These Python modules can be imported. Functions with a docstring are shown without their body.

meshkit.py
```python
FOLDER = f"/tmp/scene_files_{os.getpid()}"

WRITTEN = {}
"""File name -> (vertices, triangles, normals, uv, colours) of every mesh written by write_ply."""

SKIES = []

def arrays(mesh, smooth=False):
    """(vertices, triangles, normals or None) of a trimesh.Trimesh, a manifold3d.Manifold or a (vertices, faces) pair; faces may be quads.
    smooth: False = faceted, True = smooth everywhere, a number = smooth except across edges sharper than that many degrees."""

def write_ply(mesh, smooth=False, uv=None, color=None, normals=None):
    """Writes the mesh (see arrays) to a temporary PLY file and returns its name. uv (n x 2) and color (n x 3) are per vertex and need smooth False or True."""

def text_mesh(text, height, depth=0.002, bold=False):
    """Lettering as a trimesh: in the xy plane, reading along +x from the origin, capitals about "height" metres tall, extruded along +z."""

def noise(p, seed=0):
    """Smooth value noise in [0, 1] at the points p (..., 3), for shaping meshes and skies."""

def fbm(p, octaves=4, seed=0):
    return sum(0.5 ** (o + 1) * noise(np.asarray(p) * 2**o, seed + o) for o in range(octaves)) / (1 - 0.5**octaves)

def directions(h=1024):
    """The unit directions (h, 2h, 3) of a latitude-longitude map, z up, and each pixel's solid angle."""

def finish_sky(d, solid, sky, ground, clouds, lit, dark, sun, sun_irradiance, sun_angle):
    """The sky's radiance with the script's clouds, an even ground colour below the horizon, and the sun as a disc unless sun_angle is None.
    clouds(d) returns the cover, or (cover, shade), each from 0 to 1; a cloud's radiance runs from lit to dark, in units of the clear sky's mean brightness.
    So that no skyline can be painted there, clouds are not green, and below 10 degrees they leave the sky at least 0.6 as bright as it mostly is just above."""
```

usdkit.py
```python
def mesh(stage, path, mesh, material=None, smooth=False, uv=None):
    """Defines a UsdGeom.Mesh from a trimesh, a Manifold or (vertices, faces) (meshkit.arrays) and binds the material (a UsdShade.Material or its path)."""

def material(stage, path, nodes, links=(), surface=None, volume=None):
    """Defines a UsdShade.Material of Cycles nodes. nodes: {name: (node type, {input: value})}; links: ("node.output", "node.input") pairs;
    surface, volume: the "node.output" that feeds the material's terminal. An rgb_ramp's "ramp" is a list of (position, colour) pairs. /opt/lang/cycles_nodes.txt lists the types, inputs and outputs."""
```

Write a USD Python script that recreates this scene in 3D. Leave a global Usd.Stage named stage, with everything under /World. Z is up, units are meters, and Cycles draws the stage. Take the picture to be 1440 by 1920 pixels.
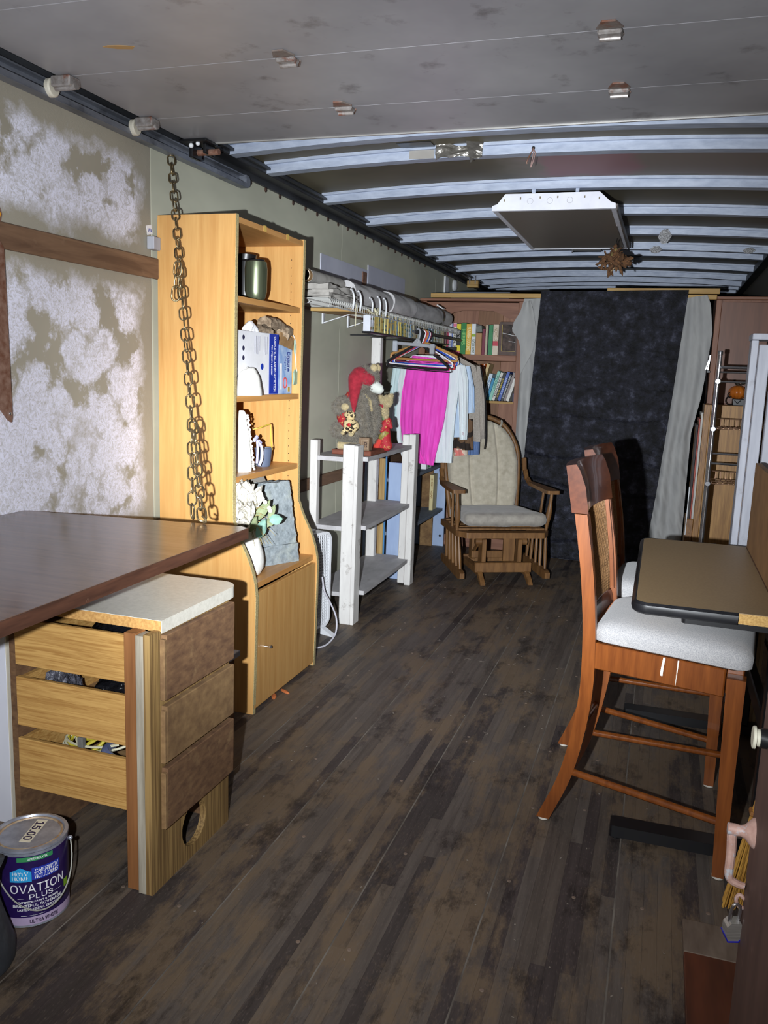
import math, random
import numpy as np, trimesh, usdkit, meshkit
import manifold3d as mf
from shapely.geometry import Polygon
from pxr import Usd, UsdGeom, UsdLux, UsdShade, Gf, Sdf, Vt

random.seed(7)
RNG = np.random.default_rng(11)
stage = Usd.Stage.CreateInMemory()
UsdGeom.SetStageUpAxis(stage, UsdGeom.Tokens.z)
UsdGeom.SetStageMetersPerUnit(stage, 1.0)
UsdGeom.Xform.Define(stage, '/World')
UsdGeom.Scope.Define(stage, '/World/Looks')

# ------------------------------------------------------------------ camera (x to the right wall, y into the truck, z up)
YAW, PITCH, ROLL, FPX = 0.31268537, 0.16804175, 0.03585712, 1572.76
CAM = np.array([0.0, 0.0, 1.30])
_f = np.array([-math.sin(YAW) * math.cos(PITCH), math.cos(YAW) * math.cos(PITCH), -math.sin(PITCH)])
_r0 = np.array([math.cos(YAW), math.sin(YAW), 0.0])
_u0 = np.cross(_r0, _f)
_r = _r0 * math.cos(ROLL) + _u0 * math.sin(ROLL)
_u = -_r0 * math.sin(ROLL) + _u0 * math.cos(ROLL)
cam = UsdGeom.Camera.Define(stage, '/World/camera')
cam.CreateHorizontalApertureAttr(36.0)
cam.CreateVerticalApertureAttr(48.0)
cam.CreateFocalLengthAttr(36.0 * FPX / 1440.0)
cam.CreateClippingRangeAttr(Gf.Vec2f(0.02, 100))
cam.CreateExposureAttr(0.0)
cam.AddTransformOp().Set(Gf.Matrix4d(*[*map(float, _r), 0, *map(float, _u), 0, *map(float, -_f), 0, *map(float, CAM), 1]))

# ------------------------------------------------------------------ light: a hand-held torch beside the camera, a little dusk from the open rear door behind it
TORCH = np.array([-0.185, 0.04, 1.25])
def spot(name, target, power, angle, soft, color=(1, 1, 1), radius=0.012, pos=TORCH):
    L = UsdLux.SphereLight.Define(stage, '/World/' + name)
    L.CreateRadiusAttr(radius)
    L.CreateIntensityAttr(power)
    L.CreateNormalizeAttr(True)
    L.CreateColorAttr(Gf.Vec3f(*color))
    sh = UsdLux.ShapingAPI.Apply(L.GetPrim())
    sh.CreateShapingConeAngleAttr(angle)
    sh.CreateShapingConeSoftnessAttr(soft)
    d = np.array(target, float) - pos
    d /= np.linalg.norm(d)
    z = -d
    x = np.cross([0, 0, 1.0], z); x /= np.linalg.norm(x)
    y = np.cross(z, x)
    L.AddTransformOp().Set(Gf.Matrix4d(*[*map(float, x), 0, *map(float, y), 0, *map(float, z), 0, *map(float, pos), 1]))
COOL = (0.90, 0.95, 1.0)
spot('torch_core', (-1.47, 2.75, 0.98), 78.0, 9.5, 1.0, (1.0, 0.98, 0.93))
spot('torch_beam', (-1.26, 5.4, 0.98), 220.0, 28.0, 1.0, COOL)
spot('torch_spill', (-1.05, 2.9, 1.35), 78.0, 58.0, 1.0, COOL)
dome = UsdLux.DomeLight.Define(stage, '/World/dusk')
dome.CreateIntensityAttr(0.10)
dome.CreateColorAttr(Gf.Vec3f(1.0, 0.82, 0.62))

# ------------------------------------------------------------------ helpers
def lin(c):
    c = np.asarray(c, float) / 255.0
    return tuple(np.where(c < 0.04045, c / 12.92, ((c + 0.055) / 1.055) ** 2.4))

def mat(name, c, c2=None, var=0.12, scale=(8, 8, 8), detail=4, rough=0.5, metal=0.0, bump=0.0, dist=0.02, dirt=None, dscale=3.0, damt=0.6, dlo=0.52, dhi=0.68,
        spec=0.5, sheen=0.0, coat=0.0, lo=0.32, hi=0.68, distortion=0.0, space='position', sub=0.0, bscale=None):
    a = np.array(lin(c))
    b = np.array(lin(c2)) if c2 is not None else a * (1 - var)
    if c2 is None:
        a = a * (1 + var)
    n = {'g': ('geometry', {}) if space == 'position' else ('texture_coordinate', {}),
         'm': ('mapping', {'scale': scale}),
         'n': ('noise_texture', {'scale': 1.0, 'detail': float(detail), 'roughness': 0.6, 'distortion': distortion}),
         'r': ('rgb_ramp', {'ramp': [(lo, tuple(b)), (hi, tuple(a))]}),
         'p': ('principled_bsdf', {'roughness': rough, 'metallic': metal, 'specular_ior_level': spec, 'sheen_weight': sheen, 'coat_weight': coat})}
    src = 'g.position' if space == 'position' else 'g.object'
    l = [(src, 'm.vector'), ('m.vector', 'n.vector'), ('n.fac', 'r.fac')]
    col = 'r.color'
    if dirt is not None:
        n['dn'] = ('noise_texture', {'scale': dscale, 'detail': 6.0, 'roughness': 0.65})
        n['dr'] = ('map_range', {'from_min': dlo, 'from_max': dhi, 'to_min': 0.0, 'to_max': damt, 'clamp': True})
        n['dm'] = ('mix', {'color2': lin(dirt)})
        l += [(src, 'dn.vector'), ('dn.fac', 'dr.value'), ('dr.result', 'dm.fac'), (col, 'dm.color1')]
        col = 'dm.color'
    l.append((col, 'p.base_color'))
    if bump:
        n['b'] = ('bump', {'strength': bump, 'distance': dist})
        if bscale:
            n['bm'] = ('mapping', {'scale': bscale})
            n['bn'] = ('noise_texture', {'scale': 1.0, 'detail': 3.0})
            l += [(src, 'bm.vector'), ('bm.vector', 'bn.vector'), ('bn.fac', 'b.height')]
        else:
            l.append(('n.fac', 'b.height'))
        l.append(('b.normal', 'p.normal'))
    return usdkit.material(stage, '/World/Looks/' + name, n, l, surface='p.BSDF')

def flat(name, c, rough=0.5, metal=0.0, var=0.06, **k):
    return mat(name, c, rough=rough, metal=metal, var=var, scale=(15, 15, 15), **k)

_made = {}
def col(c, rough=0.6, metal=0.0):
    key = 'tint_%d_%d_%d_%d_%d' % (*map(int, c), int(rough * 100), int(metal * 100))
    if key not in _made:
        _made[key] = flat(key, c, rough, metal)
    return _made[key]

def glass(name, tint=(1, 1, 1), rough=0.03):
    return usdkit.material(stage, '/World/Looks/' + name, {'t': ('transparent_bsdf', {'color': tint}), 'gl': ('principled_bsdf', {'roughness': rough, 'base_color': (0.02, 0.02, 0.02)}),
                            'fr': ('fresnel', {}), 'x': ('mix_closure', {})},
                           [('fr.fac', 'x.fac'), ('t.BSDF', 'x.closure1'), ('gl.BSDF', 'x.closure2')], surface='x.closure')

def tm(v, f):
    return trimesh.Trimesh(np.asarray(v, float), np.asarray(f, int), process=False)
def cat(*ms):
    out = []
    for m in ms:
        out += list(m) if isinstance(m, (list, tuple)) else [m]
    return trimesh.util.concatenate(out)
def hull(pts):
    m = mf.Manifold.hull_points(np.asarray(pts, float)).to_mesh()
    return tm(m.vert_properties[:, :3], m.tri_verts)
def box(x0, x1, y0, y1, z0, z1, b=0.0):
    c = np.array([x0 + x1, y0 + y1, z0 + z1]) / 2
    s = np.abs(np.array([x1 - x0, y1 - y0, z1 - z0]))
    return obox(c, s, None, b)
def obox(c, s, R=None, b=0.0):
    s = np.asarray(s, float)
    if b <= 0 or b * 2.2 > s.min():
        m = trimesh.creation.box(s)
    else:
        h, p = s / 2, []
        for sx in (-1, 1):
            for sy in (-1, 1):
                for sz in (-1, 1):
                    q = np.array([sx, sy, sz])
                    for k in range(3):
                        d = np.full(3, b); d[k] = 0
                        p.append(q * (h - d))
        m = hull(p)
    v = np.array(m.vertices)
    if R is not None:
        v = v @ np.asarray(R).T
    return tm(v + np.asarray(c, float), m.faces)
def rot(ax, deg):
    a = math.radians(deg); c, s = math.cos(a), math.sin(a)
    return np.array({'x': [[1, 0, 0], [0, c, -s], [0, s, c]], 'y': [[c, 0, s], [0, 1, 0], [-s, 0, c]], 'z': [[c, -s, 0], [s, c, 0], [0, 0, 1]]}[ax])
def xf(m, R=None, t=(0, 0, 0), s=1.0):
    v = np.array(m.vertices) * s
    if R is not None:
        v = v @ np.asarray(R).T
    f = np.array(m.faces)
    if np.ndim(s) and np.prod(s) < 0:
        f = f[:, ::-1]
    return tm(v + np.asarray(t, float), f)
def beam(a, b, w, h, bev=0.0, up=(0, 0, 1)):
    """a square bar from a to b, w across, h along 'up'"""
    a, b = np.asarray(a, float), np.asarray(b, float)
    d = b - a; L = np.linalg.norm(d); d = d / L
    x = np.cross(up, d)
    if np.linalg.norm(x) < 1e-5:
        x = np.array([1.0, 0, 0])
    x /= np.linalg.norm(x); y = np.cross(d, x)
    return obox((a + b) / 2, (w, h, L), np.stack([x, y, d], 1), bev)
def smoothpath(pts, n=8):
    p = np.asarray(pts, float)
    q = np.vstack([2 * p[0] - p[1], p, 2 * p[-1] - p[-2]])
    out = []
    for i in range(1, len(q) - 2):
        for t in np.linspace(0, 1, n, endpoint=False):
            a, b, c, d = q[i - 1], q[i], q[i + 1], q[i + 2]
            out.append(0.5 * ((2 * b) + (-a + c) * t + (2 * a - 5 * b + 4 * c - d) * t ** 2 + (-a + 3 * b - 3 * c + d) * t ** 3))
    return np.array(out + [p[-1]])
def tube(pts, r, n=8, closed=False, flatten=None):
    p = np.asarray(pts, float); k = len(p)
    rr = np.full(k, r, float) if np.ndim(r) == 0 else np.interp(np.linspace(0, 1, k), np.linspace(0, 1, len(r)), r)
    t = np.roll(p, -1, 0) - np.roll(p, 1, 0) if closed else np.gradient(p, axis=0)
    t /= np.maximum(np.linalg.norm(t, axis=1, keepdims=True), 1e-12)
    u = np.cross(t[0], [0, 0, 1.0] if abs(t[0][2]) < 0.9 else [1.0, 0, 0]); u /= np.linalg.norm(u)
    V = []
    a = np.linspace(0, 2 * np.pi, n, endpoint=False)
    for i in range(k):
        u = u - t[i] * (u @ t[i]); u /= np.linalg.norm(u)
        w = np.cross(t[i], u)
        V.append(p[i] + rr[i] * (np.cos(a)[:, None] * u + np.sin(a)[:, None] * w))
    V = np.vstack(V); F = []
    for i in range(k if closed else k - 1):
        j = (i + 1) % k
        for m in range(n):
            q = (m + 1) % n
            F += [(i * n + m, i * n + q, j * n + q), (i * n + m, j * n + q, j * n + m)]
    if not closed:
        V = np.vstack([V, p[0], p[-1]])
        for m in range(n):
            q = (m + 1) % n
            F += [(k * n, q, m), (k * n + 1, (k - 1) * n + m, (k - 1) * n + q)]
    return tm(V, F)
def cyl(a, b, r, n=20, r2=None):
    return tube([a, b], [r, r if r2 is None else r2], n)
def lathe(prof, n=32, c=(0, 0, 0), R=None):
    prof = np.asarray(prof, float)
    a = np.linspace(0, 2 * np.pi, n, endpoint=False)
    V = np.vstack([np.stack([r * np.cos(a), r * np.sin(a), np.full(n, z)], 1) for r, z in prof])
    F = []
    for i in range(len(prof) - 1):
        for m in range(n):
            q = (m + 1) % n
            F += [(i * n + m, i * n + q, (i + 1) * n + q), (i * n + m, (i + 1) * n + q, (i + 1) * n + m)]
    k = len(prof)
    V = np.vstack([V, [0, 0, prof[0][1]], [0, 0, prof[-1][1]]])
    for m in range(n):
        q = (m + 1) % n
        F += [(k * n, q, m), (k * n + 1, (k - 1) * n + m, (k - 1) * n + q)]
    return xf(tm(V, F), R, c)
def prism(poly, h, axis='z', at=0.0):
    """extrude a 2D polygon (list of points or shapely) by h; axis = the extrusion axis; x: (y,z) polygon, y: (x,z), z: (x,y)"""
    g = poly if isinstance(poly, Polygon) else Polygon(poly)
    m = trimesh.creation.extrude_polygon(g.buffer(0), h, engine='earcut')
    v = np.array(m.vertices); f = np.array(m.faces)
    if axis == 'x':
        v = np.stack([v[:, 2] + at, v[:, 0], v[:, 1]], 1)
    elif axis == 'y':
        v = np.stack([v[:, 0], v[:, 2] + at, v[:, 1]], 1); f = f[:, ::-1]
    else:
        v = v + [0, 0, at]
    return tm(v, f)
def shell(fn, nu, nv, th, normal=(0, -1, 0)):
    """closed thin sheet: fn(u, v) -> points of the front; the back lies th behind along -normal"""
    u, v = np.meshgrid(np.linspace(0, 1, nu), np.linspace(0, 1, nv), indexing='ij')
    P = fn(u, v).reshape(-1, 3)
    Q = P - np.asarray(normal, float) * th
    idx = np.arange(nu * nv).reshape(nu, nv)
    a, b, c, d = idx[:-1, :-1].ravel(), idx[1:, :-1].ravel(), idx[1:, 1:].ravel(), idx[:-1, 1:].ravel()
    F = np.vstack([np.stack([a, b, c], 1), np.stack([a, c, d], 1)])
    k = nu * nv
    ring = np.concatenate([idx[:, 0], idx[-1, 1:], idx[-2::-1, -1], idx[0, -2:0:-1]])
    nx = np.roll(ring, -1)
    S = np.vstack([np.stack([ring, ring + k, nx + k], 1), np.stack([ring, nx + k, nx], 1)])
    m = tm(np.vstack([P, Q]), np.vstack([F, F[:, ::-1] + k, S]))
    m.fix_normals()
    return m
def sph(c, r, n=2):
    s = trimesh.creation.icosphere(n)
    return tm(np.array(s.vertices) * np.asarray(r) + np.asarray(c, float), s.faces)
def plush(bones, step=0.012, it=10):
    """bones: (p0, r0, p1, r1) capsules blended into one smooth surface"""
    M = mf.Manifold()
    for p0, r0, p1, r1 in bones:
        a = mf.Manifold.sphere(r0, 16).translate(tuple(map(float, p0)))
        b = mf.Manifold.sphere(r1, 16).translate(tuple(map(float, p1)))
        M = M + mf.Manifold.batch_hull([a, b])
    m = M.refine_to_length(step).to_mesh()
    t = trimesh.Trimesh(m.vert_properties[:, :3], m.tri_verts, process=True)
    trimesh.smoothing.filter_taubin(t, iterations=it)
    return t
def text(s, h, origin, xd, yd, depth=0.0006, width=None, bold=False):
    m = meshkit.text_mesh(s, h, depth, bold)
    v = np.array(m.vertices)
    if width:
        v[:, 0] *= width / max(v[:, 0].max(), 1e-6)
    xd, yd = np.asarray(xd, float), np.asarray(yd, float)
    zd = np.cross(xd, yd)
    return tm(np.asarray(origin, float) + v[:, :1] * xd + v[:, 1:2] * yd + v[:, 2:3] * zd, m.faces)

_count = {}
def npath(parent, name):
    k = _count.get((parent, name), 0)
    _count[(parent, name)] = k + 1
    return f'{parent}/{name}' if k == 0 else f'{parent}/{name}_{k:03d}'
def keys(prim, **k):
    for a, b in k.items():
        if b:
            prim.SetCustomDataByKey(a, b)
class Thing:
    def __init__(s, name, label=None, cat=None, loc=(0, 0, 0), rot=0.0, group=None, kind=None, local=False):
        s.path = npath('/World', name); s.loc = np.asarray(loc, float); s.local = local or rot != 0
        x = UsdGeom.Xform.Define(stage, s.path)
        x.AddTranslateOp().Set(Gf.Vec3d(*map(float, loc)))
        if rot:
            x.AddRotateZOp().Set(float(rot))
        s.prim = x.GetPrim()
        keys(s.prim, label=label, category=cat, group=group, kind=kind)
    def add(s, name, m, material, parent=None, smooth=30, label=None, kind=None):
        m = m if not isinstance(m, (list, tuple)) else cat(*m)
        if not s.local:
            m = xf(m, None, -s.loc)
        p = npath(parent or s.path, name)
        q = usdkit.mesh(stage, p, m, material, smooth=smooth)
        keys(q.GetPrim(), label=label, kind=kind)
        return p
    def copy(s, loc, rot=0.0, label=None, group=None):
        name = s.path.rsplit('/', 1)[1]
        p = npath('/World', name)
        x = UsdGeom.Xform.Define(stage, p)
        x.GetPrim().GetReferences().AddInternalReference(s.path)
        x.ClearXformOpOrder()
        x.AddTranslateOp().Set(Gf.Vec3d(*map(float, loc)))
        if rot or any(o.GetOpName() == 'xformOp:rotateZ' for o in UsdGeom.Xform(s.prim).GetOrderedXformOps()):
            x.AddRotateZOp().Set(float(rot))
        was = s.prim.GetCustomData()
        keys(x.GetPrim(), label=label or was.get('label'), category=was.get('category'), group=group or was.get('group'))
        x.GetPrim().SetInstanceable(True)
        return x.GetPrim()
def one(name, m, material, label=None, cat_=None, group=None, kind=None, smooth=30):
    m = m if not isinstance(m, (list, tuple)) else cat(*m)
    q = usdkit.mesh(stage, npath('/World', name), m, material, smooth=smooth)
    keys(q.GetPrim(), label=label, category=cat_, group=group, kind=kind)
    return q
# ------------------------------------------------------------------ materials shared by several things
XL, XR, YB, YF, ZR = -1.775, 0.62, -0.6, 8.75, 2.10
BEECH = mat('beech_veneer', (206, 160, 98), (188, 138, 78), scale=(40, 40, 2.5), detail=5, rough=0.42, bump=0.05)
BEECH_H = mat('beech_veneer_flat', (206, 154, 92), (186, 132, 74), scale=(40, 2.5, 40), detail=5, rough=0.42)
CHIP = mat('chipboard_edge', (196, 180, 130), (150, 135, 95), scale=(220, 220, 220), detail=2, rough=0.9)
CEDAR = mat('cedar', (150, 104, 80), (116, 74, 55), scale=(22, 22, 2), detail=6, distortion=1.2, rough=0.55)
CEDAR_H = mat('cedar_across', (150, 104, 80), (116, 74, 55), scale=(2, 22, 22), detail=6, distortion=1.2, rough=0.55)
PINE = mat('pine_board', (205, 170, 105), (168, 130, 75), scale=(2, 30, 30), detail=5, distortion=0.8, rough=0.65)
PINE_Z = mat('pine_post', (190, 160, 105), (150, 118, 70), scale=(30, 30, 2), detail=5, distortion=0.8, rough=0.65)
OAK = mat('oak_veneer', (186, 140, 78), (140, 98, 50), scale=(70, 70, 4), detail=6, distortion=0.6, rough=0.5)
OAKX = mat('oak_drawer_side', (206, 162, 96), (170, 124, 66), scale=(5, 30, 120), detail=6, distortion=1.2, rough=0.5, lo=0.36, hi=0.62)
CHERRY = mat('cherry_stain', (132, 72, 27), (102, 51, 16), scale=(60, 60, 5), detail=5, rough=0.34, coat=0.15)
DARKCHERRY = mat('dark_cherry_stain', (92, 50, 32), (70, 36, 24), scale=(40, 6, 40), detail=5, rough=0.25, coat=0.3)
GLIDEWOOD = mat('glider_oak', (134, 96, 56), (100, 68, 38), scale=(40, 40, 6), detail=5, rough=0.5)
WHITEWOOD = mat('worn_white_paint', (230, 228, 224), (208, 205, 202), scale=(20, 20, 3), detail=6, rough=0.6, dirt=(112, 100, 88), dscale=14, damt=0.6, dlo=0.6, dhi=0.7)
GREYWOOD = mat('worn_grey_paint', (176, 178, 186), (150, 152, 162), scale=(25, 25, 3), detail=6, rough=0.65, dirt=(110, 105, 100), dscale=12, damt=0.5, dlo=0.6, dhi=0.72)
BLUEWOOD = mat('pale_blue_paint', (168, 188, 220), (150, 170, 206), scale=(12, 12, 4), detail=4, rough=0.6)
DUSTBLUE = mat('dusty_blue_shelf', (126, 136, 150), (105, 114, 128), scale=(30, 30, 30), rough=0.75)
GALV = mat('galvanised_steel', (184, 193, 210), (156, 166, 186), scale=(12, 40, 40), detail=4, rough=0.5, metal=0.2)
DARKSTEEL = mat('dark_steel', (70, 72, 76), (44, 45, 48), scale=(10, 4, 10), detail=4, rough=0.5, metal=0.4)
RUST = mat('rusty_metal', (150, 120, 105), (105, 62, 42), scale=(40, 40, 40), detail=5, rough=0.7, metal=0.2)
BLACK = flat('black_plastic', (22, 22, 24), 0.35)
BLACKMETAL = flat('black_metal', (18, 18, 21), 0.4)
WHITEP = flat('white_plastic', (228, 230, 234), 0.4)
CHROME = flat('chrome', (215, 215, 220), 0.16, 0.95)
STEELWIRE = flat('white_coated_wire', (196, 196, 192), 0.45)
BRASS = mat('antique_brass', (168, 148, 110), (96, 84, 66), scale=(60, 60, 60), rough=0.34, metal=0.85)
TWEED = mat('grey_tweed', (178, 176, 175), (138, 138, 141), scale=(420, 420, 420), detail=2, rough=0.95, sheen=0.2, bump=0.15, dist=0.002, dirt=(118, 112, 105), dscale=7, damt=0.35, dlo=0.6, dhi=0.75)
SUEDE = mat('beige_suede', (196, 188, 170), (174, 166, 147), scale=(30, 30, 30), detail=5, rough=0.95, sheen=0.3, dirt=(130, 116, 92), dscale=6, damt=0.5, dlo=0.58, dhi=0.72)
SUEDE2 = mat('grey_suede', (168, 162, 152), (142, 136, 128), scale=(26, 26, 26), detail=5, rough=0.95, sheen=0.3)
CANVAS = mat('canvas_cloth', (178, 174, 168), (150, 146, 140), scale=(18, 18, 18), detail=5, rough=0.95, bump=0.25, dist=0.01)
SHEET = mat('grey_sheet', (176, 176, 174), (160, 160, 160), scale=(14, 14, 5), detail=4, rough=0.95)
PAPER = flat('paper_pages', (214, 206, 188), 0.9)
CARD = mat('cardboard', (168, 132, 88), (146, 112, 72), scale=(60, 60, 60), rough=0.9)

# ------------------------------------------------------------------ floor: 30 cm laminated boards of narrow strips, pale dust in the joints
fl = Thing('floor', kind='structure')
SUB = flat('floor_substrate', (30, 25, 20), 0.95)
fl.add('subfloor', box(XL - 0.02, XR + 0.02, YB, YF, -0.05, -0.018), SUB)
def plankmat(name, c, c2):
    a, b = lin(c), lin(c2)
    n = {'g': ('geometry', {}), 'm': ('mapping', {'scale': (55, 3.2, 30)}), 'n': ('noise_texture', {'scale': 1.0, 'detail': 6.0, 'roughness': 0.65}),
         'r': ('rgb_ramp', {'ramp': [(0.3, b), (0.7, a)]}),
         'pc': ('mapping', {'scale': (4.6, 1.5, 3.0), 'location': (3.1, 0.4, 0.0)}), 'pn': ('noise_texture', {'scale': 1.0, 'detail': 10.0, 'roughness': 0.74}), 'pr': ('map_range', {'from_min': 0.485, 'from_max': 0.565, 'to_min': 0.0, 'to_max': 0.78, 'clamp': True}),
         'pm': ('mix', {'color2': lin((116, 98, 78))}),
         'sc': ('mapping', {'scale': (7.0, 3.4, 4.0)}), 'sn': ('noise_texture', {'scale': 1.0, 'detail': 10.0, 'roughness': 0.76}), 'sr': ('map_range', {'from_min': 0.53, 'from_max': 0.63, 'to_min': 0.0, 'to_max': 0.72, 'clamp': True}),
         'sm': ('mix', {'color2': lin((34, 28, 26))}),
         'fm': ('mapping', {'scale': (260, 60, 60)}), 'fn': ('noise_texture', {'scale': 1.0, 'detail': 3.0}), 'fr': ('map_range', {'from_min': 0.58, 'from_max': 0.74, 'to_min': 0.0, 'to_max': 0.55, 'clamp': True}),
         'fx': ('mix', {'color2': lin((118, 106, 98))}),
         'b': ('bump', {'strength': 0.35, 'distance': 0.004}), 'p': ('principled_bsdf', {'roughness': 0.55, 'specular_ior_level': 0.35})}
    l = [('g.position', 'm.vector'), ('m.vector', 'n.vector'), ('n.fac', 'r.fac'), ('g.position', 'pc.vector'), ('pc.vector', 'pn.vector'), ('pn.fac', 'pr.value'), ('pr.result', 'pm.fac'), ('r.color', 'pm.color1'),
         ('g.position', 'sc.vector'), ('sc.vector', 'sn.vector'), ('sn.fac', 'sr.value'), ('sr.result', 'sm.fac'), ('pm.color', 'sm.color1'),
         ('g.position', 'fm.vector'), ('fm.vector', 'fn.vector'), ('fn.fac', 'fr.value'), ('fr.result', 'fx.fac'), ('sm.color', 'fx.color1'), ('fx.color', 'p.base_color'), ('n.fac', 'b.height'), ('b.normal', 'p.normal')]
    return usdkit.material(stage, '/World/Looks/' + name, n, l, surface='p.BSDF')
PLANKS = [plankmat('worn_plank_a', (104, 95, 88), (80, 72, 67)), plankmat('worn_plank_b', (98, 88, 80), (72, 64, 59)), plankmat('worn_plank_c', (78, 69, 67), (58, 51, 50)),
          plankmat('worn_plank_d', (112, 100, 88), (90, 79, 70)), plankmat('worn_plank_e', (76, 68, 65), (56, 50, 48))]
DUST = mat('joint_dust', (132, 124, 114), (78, 70, 64), scale=(30, 8, 30), detail=5, rough=0.95)
rest, npl = {i: [] for i in range(5)}, 0
prng = random.Random(3)
JX = [-0.612 + 0.3035 * k for k in range(-4, 5)]
for k in range(len(JX) - 1):
    w = (JX[k + 1] - JX[k] - 0.004) / 9
    for i in range(9):
        x0 = JX[k] + 0.002 + w * i
        y = YB - prng.random()
        while y < YF:
            L = prng.uniform(0.7, 1.5)
            a, b = max(y, YB), min(y + L, YF)
            y += L
            if b - a < 0.02:
                continue
            t = prng.choices(range(5), (4, 4, 2.4, 2.6, 1.4))[0]
            m = obox(((2 * x0 + w) / 2, (a + b) / 2, -0.009 + prng.uniform(-0.0003, 0)), (w - 0.0003, b - a - 0.0004, 0.018), None, 0.0)
            if -1.42 < x0 < 0.36 and b > 1.35 and a < 4.3 and not (x0 > -0.05 and a > 2.6) and npl < 235:
                fl.add('plank', m, PLANKS[t], smooth=False); npl += 1
            else:
                rest[t].append(m)
for t, ms in rest.items():
    fl.add('planks', cat(ms), PLANKS[t], smooth=False, kind='stuff')
for x in JX[1:-1]:
    fl.add('joint', box(x - 0.0021, x + 0.0021, YB, YF, -0.016, -0.0006), DUST, smooth=False)
SCREW = flat('floor_nail', (150, 132, 118), 0.5, 0.5)
for k in range(2, len(JX) - 1):
    for yy in np.arange(1.62, 5.2, 0.405):
        for dx in (0.055, 0.21):
            if random.random() < 0.62:
                fl.add('nail', lathe([(0.0055, -0.001), (0.0055, 0.0006), (0.004, 0.0012)], 8, (JX[k] + dx + random.uniform(-.02, .02), yy + random.uniform(-.03, .03), 0)), SCREW, smooth=False)

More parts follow.
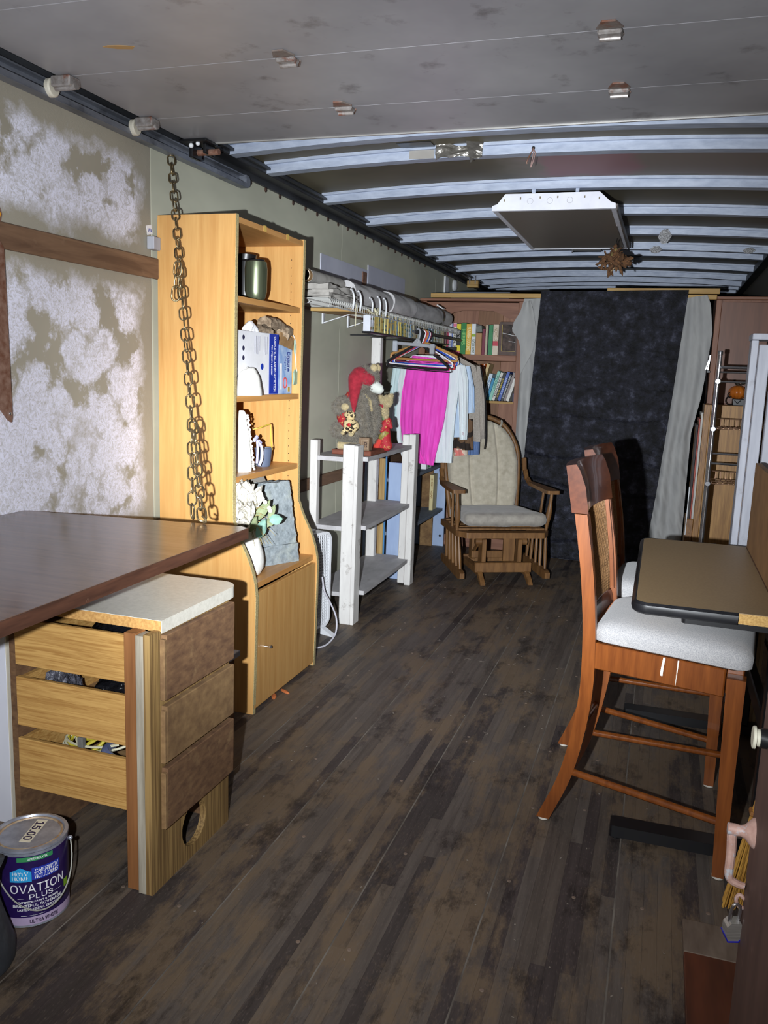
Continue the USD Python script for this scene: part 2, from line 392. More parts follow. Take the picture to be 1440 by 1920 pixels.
# ------------------------------------------------------------------ left wall
def wallmat():
    n = {'g': ('geometry', {}), 'wn': ('noise_texture', {'scale': 1.6, 'detail': 5.0}), 'wr': ('rgb_ramp', {'ramp': [(0.3, lin((150, 144, 130))), (0.7, lin((172, 165, 149)))]}),
         'en': ('noise_texture', {'scale': 7.0, 'detail': 5.0, 'roughness': 0.7}), 'es': ('vector_math', {'math_type': 'subtract', 'vector2': (0.5, 0.5, 0.5)}), 'ek': ('vector_math', {'math_type': 'scale', 'scale': 0.17}),
         'ea': ('vector_math', {'math_type': 'add'}), 'sx': ('separate_xyz', {}),
         'y1': ('map_range', {'from_min': 2.64, 'from_max': 2.57, 'to_min': 0.0, 'to_max': 1.0, 'clamp': True}),
         'z0': ('map_range', {'from_min': 0.72, 'from_max': 0.80, 'to_min': 0.0, 'to_max': 1.0, 'clamp': True}),
         'z1': ('map_range', {'from_min': 1.985, 'from_max': 1.93, 'to_min': 0.0, 'to_max': 1.0, 'clamp': True}),
         'zc': ('math', {'math_type': 'subtract', 'value2': 1.63}), 'za': ('math', {'math_type': 'absolute'}), 'zb': ('map_range', {'from_min': 0.06, 'from_max': 0.115, 'to_min': 0.0, 'to_max': 1.0, 'clamp': True}),
         'm1': ('math', {'math_type': 'multiply'}), 'm2': ('math', {'math_type': 'multiply'}), 'm3': ('math', {'math_type': 'multiply'}), 'm4': ('math', {'math_type': 'multiply'}),
         # dabs of a sponge: distorted voronoi cells with streaks inside
         'dn': ('noise_texture', {'scale': 24.0, 'detail': 4.0, 'roughness': 0.7}), 'ds': ('vector_math', {'math_type': 'subtract', 'vector2': (0.5, 0.5, 0.5)}), 'dk': ('vector_math', {'math_type': 'scale', 'scale': 0.11}), 'da': ('vector_math', {'math_type': 'add'}),
         'v': ('voronoi_texture', {'scale': 10.0, 'feature': 'smooth_f1', 'smoothness': 0.25}), 'vr': ('map_range', {'from_min': 0.76, 'from_max': 0.56, 'to_min': 0.0, 'to_max': 1.0, 'clamp': True}),
         'pn': ('noise_texture', {'scale': 7.0, 'detail': 6.0, 'roughness': 0.7}), 'pr': ('map_range', {'from_min': 0.28, 'from_max': 0.46, 'to_min': 0.15, 'to_max': 1.0, 'clamp': True}),
         'sn': ('noise_texture', {'scale': 45.0, 'detail': 6.0, 'roughness': 0.8, 'distortion': 2.5}), 'sr': ('map_range', {'from_min': 0.36, 'from_max': 0.56, 'to_min': 0.30, 'to_max': 1.0, 'clamp': True}),
         'mx': ('mix', {'color2': lin((238, 238, 255))}), 'p': ('principled_bsdf', {'roughness': 0.7, 'specular_ior_level': 0.3}), 'b': ('bump', {'strength': 0.15, 'distance': 0.003})}
    l = [('g.position', 'wn.vector'), ('wn.fac', 'wr.fac'), ('g.position', 'en.vector'), ('en.color', 'es.vector1'), ('es.vector', 'ek.vector1'), ('g.position', 'ea.vector1'), ('ek.vector', 'ea.vector2'), ('ea.vector', 'sx.vector'),
         ('sx.y', 'y1.value'), ('sx.z', 'z0.value'), ('sx.z', 'z1.value'), ('sx.z', 'zc.value1'), ('zc.value', 'za.value1'), ('za.value', 'zb.value'),
         ('y1.result', 'm1.value1'), ('z0.result', 'm1.value2'), ('m1.value', 'm2.value1'), ('z1.result', 'm2.value2'), ('m2.value', 'm3.value1'), ('zb.result', 'm3.value2'),
         ('g.position', 'dn.vector'), ('dn.color', 'ds.vector1'), ('ds.vector', 'dk.vector1'), ('g.position', 'da.vector1'), ('dk.vector', 'da.vector2'), ('da.vector', 'v.vector'), ('v.distance', 'vr.value'),
         ('g.position', 'pn.vector'), ('pn.fac', 'pr.value'), ('g.position', 'sn.vector'), ('sn.fac', 'sr.value')]
    n['a1'] = ('math', {'math_type': 'multiply'}); n['a2'] = ('math', {'math_type': 'multiply'})
    l += [('vr.result', 'a1.value1'), ('pr.result', 'a1.value2'), ('a1.value', 'a2.value1'), ('sr.result', 'a2.value2'), ('a2.value', 'm4.value1'), ('m3.value', 'm4.value2'), ('m4.value', 'mx.fac'), ('wr.color', 'mx.color1'), ('mx.color', 'p.base_color'), ('a2.value', 'b.height'), ('b.normal', 'p.normal')]
    return usdkit.material(stage, '/World/Looks/sponged_wall', n, l, surface='p.BSDF')
WALL2 = mat('olive_wall', (200, 200, 180), (182, 182, 164), scale=(1.5, 1.5, 4), detail=6, rough=0.6, dirt=(176, 174, 160), dscale=5, damt=0.35, dlo=0.6, dhi=0.75)
wl = Thing('wall_left', kind='structure')
SPONGE = wallmat()
wl.add('wall_panel', box(XL - 0.02, XL, YB, 2.683, -0.02, 2.10), SPONGE, smooth=False)
for a, b in ((2.687, 4.55), (4.553, 6.6), (6.603, YF)):
    wl.add('wall_panel', box(XL - 0.02, XL, a, b, -0.02, 2.10), WALL2, smooth=False)
SCR = mat('rusty_screw', (92, 70, 58), (50, 40, 36), scale=(90, 90, 90), rough=0.6, metal=0.3)
for i in range(20):
    y = 3.44 + 0.146 * i * 1.02
    wl.add('screw', lathe([(0.011, 0), (0.011, 0.003), (0.007, 0.006)], 10, (XL, y, 2.078), rot('y', 90)), SCR)
TIMBER = mat('weathered_timber', (130, 100, 76), (96, 70, 52), scale=(30, 2.5, 30), detail=6, distortion=1.0, rough=0.7, dirt=(150, 122, 96), dscale=8, damt=0.5, dlo=0.6, dhi=0.72)
wl.add('timber_rail', box(XL, XL + 0.02, YB, 6.1, 1.592, 1.662, 0.003), TIMBER)
wl.add('timber_rail', box(XL, XL + 0.02, 2.7, 6.1, 0.648, 0.712, 0.003), TIMBER)

wr = Thing('wall_right', kind='structure')
WALLR = flat('right_wall_paint', (112, 104, 92), 0.7)
wr.add('wall_panel', box(XR, XR + 0.02, YB, YF, -0.02, 2.25), WALLR, smooth=False)
wf = Thing('wall_front', kind='structure')
wf.add('wall_panel', box(XL - 0.02, XR + 0.02, YF, YF + 0.02, -0.02, 2.3), flat('front_wall_paint', (60, 58, 56), 0.8), smooth=False)

# ------------------------------------------------------------------ ceiling: arched roof skin and galvanised bows
def zarch(x):
    t = (x - (XL + XR) / 2) / ((XR - XL) / 2)
    return 2.109 + 0.041 * (1 - t * t)
ce = Thing('ceiling', kind='structure')
xs = np.linspace(XL - 0.02, XR + 0.02, 33)
def strip(y0, y1, dz0, dz1, xs=xs):
    V, F = [], []
    for x in xs:
        z = zarch(x)
        V += [(x, y0, z + dz0), (x, y1, z + dz0), (x, y1, z + dz1), (x, y0, z + dz1)]
    for i in range(len(xs) - 1):
        a = 4 * i
        for k in range(4):
            p, q = a + k, a + (k + 1) % 4
            F += [(p, p + 4, q + 4), (p, q + 4, q)]
    n = 4 * (len(xs) - 1)
    F += [(0, 1, 2), (0, 2, 3), (n, n + 2, n + 1), (n, n + 3, n + 2)]
    return tm(V, F)
def skinmat():
    n = {'g': ('geometry', {}), 'n': ('noise_texture', {'scale': 2.2, 'detail': 6.0}), 'r': ('rgb_ramp', {'ramp': [(0.3, lin((84, 78, 62))), (0.7, lin((112, 104, 84)))]}),
         'en': ('noise_texture', {'scale': 6.0, 'detail': 4.0}), 'es': ('vector_math', {'math_type': 'subtract', 'vector2': (0.5, 0.5, 0.5)}), 'ek': ('vector_math', {'math_type': 'scale', 'scale': 0.22}), 'ea': ('vector_math', {'math_type': 'add'}), 'sx': ('separate_xyz', {}),
         'x0': ('map_range', {'from_min': -0.62, 'from_max': -0.58, 'clamp': True}), 'x1': ('map_range', {'from_min': -0.16, 'from_max': -0.22, 'clamp': True}), 'y0': ('map_range', {'from_min': 3.62, 'from_max': 3.68, 'clamp': True}), 'y1': ('map_range', {'from_min': 4.08, 'from_max': 4.0, 'clamp': True}),
         'gx': ('map_range', {'from_min': -0.75, 'from_max': -0.6, 'clamp': True}), 'gy': ('map_range', {'from_min': 3.44, 'from_max': 3.48, 'clamp': True}), 'gz': ('map_range', {'from_min': 4.1, 'from_max': 4.07, 'clamp': True}),
         'a': ('math', {'math_type': 'multiply'}), 'b': ('math', {'math_type': 'multiply'}), 'c': ('math', {'math_type': 'multiply'}), 'd': ('math', {'math_type': 'multiply'}), 'e': ('math', {'math_type': 'multiply'}),
         'm1': ('mix', {'color2': lin((132, 120, 112))}), 'm2': ('mix', {'color2': lin((150, 112, 116))}), 'p': ('principled_bsdf', {'roughness': 0.6})}
    l = [('g.position', 'n.vector'), ('n.fac', 'r.fac'), ('g.position', 'en.vector'), ('en.color', 'es.vector1'), ('es.vector', 'ek.vector1'), ('g.position', 'ea.vector1'), ('ek.vector', 'ea.vector2'), ('ea.vector', 'sx.vector'),
         ('sx.x', 'x0.value'), ('sx.x', 'x1.value'), ('sx.y', 'y0.value'), ('sx.y', 'y1.value'), ('x0.result', 'a.value1'), ('x1.result', 'a.value2'), ('y0.result', 'b.value1'), ('y1.result', 'b.value2'), ('a.value', 'c.value1'), ('b.value', 'c.value2'),
         ('sx.x', 'gx.value'), ('sx.y', 'gy.value'), ('sx.y', 'gz.value'), ('gx.result', 'd.value1'), ('gy.result', 'd.value2'), ('d.value', 'e.value1'), ('gz.result', 'e.value2'),
         ('e.value', 'm1.fac'), ('r.color', 'm1.color1'), ('c.value', 'm2.fac'), ('m1.color', 'm2.color1'), ('m2.color', 'p.base_color')]
    return usdkit.material(stage, '/World/Looks/roof_skin', n, l, surface='p.BSDF')
ce.add('roof_skin', strip(YB, YF, 0.046, 0.056), skinmat(), smooth=40)
bx = np.linspace(XL + 0.07, XR - 0.03, 29)
for y in (3.12, 3.446, 4.091, 4.735, 5.39, 6.01, 6.31, 6.96, 7.55, 8.0, 8.3, 8.6):
    ce.add('roof_bow', cat(strip(y, y + 0.055, 0, 0.04, bx), strip(y - 0.014, y, 0.034, 0.046, bx), strip(y + 0.055, y + 0.07, 0.034, 0.046, bx)), GALV, smooth=40)
# the angle where roof and left wall meet
one('trim_1', [box(XL, XL + 0.075, YB, YF, 2.112, 2.153, 0.004), box(XL, XL + 0.012, YB, YF, 2.086, 2.1125), box(XL + 0.055, XL + 0.095, YB, YF, 2.126, 2.136)], DARKSTEEL, kind='structure')
one('trim_2', [box(XR - 0.06, XR, YB, YF, 2.10, 2.153, 0.004)], DARKSTEEL, kind='structure')

# ------------------------------------------------------------------ the open roll-up door under the roof, with its track
dr = Thing('door_1', kind='structure')
DOORG = mat('grey_door_panel', (158, 157, 160), (140, 139, 143), scale=(3, 3, 3), detail=6, rough=0.42, dirt=(78, 74, 72), dscale=7, damt=0.6, dlo=0.6, dhi=0.72)
ZD = 2.085
for a, b in ((2.5438, 2.845), (2.1262, 2.5432), (1.7082, 2.1256), (1.2902, 1.7076), (0.874, 1.288), (0.456, 0.870), (0.04, 0.452)):
    dr.add('door_panel', box(XL + 0.075, XR - 0.08, a, b, ZD, ZD + 0.022, 0.0012), DOORG)
dr.add('seam_backing', [box(XL + 0.08, XR - 0.085, y - 0.02, y + 0.02, ZD + 0.0225, ZD + 0.026) for y in (0.454, 0.872, 1.29, 1.708, 2.126, 2.544)], DARKSTEEL)
dr.add('bottom_strip', [box(XL + 0.075, XR - 0.08, 2.845, 2.853, ZD - 0.004, ZD + 0.024), box(XL + 0.3, XR - 0.1, 2.853, 2.862, ZD + 0.006, ZD + 0.02)], flat('door_edge_metal', (168, 166, 162), 0.4, 0.5))
HINGE = mat('hinge_metal', (166, 162, 160), (120, 110, 104), scale=(50, 50, 50), rough=0.45, metal=0.3, dirt=(120, 66, 40), dscale=28, damt=0.8, dlo=0.56, dhi=0.66)
PLATE = mat('rusty_hinge_plate', (120, 110, 104), (104, 92, 84), scale=(60, 60, 60), rough=0.7, dirt=(112, 64, 42), dscale=20, damt=0.8, dlo=0.48, dhi=0.62)
def hinge(x, y):
    p = dr.add('hinge', [box(x - 0.028, x + 0.028, y - 0.018, y + 0.018, ZD - 0.013, ZD - 0.001, 0.004), cyl((x - 0.024, y + 0.010, ZD - 0.015), (x + 0.024, y + 0.010, ZD - 0.015), 0.006, 10)], HINGE)
    dr.add('hinge_plate', prism([(x - 0.03, y - 0.02), (x + 0.03, y - 0.02), (x + 0.015, y - 0.06), (x - 0.015, y - 0.06)], 0.004, 'z', ZD - 0.0045), PLATE, p)
    dr.add('hinge_leaf', prism([(x - 0.03, y + 0.02), (x + 0.03, y + 0.02), (x + 0.012, y + 0.055), (x - 0.012, y + 0.055)], 0.004, 'z', ZD - 0.0045), PLATE, p)
for x in (-0.995, -0.185):
    for y in (1.708, 2.128, 2.546):
        hinge(x, y)
for y in (2.128, 2.53):
    p = dr.add('roller_hinge', [box(XL + 0.06, XL + 0.125, y - 0.025, y + 0.025, ZD - 0.03, ZD - 0.001, 0.004), cyl((XL + 0.06, y, ZD - 0.026), (XL + 0.13, y, ZD - 0.026), 0.011, 12)], HINGE)
    dr.add('roller', lathe([(0.022, 0), (0.026, 0.004), (0.026, 0.016), (0.022, 0.02)], 18, (XL + 0.035, y, ZD - 0.026), rot('y', 90)), flat('nylon_roller', (206, 200, 184), 0.5) if not _made.get('roller') else _made['roller'], p)
    _made['roller'] = UsdShade.Material.Get(stage, '/World/Looks/nylon_roller')
TRK = mat('track_steel', (150, 154, 164), (104, 108, 118), scale=(10, 3, 10), detail=5, rough=0.45, metal=0.5, dirt=(60, 62, 66), dscale=9, damt=0.6)
trk = [box(XL + 0.001, XL + 0.006, YB, 3.33, 2.035, 2.085), box(XL + 0.006, XL + 0.04, YB, 3.345, 2.034, 2.039), box(XL + 0.036, XL + 0.041, YB, 3.345, 2.036, 2.052), box(XL + 0.006, XL + 0.03, YB, 3.345, 2.081, 2.086)]
trk.append(prism([(3.33, 2.035), (3.352, 2.037), (3.365, 2.05), (3.365, 2.07), (3.352, 2.083), (3.33, 2.085)], 0.036, 'x', XL + 0.004))
dr.add('track', trk, TRK)
brk = dr.add('bottom_bracket', [box(XL + 0.06, XL + 0.17, 2.77, 2.86, ZD - 0.012, ZD - 0.002, 0.002), box(XL + 0.09, XL + 0.105, 2.79, 2.86, ZD - 0.06, ZD - 0.01, 0.003), box(XL + 0.14, XL + 0.152, 2.80, 2.87, ZD - 0.045, ZD - 0.01, 0.003)], BLACKMETAL)
dr.add('bracket_pin', [cyl((XL + 0.085, 2.83, ZD - 0.036), (XL + 0.19, 2.83, ZD - 0.036), 0.011, 12)], RUST, brk)
dr.add('bracket_bolt', [sph((XL + 0.1, 2.79, ZD - 0.02), 0.009, 1), sph((XL + 0.13, 2.785, ZD - 0.016), 0.008, 1)], WHITEP, brk)
dr.add('scraped_patch', prism([(-1.43, 1.955), (-1.40, 1.975), (-1.36, 1.985), (-1.345, 1.97), (-1.38, 1.955), (-1.41, 1.95)], 0.001, 'z', ZD - 0.0012), col((176, 138, 84)))
# ------------------------------------------------------------------ hanging table on the left wall, and its chain
DARKLAM = mat('dark_walnut_laminate', (104, 82, 68), (74, 56, 46), scale=(3, 40, 40), detail=5, distortion=0.8, rough=0.2, spec=0.6, dirt=(130, 108, 92), dscale=4, damt=0.25, dlo=0.58, dhi=0.75)
DARKEDGE = mat('dark_table_edge', (84, 54, 40), (58, 36, 27), scale=(20, 6, 60), detail=5, rough=0.5, dirt=(140, 110, 90), dscale=60, damt=0.6, dlo=0.66, dhi=0.74)
T = Thing('wall_table', 'long dark brown wall table with chipped edge, held up by the chain', 'table', (XL, 1.2, 0.80))
tp = [(XL + 0.003, 0.15), (-1.03, 0.15), (-1.07, 2.075), (-1.095, 2.088), (XL + 0.003, 2.005)]
T.add('tabletop', prism(tp, 0.031, 'z', 0.819), DARKLAM, smooth=False)
g = Polygon(tp)
T.add('edge_band', cat(beam((-1.029, 0.15, 0.8345), (-1.0695, 2.076, 0.8345), 0.004, 0.0285), beam((-1.0695, 2.076, 0.8345), (-1.095, 2.0895, 0.8345), 0.004, 0.0285), beam((-1.095, 2.0895, 0.8345), (XL + 0.004, 2.0065, 0.8345), 0.004, 0.0285)), DARKEDGE, smooth=False)
T.add('wall_cleat', box(XL + 0.001, XL + 0.035, 0.2, 1.98, 0.775, 0.818, 0.003), TIMBER)

ch = Thing('chain', 'brassy link chain slung from the door bracket to the dark table', 'chain', (-1.26, 2.09, 0.86))
LW, LH, WD = 0.0125, 0.0245, 0.0028
def stadium():
    a = np.linspace(-np.pi / 2, np.pi / 2, 7)
    s = LH - LW
    p = [(LW * math.cos(t), 0, s + LW * math.sin(t)) for t in a + np.pi / 2]
    q = [(LW * math.cos(t), 0, -s + LW * math.sin(t)) for t in a + np.pi * 1.5]
    return tube(np.array(p + q), WD, 7, closed=True)
LINK = stadium()
def run(a, b, twist=0.0, sag=0.0, jit=4):
    a, b = np.asarray(a, float), np.asarray(b, float)
    d = b - a; L = np.linalg.norm(d); pitch = 2 * (LH - WD) - 0.001
    n = max(1, round(L / pitch)); d /= L
    x0 = np.cross(d, [0.53, -0.84, 0.1]); x0 /= np.linalg.norm(x0); y0 = np.cross(d, x0)
    for i in range(n):
        t = math.radians(twist + 90 * (i % 2) + random.uniform(-jit, jit) * 4)
        x = x0 * math.cos(t) + y0 * math.sin(t)
        c = a + d * (i + 0.5) * L / n
        c[2] -= sag * math.sin(math.pi * (i + 0.5) / n)
        ch.add('link', xf(LINK, np.stack([x, np.cross(d, x), d], 1), c), BRASS, smooth=True)
top, mid = np.array([-1.752, 2.78, 2.03]), np.array([-1.382, 2.30, 1.128])
lo = top + (mid - top) * 0.47
run(top, mid, 12)
run(lo + [0.012, -0.03, 0.02], lo + [0.0, -0.03, -0.10], 20)
e1, e2 = np.array([-1.262, 2.104, 0.857]), np.array([-1.212, 2.072, 0.86])
run(mid, e1, 8)
run(mid + [0.012, -0.01, -0.01], e2, -15)
ch.add('open_hook', tube(smoothpath([e2 + [0, 0, 0.012], e2 + [0.012, -0.004, 0.006], e2 + [0.014, -0.004, -0.004], e2 + [0.004, 0, -0.006]], 4), 0.003, 7), BRASS)

# ------------------------------------------------------------------ tall beech bookcase
BY0, BY1, BXB = 2.70, 3.30, -1.758
bc = Thing('tall_bookcase', 'tall narrow beech bookcase with curved sides and a cupboard door below', 'bookcase', (-1.56, 3.0, 0))
side = [(BXB, 0), (-1.364, 0), (-1.357, 0.40), (-1.358, 0.47), (-1.368, 0.53), (-1.392, 0.60), (-1.425, 0.665), (-1.446, 0.72), (-1.453, 0.78), (-1.452, 1.2), (-1.447, 1.812), (BXB, 1.812)]
curve = smoothpath([(p[0], p[1], 0) for p in side[1:11]], 4)[:, :2]
sidep = [side[0]] + [tuple(p) for p in curve] + [side[11]]
for n, y0 in (('side_panel', BY0), ('side_panel', BY1 - 0.02)):
    m = prism(sidep, 0.02, 'y', y0)
    p = bc.add(n, m, BEECH, smooth=False)
    bc.add('edge_strip', cat([obox(((a[0] + b[0]) / 2 + 0.0006, y0 + 0.01, (a[1] + b[1]) / 2), (0.0016, 0.0197, math.hypot(b[0] - a[0], b[1] - a[1]) + 0.0008), rot('y', math.degrees(math.atan2(b[0] - a[0], b[1] - a[1])))) for a, b in zip(curve[:-1], curve[1:])]), CHIP, p, smooth=False)
bc.add('back_panel', box(BXB - 0.004, BXB + 0.002, BY0 + 0.004, BY1 - 0.004, 0.02, 1.80), BEECH, smooth=False)
bc.add('top_board', box(BXB, -1.449, BY0 + 0.02, BY1 - 0.02, 1.786, 1.806, 0.001), BEECH_H)
for z in (1.54, 1.187, 0.893):
    bc.add('shelf', box(BXB + 0.004, -1.456, BY0 + 0.0205, BY1 - 0.0205, z - 0.022, z, 0.001), BEECH_H)
bc.add('deck', box(BXB + 0.004, -1.374, BY0 + 0.0205, BY1 - 0.0205, 0.478, 0.50, 0.001), BEECH_H)
bc.add('base_board', box(-1.40, -1.382, BY0 + 0.0205, BY1 - 0.0205, 0.0, 0.05), BEECH_H)
d = bc.add('door', box(-1.381, -1.362, BY0 + 0.006, BY1 - 0.023, 0.018, 0.468, 0.0012), BEECH)
bc.add('knob', [cyl((-1.362, 2.785, 0.244), (-1.340, 2.785, 0.244), 0.0032, 10), lathe([(0.0035, 0), (0.006, 0.006), (0.006, 0.012), (0.003, 0.015)], 12, (-1.345, 2.785, 0.244), rot('y', 90))], CHROME, d)
for q in ((2.93, 1.797), (3.13, 1.797)):
    bc.add('tape_patch', box(-1.4492, -1.4483, q[0] - 0.012, q[0] + 0.012, q[1] - 0.009, q[1] + 0.012), col((214, 178, 92)))
HOLE = flat('peg_hole', (60, 36, 20), 0.9)
bc.add('peg_holes', cat([lathe([(0.0022, -0.0004), (0.0022, 0.0002)], 6, (-1.50, BY1 - 0.0205, z), rot('x', 90)) for z in np.arange(0.58, 1.76, 0.032)]), HOLE, kind='stuff')
bc.add('foot', box(-1.40, -1.366, BY1 - 0.021, BY1 - 0.001, 0.0, 0.004), CHIP)

# --- what stands on it
GREENMETAL = mat('brushed_green_metal', (138, 146, 118), (104, 112, 90), scale=(60, 60, 3), rough=0.32, metal=0.8)
t = Thing('metal_canister', 'dark green brushed metal canister on the top shelf of the beech bookcase', 'canister', (-1.515, 3.03, 1.54))
t.add('body', lathe([(0.028, 0), (0.036, 0.010), (0.042, 0.035), (0.043, 0.115), (0.040, 0.142), (0.037, 0.144)], 36, (-1.497, 2.955, 1.5405)), GREENMETAL)
t.add('collar', lathe([(0.037, 0.142), (0.034, 0.146), (0.033, 0.150)], 32, (-1.497, 2.955, 1.5405)), BLACK)
t.add('back_shell', lathe([(0.036, 0.0), (0.044, 0.02), (0.046, 0.10), (0.045, 0.150), (0.039, 0.158), (0.041, 0.178), (0.036, 0.18)], 32, (-1.578, 3.03, 1.5405)), BLACK)
WHITECARD = flat('white_carton', (236, 236, 240), 0.6)
one('white_charger', box(-1.53, -1.49, 2.74, 2.80, 1.5402, 1.60, 0.004), WHITECARD, 'small white carton in the top left corner of the beech bookcase', 'box')
t = Thing('nutrition_drink_box', 'white drink carton with a blue stripe, on the second shelf', 'box', (-1.57, 2.95, 1.187))
fx = -1.485
t.add('carton', box(-1.66, fx, 2.765, 3.137, 1.187, 1.424, 0.001), WHITECARD)
BLUEP = flat('royal_blue_print', (22, 54, 168), 0.45)
t.add('blue_stripe', box(fx, fx + 0.0006, 3.052, 3.136, 1.1885, 1.423), BLUEP)
WPRINT = flat('white_print', (244, 244, 248), 0.5)
t.add('lettering', cat(text('COMPLETE, BALANCED NUTRITION', 0.017, (fx + 0.0006, 3.094, 1.414), (0, 0, -1), (0, 1, 0), 0.0004, 0.216, True), text('FOR STRENGTH & ENERGY', 0.010, (fx + 0.0006, 3.070, 1.38), (0, 0, -1), (0, 1, 0), 0.0004, 0.118, True)), WPRINT, smooth=False)
t.add('round_logo', [lathe([(0.012, 0), (0.012, 0.0006), (0.008, 0.0007)], 20, (fx, 2.99, 1.295), rot('y', 90)), lathe([(0.006, 0.0), (0.006, 0.0007)], 10, (fx + 0.0002, 2.99, 1.297), rot('y', 90))], BLUEP)
for z in (1.40, 1.36, 1.325):
    t.add('icon', lathe([(0.009, 0), (0.009, 0.0006)], 16, (fx, 2.835, z), rot('y', 90)), col((40, 40, 70)))
GREYPRINT = flat('grey_print', (168, 168, 180), 0.6)
t.add('small_print', cat([box(fx, fx + 0.0004, y, y + 0.004, 1.36 - random.uniform(0, .02), 1.41) for y in (2.925, 2.935, 2.95, 2.965, 3.005, 3.015, 3.03)]), GREYPRINT, kind='stuff')
t = Thing('pale_blue_drink_box', 'pale blue drink carton with a red ring logo beside the white carton', 'box', (-1.57, 3.2, 1.187))
LB = mat('pale_blue_print', (206, 224, 244), (104, 150, 214), scale=(2, 14, 9), rough=0.5)
t.add('carton', box(-1.66, fx, 3.139, 3.268, 1.187, 1.385, 0.001), LB)
t.add('lettering', cat(text('Ensure', 0.026, (fx, 3.222, 1.36), (0, 0, -1), (0, 1, 0), 0.0005, 0.082, True), text('Original', 0.014, (fx, 3.196, 1.34), (0, 0, -1), (0, 1, 0), 0.0005, 0.055)), col((32, 60, 140)), smooth=False)
t.add('panel', box(fx, fx + 0.0004, 3.152, 3.170, 1.205, 1.31), WPRINT)
t.add('ring_logo', tube([(fx + 0.0006, 3.20 + 0.016 * math.cos(a), 1.232 + 0.021 * math.sin(a)) for a in np.linspace(0, 2 * np.pi, 20, endpoint=False)], 0.0022, 5, True), col((198, 60, 48)))
t.add('seal', box(fx, fx + 0.0005, 3.23, 3.25, 1.195, 1.215), col((190, 160, 60)))
# cardboard tab hanging over the cartons, bark and paper on top of them
one('cardboard_tab', cat(obox((-1.479, 3.2, 1.40), (0.002, 0.135, 0.05), rot('x', -9)), obox((-1.515, 3.2, 1.4262), (0.075, 0.14, 0.002))), CARD, 'brown cardboard flap folded down over the drink cartons', 'cardboard')
def barkpiece(c, s, seed, rx=0, rz=0):
    m = trimesh.creation.box(s); m = m.subdivide().subdivide().subdivide().subdivide()
    v = np.array(m.vertices)
    v += (meshkit.fbm(v * 38 + seed * 10, 4, seed)[:, None] - 0.5) * np.array([0.014, 0.022, 0.026])
    r = np.hypot(v[:, 1] / (s[1] / 2), v[:, 0] / (s[0] / 2))
    v[:, 2] -= 0.012 * r ** 2
    return xf(tm(v, m.faces), rot('z', rz) @ rot('x', rx), c)
BARK = mat('tree_bark', (170, 150, 126), (104, 86, 68), scale=(60, 60, 60), detail=6, rough=0.95, bump=0.6, dist=0.01)
one('bark_piece', barkpiece((-1.51, 3.13, 1.474), (0.06, 0.15, 0.03), 1, -8), BARK, 'largest slab of rough tree bark lying on top of the drink cartons', 'bark')
one('bark_piece', barkpiece((-1.49, 3.205, 1.450), (0.05, 0.10, 0.03), 2, 8, 12), BARK, 'thinner curled bark piece under the right end of the bark slab', 'bark')
one('bark_piece', barkpiece((-1.53, 3.04, 1.442), (0.06, 0.13, 0.026), 3, 3, -8), BARK, 'flat bark piece lying at the left, against the white carton top', 'bark')
one('crumpled_paper', barkpiece((-1.515, 2.945, 1.448), (0.04, 0.05, 0.03), 6), WHITECARD, 'scrap of crumpled white paper left of the bark pieces', 'paper')
SAGE = flat('sage_green_resin', (140, 162, 140), 0.55)
t = Thing('hanging_ornament', 'sage green angel shaped ornament dangling on white string from the cartons', 'ornament', (-1.468, 3.272, 1.225))
t.add('string', tube(smoothpath([(-1.478, 3.262, 1.428), (-1.468, 3.27, 1.39), (-1.469, 3.268, 1.33), (-1.4655, 3.274, 1.28)], 6), 0.0016, 6), col((232, 230, 222)))
t.add('figure', prism(Polygon([(3.25, 1.272), (3.262, 1.285), (3.272, 1.268), (3.282, 1.28), (3.288, 1.262), (3.281, 1.25), (3.298, 1.228), (3.285, 1.226), (3.272, 1.236), (3.258, 1.226), (3.247, 1.228), (3.254, 1.25)]).buffer(0.003), 0.006, 'x', -1.470), SAGE)
t.add('upper_leaf', prism(Polygon([(3.262, 1.405), (3.276, 1.40), (3.279, 1.36), (3.27, 1.345), (3.262, 1.365)]).buffer(0.002), 0.004, 'x', -1.474), SAGE)
def lumpy(c, r, seed, amp=0.12, n=3, zflat=True, f=3):
    s = trimesh.creation.icosphere(n); v = np.array(s.vertices)
    v *= (1 + amp * (meshkit.fbm(v * f + seed, 3, seed) - 0.5) * 2)[:, None]
    v *= np.asarray(r)
    if zflat:
        v[:, 2] = np.maximum(v[:, 2], -np.asarray(r)[2] * 0.02)
    return tm(v + np.asarray(c), s.faces)
PLASTER = mat('white_plaster', (240, 238, 232), (226, 224, 218), scale=(40, 40, 40), rough=0.9, bump=0.2, dist=0.004)
v = lumpy((0, 0, 0), (0.032, 0.072, 0.102), 4, 0.10)
one('plaster_dome', xf(v, rot('z', -10), (-1.458, 2.83, 1.190)), PLASTER, 'rounded white plaster lump in front of the drink cartons', 'ornament')
t = Thing('lace_figure', 'tall white lace covered figure with a lavender bow on the third shelf', 'figurine', (-1.525, 2.90, 0.893))
prof = [(0.040, 0), (0.041, 0.02), (0.038, 0.06), (0.034, 0.10), (0.030, 0.14), (0.022, 0.17), (0.019, 0.20), (0.017, 0.222), (0.009, 0.234)]
lace = lathe(prof, 40, (0, 0, 0))
lv = np.array(lace.vertices); a = np.arctan2(lv[:, 1], lv[:, 0]); rr = np.hypot(lv[:, 0], lv[:, 1])
k = 1 + 0.06 * np.sin(14 * a) + 0.05 * (meshkit.noise(lv * 160, 3) - 0.5)
lv[:, 0] *= k; lv[:, 1] *= k
t.add('body', tm(lv + [-1.525, 2.90, 0.893], lace.faces), PLASTER, smooth=60)
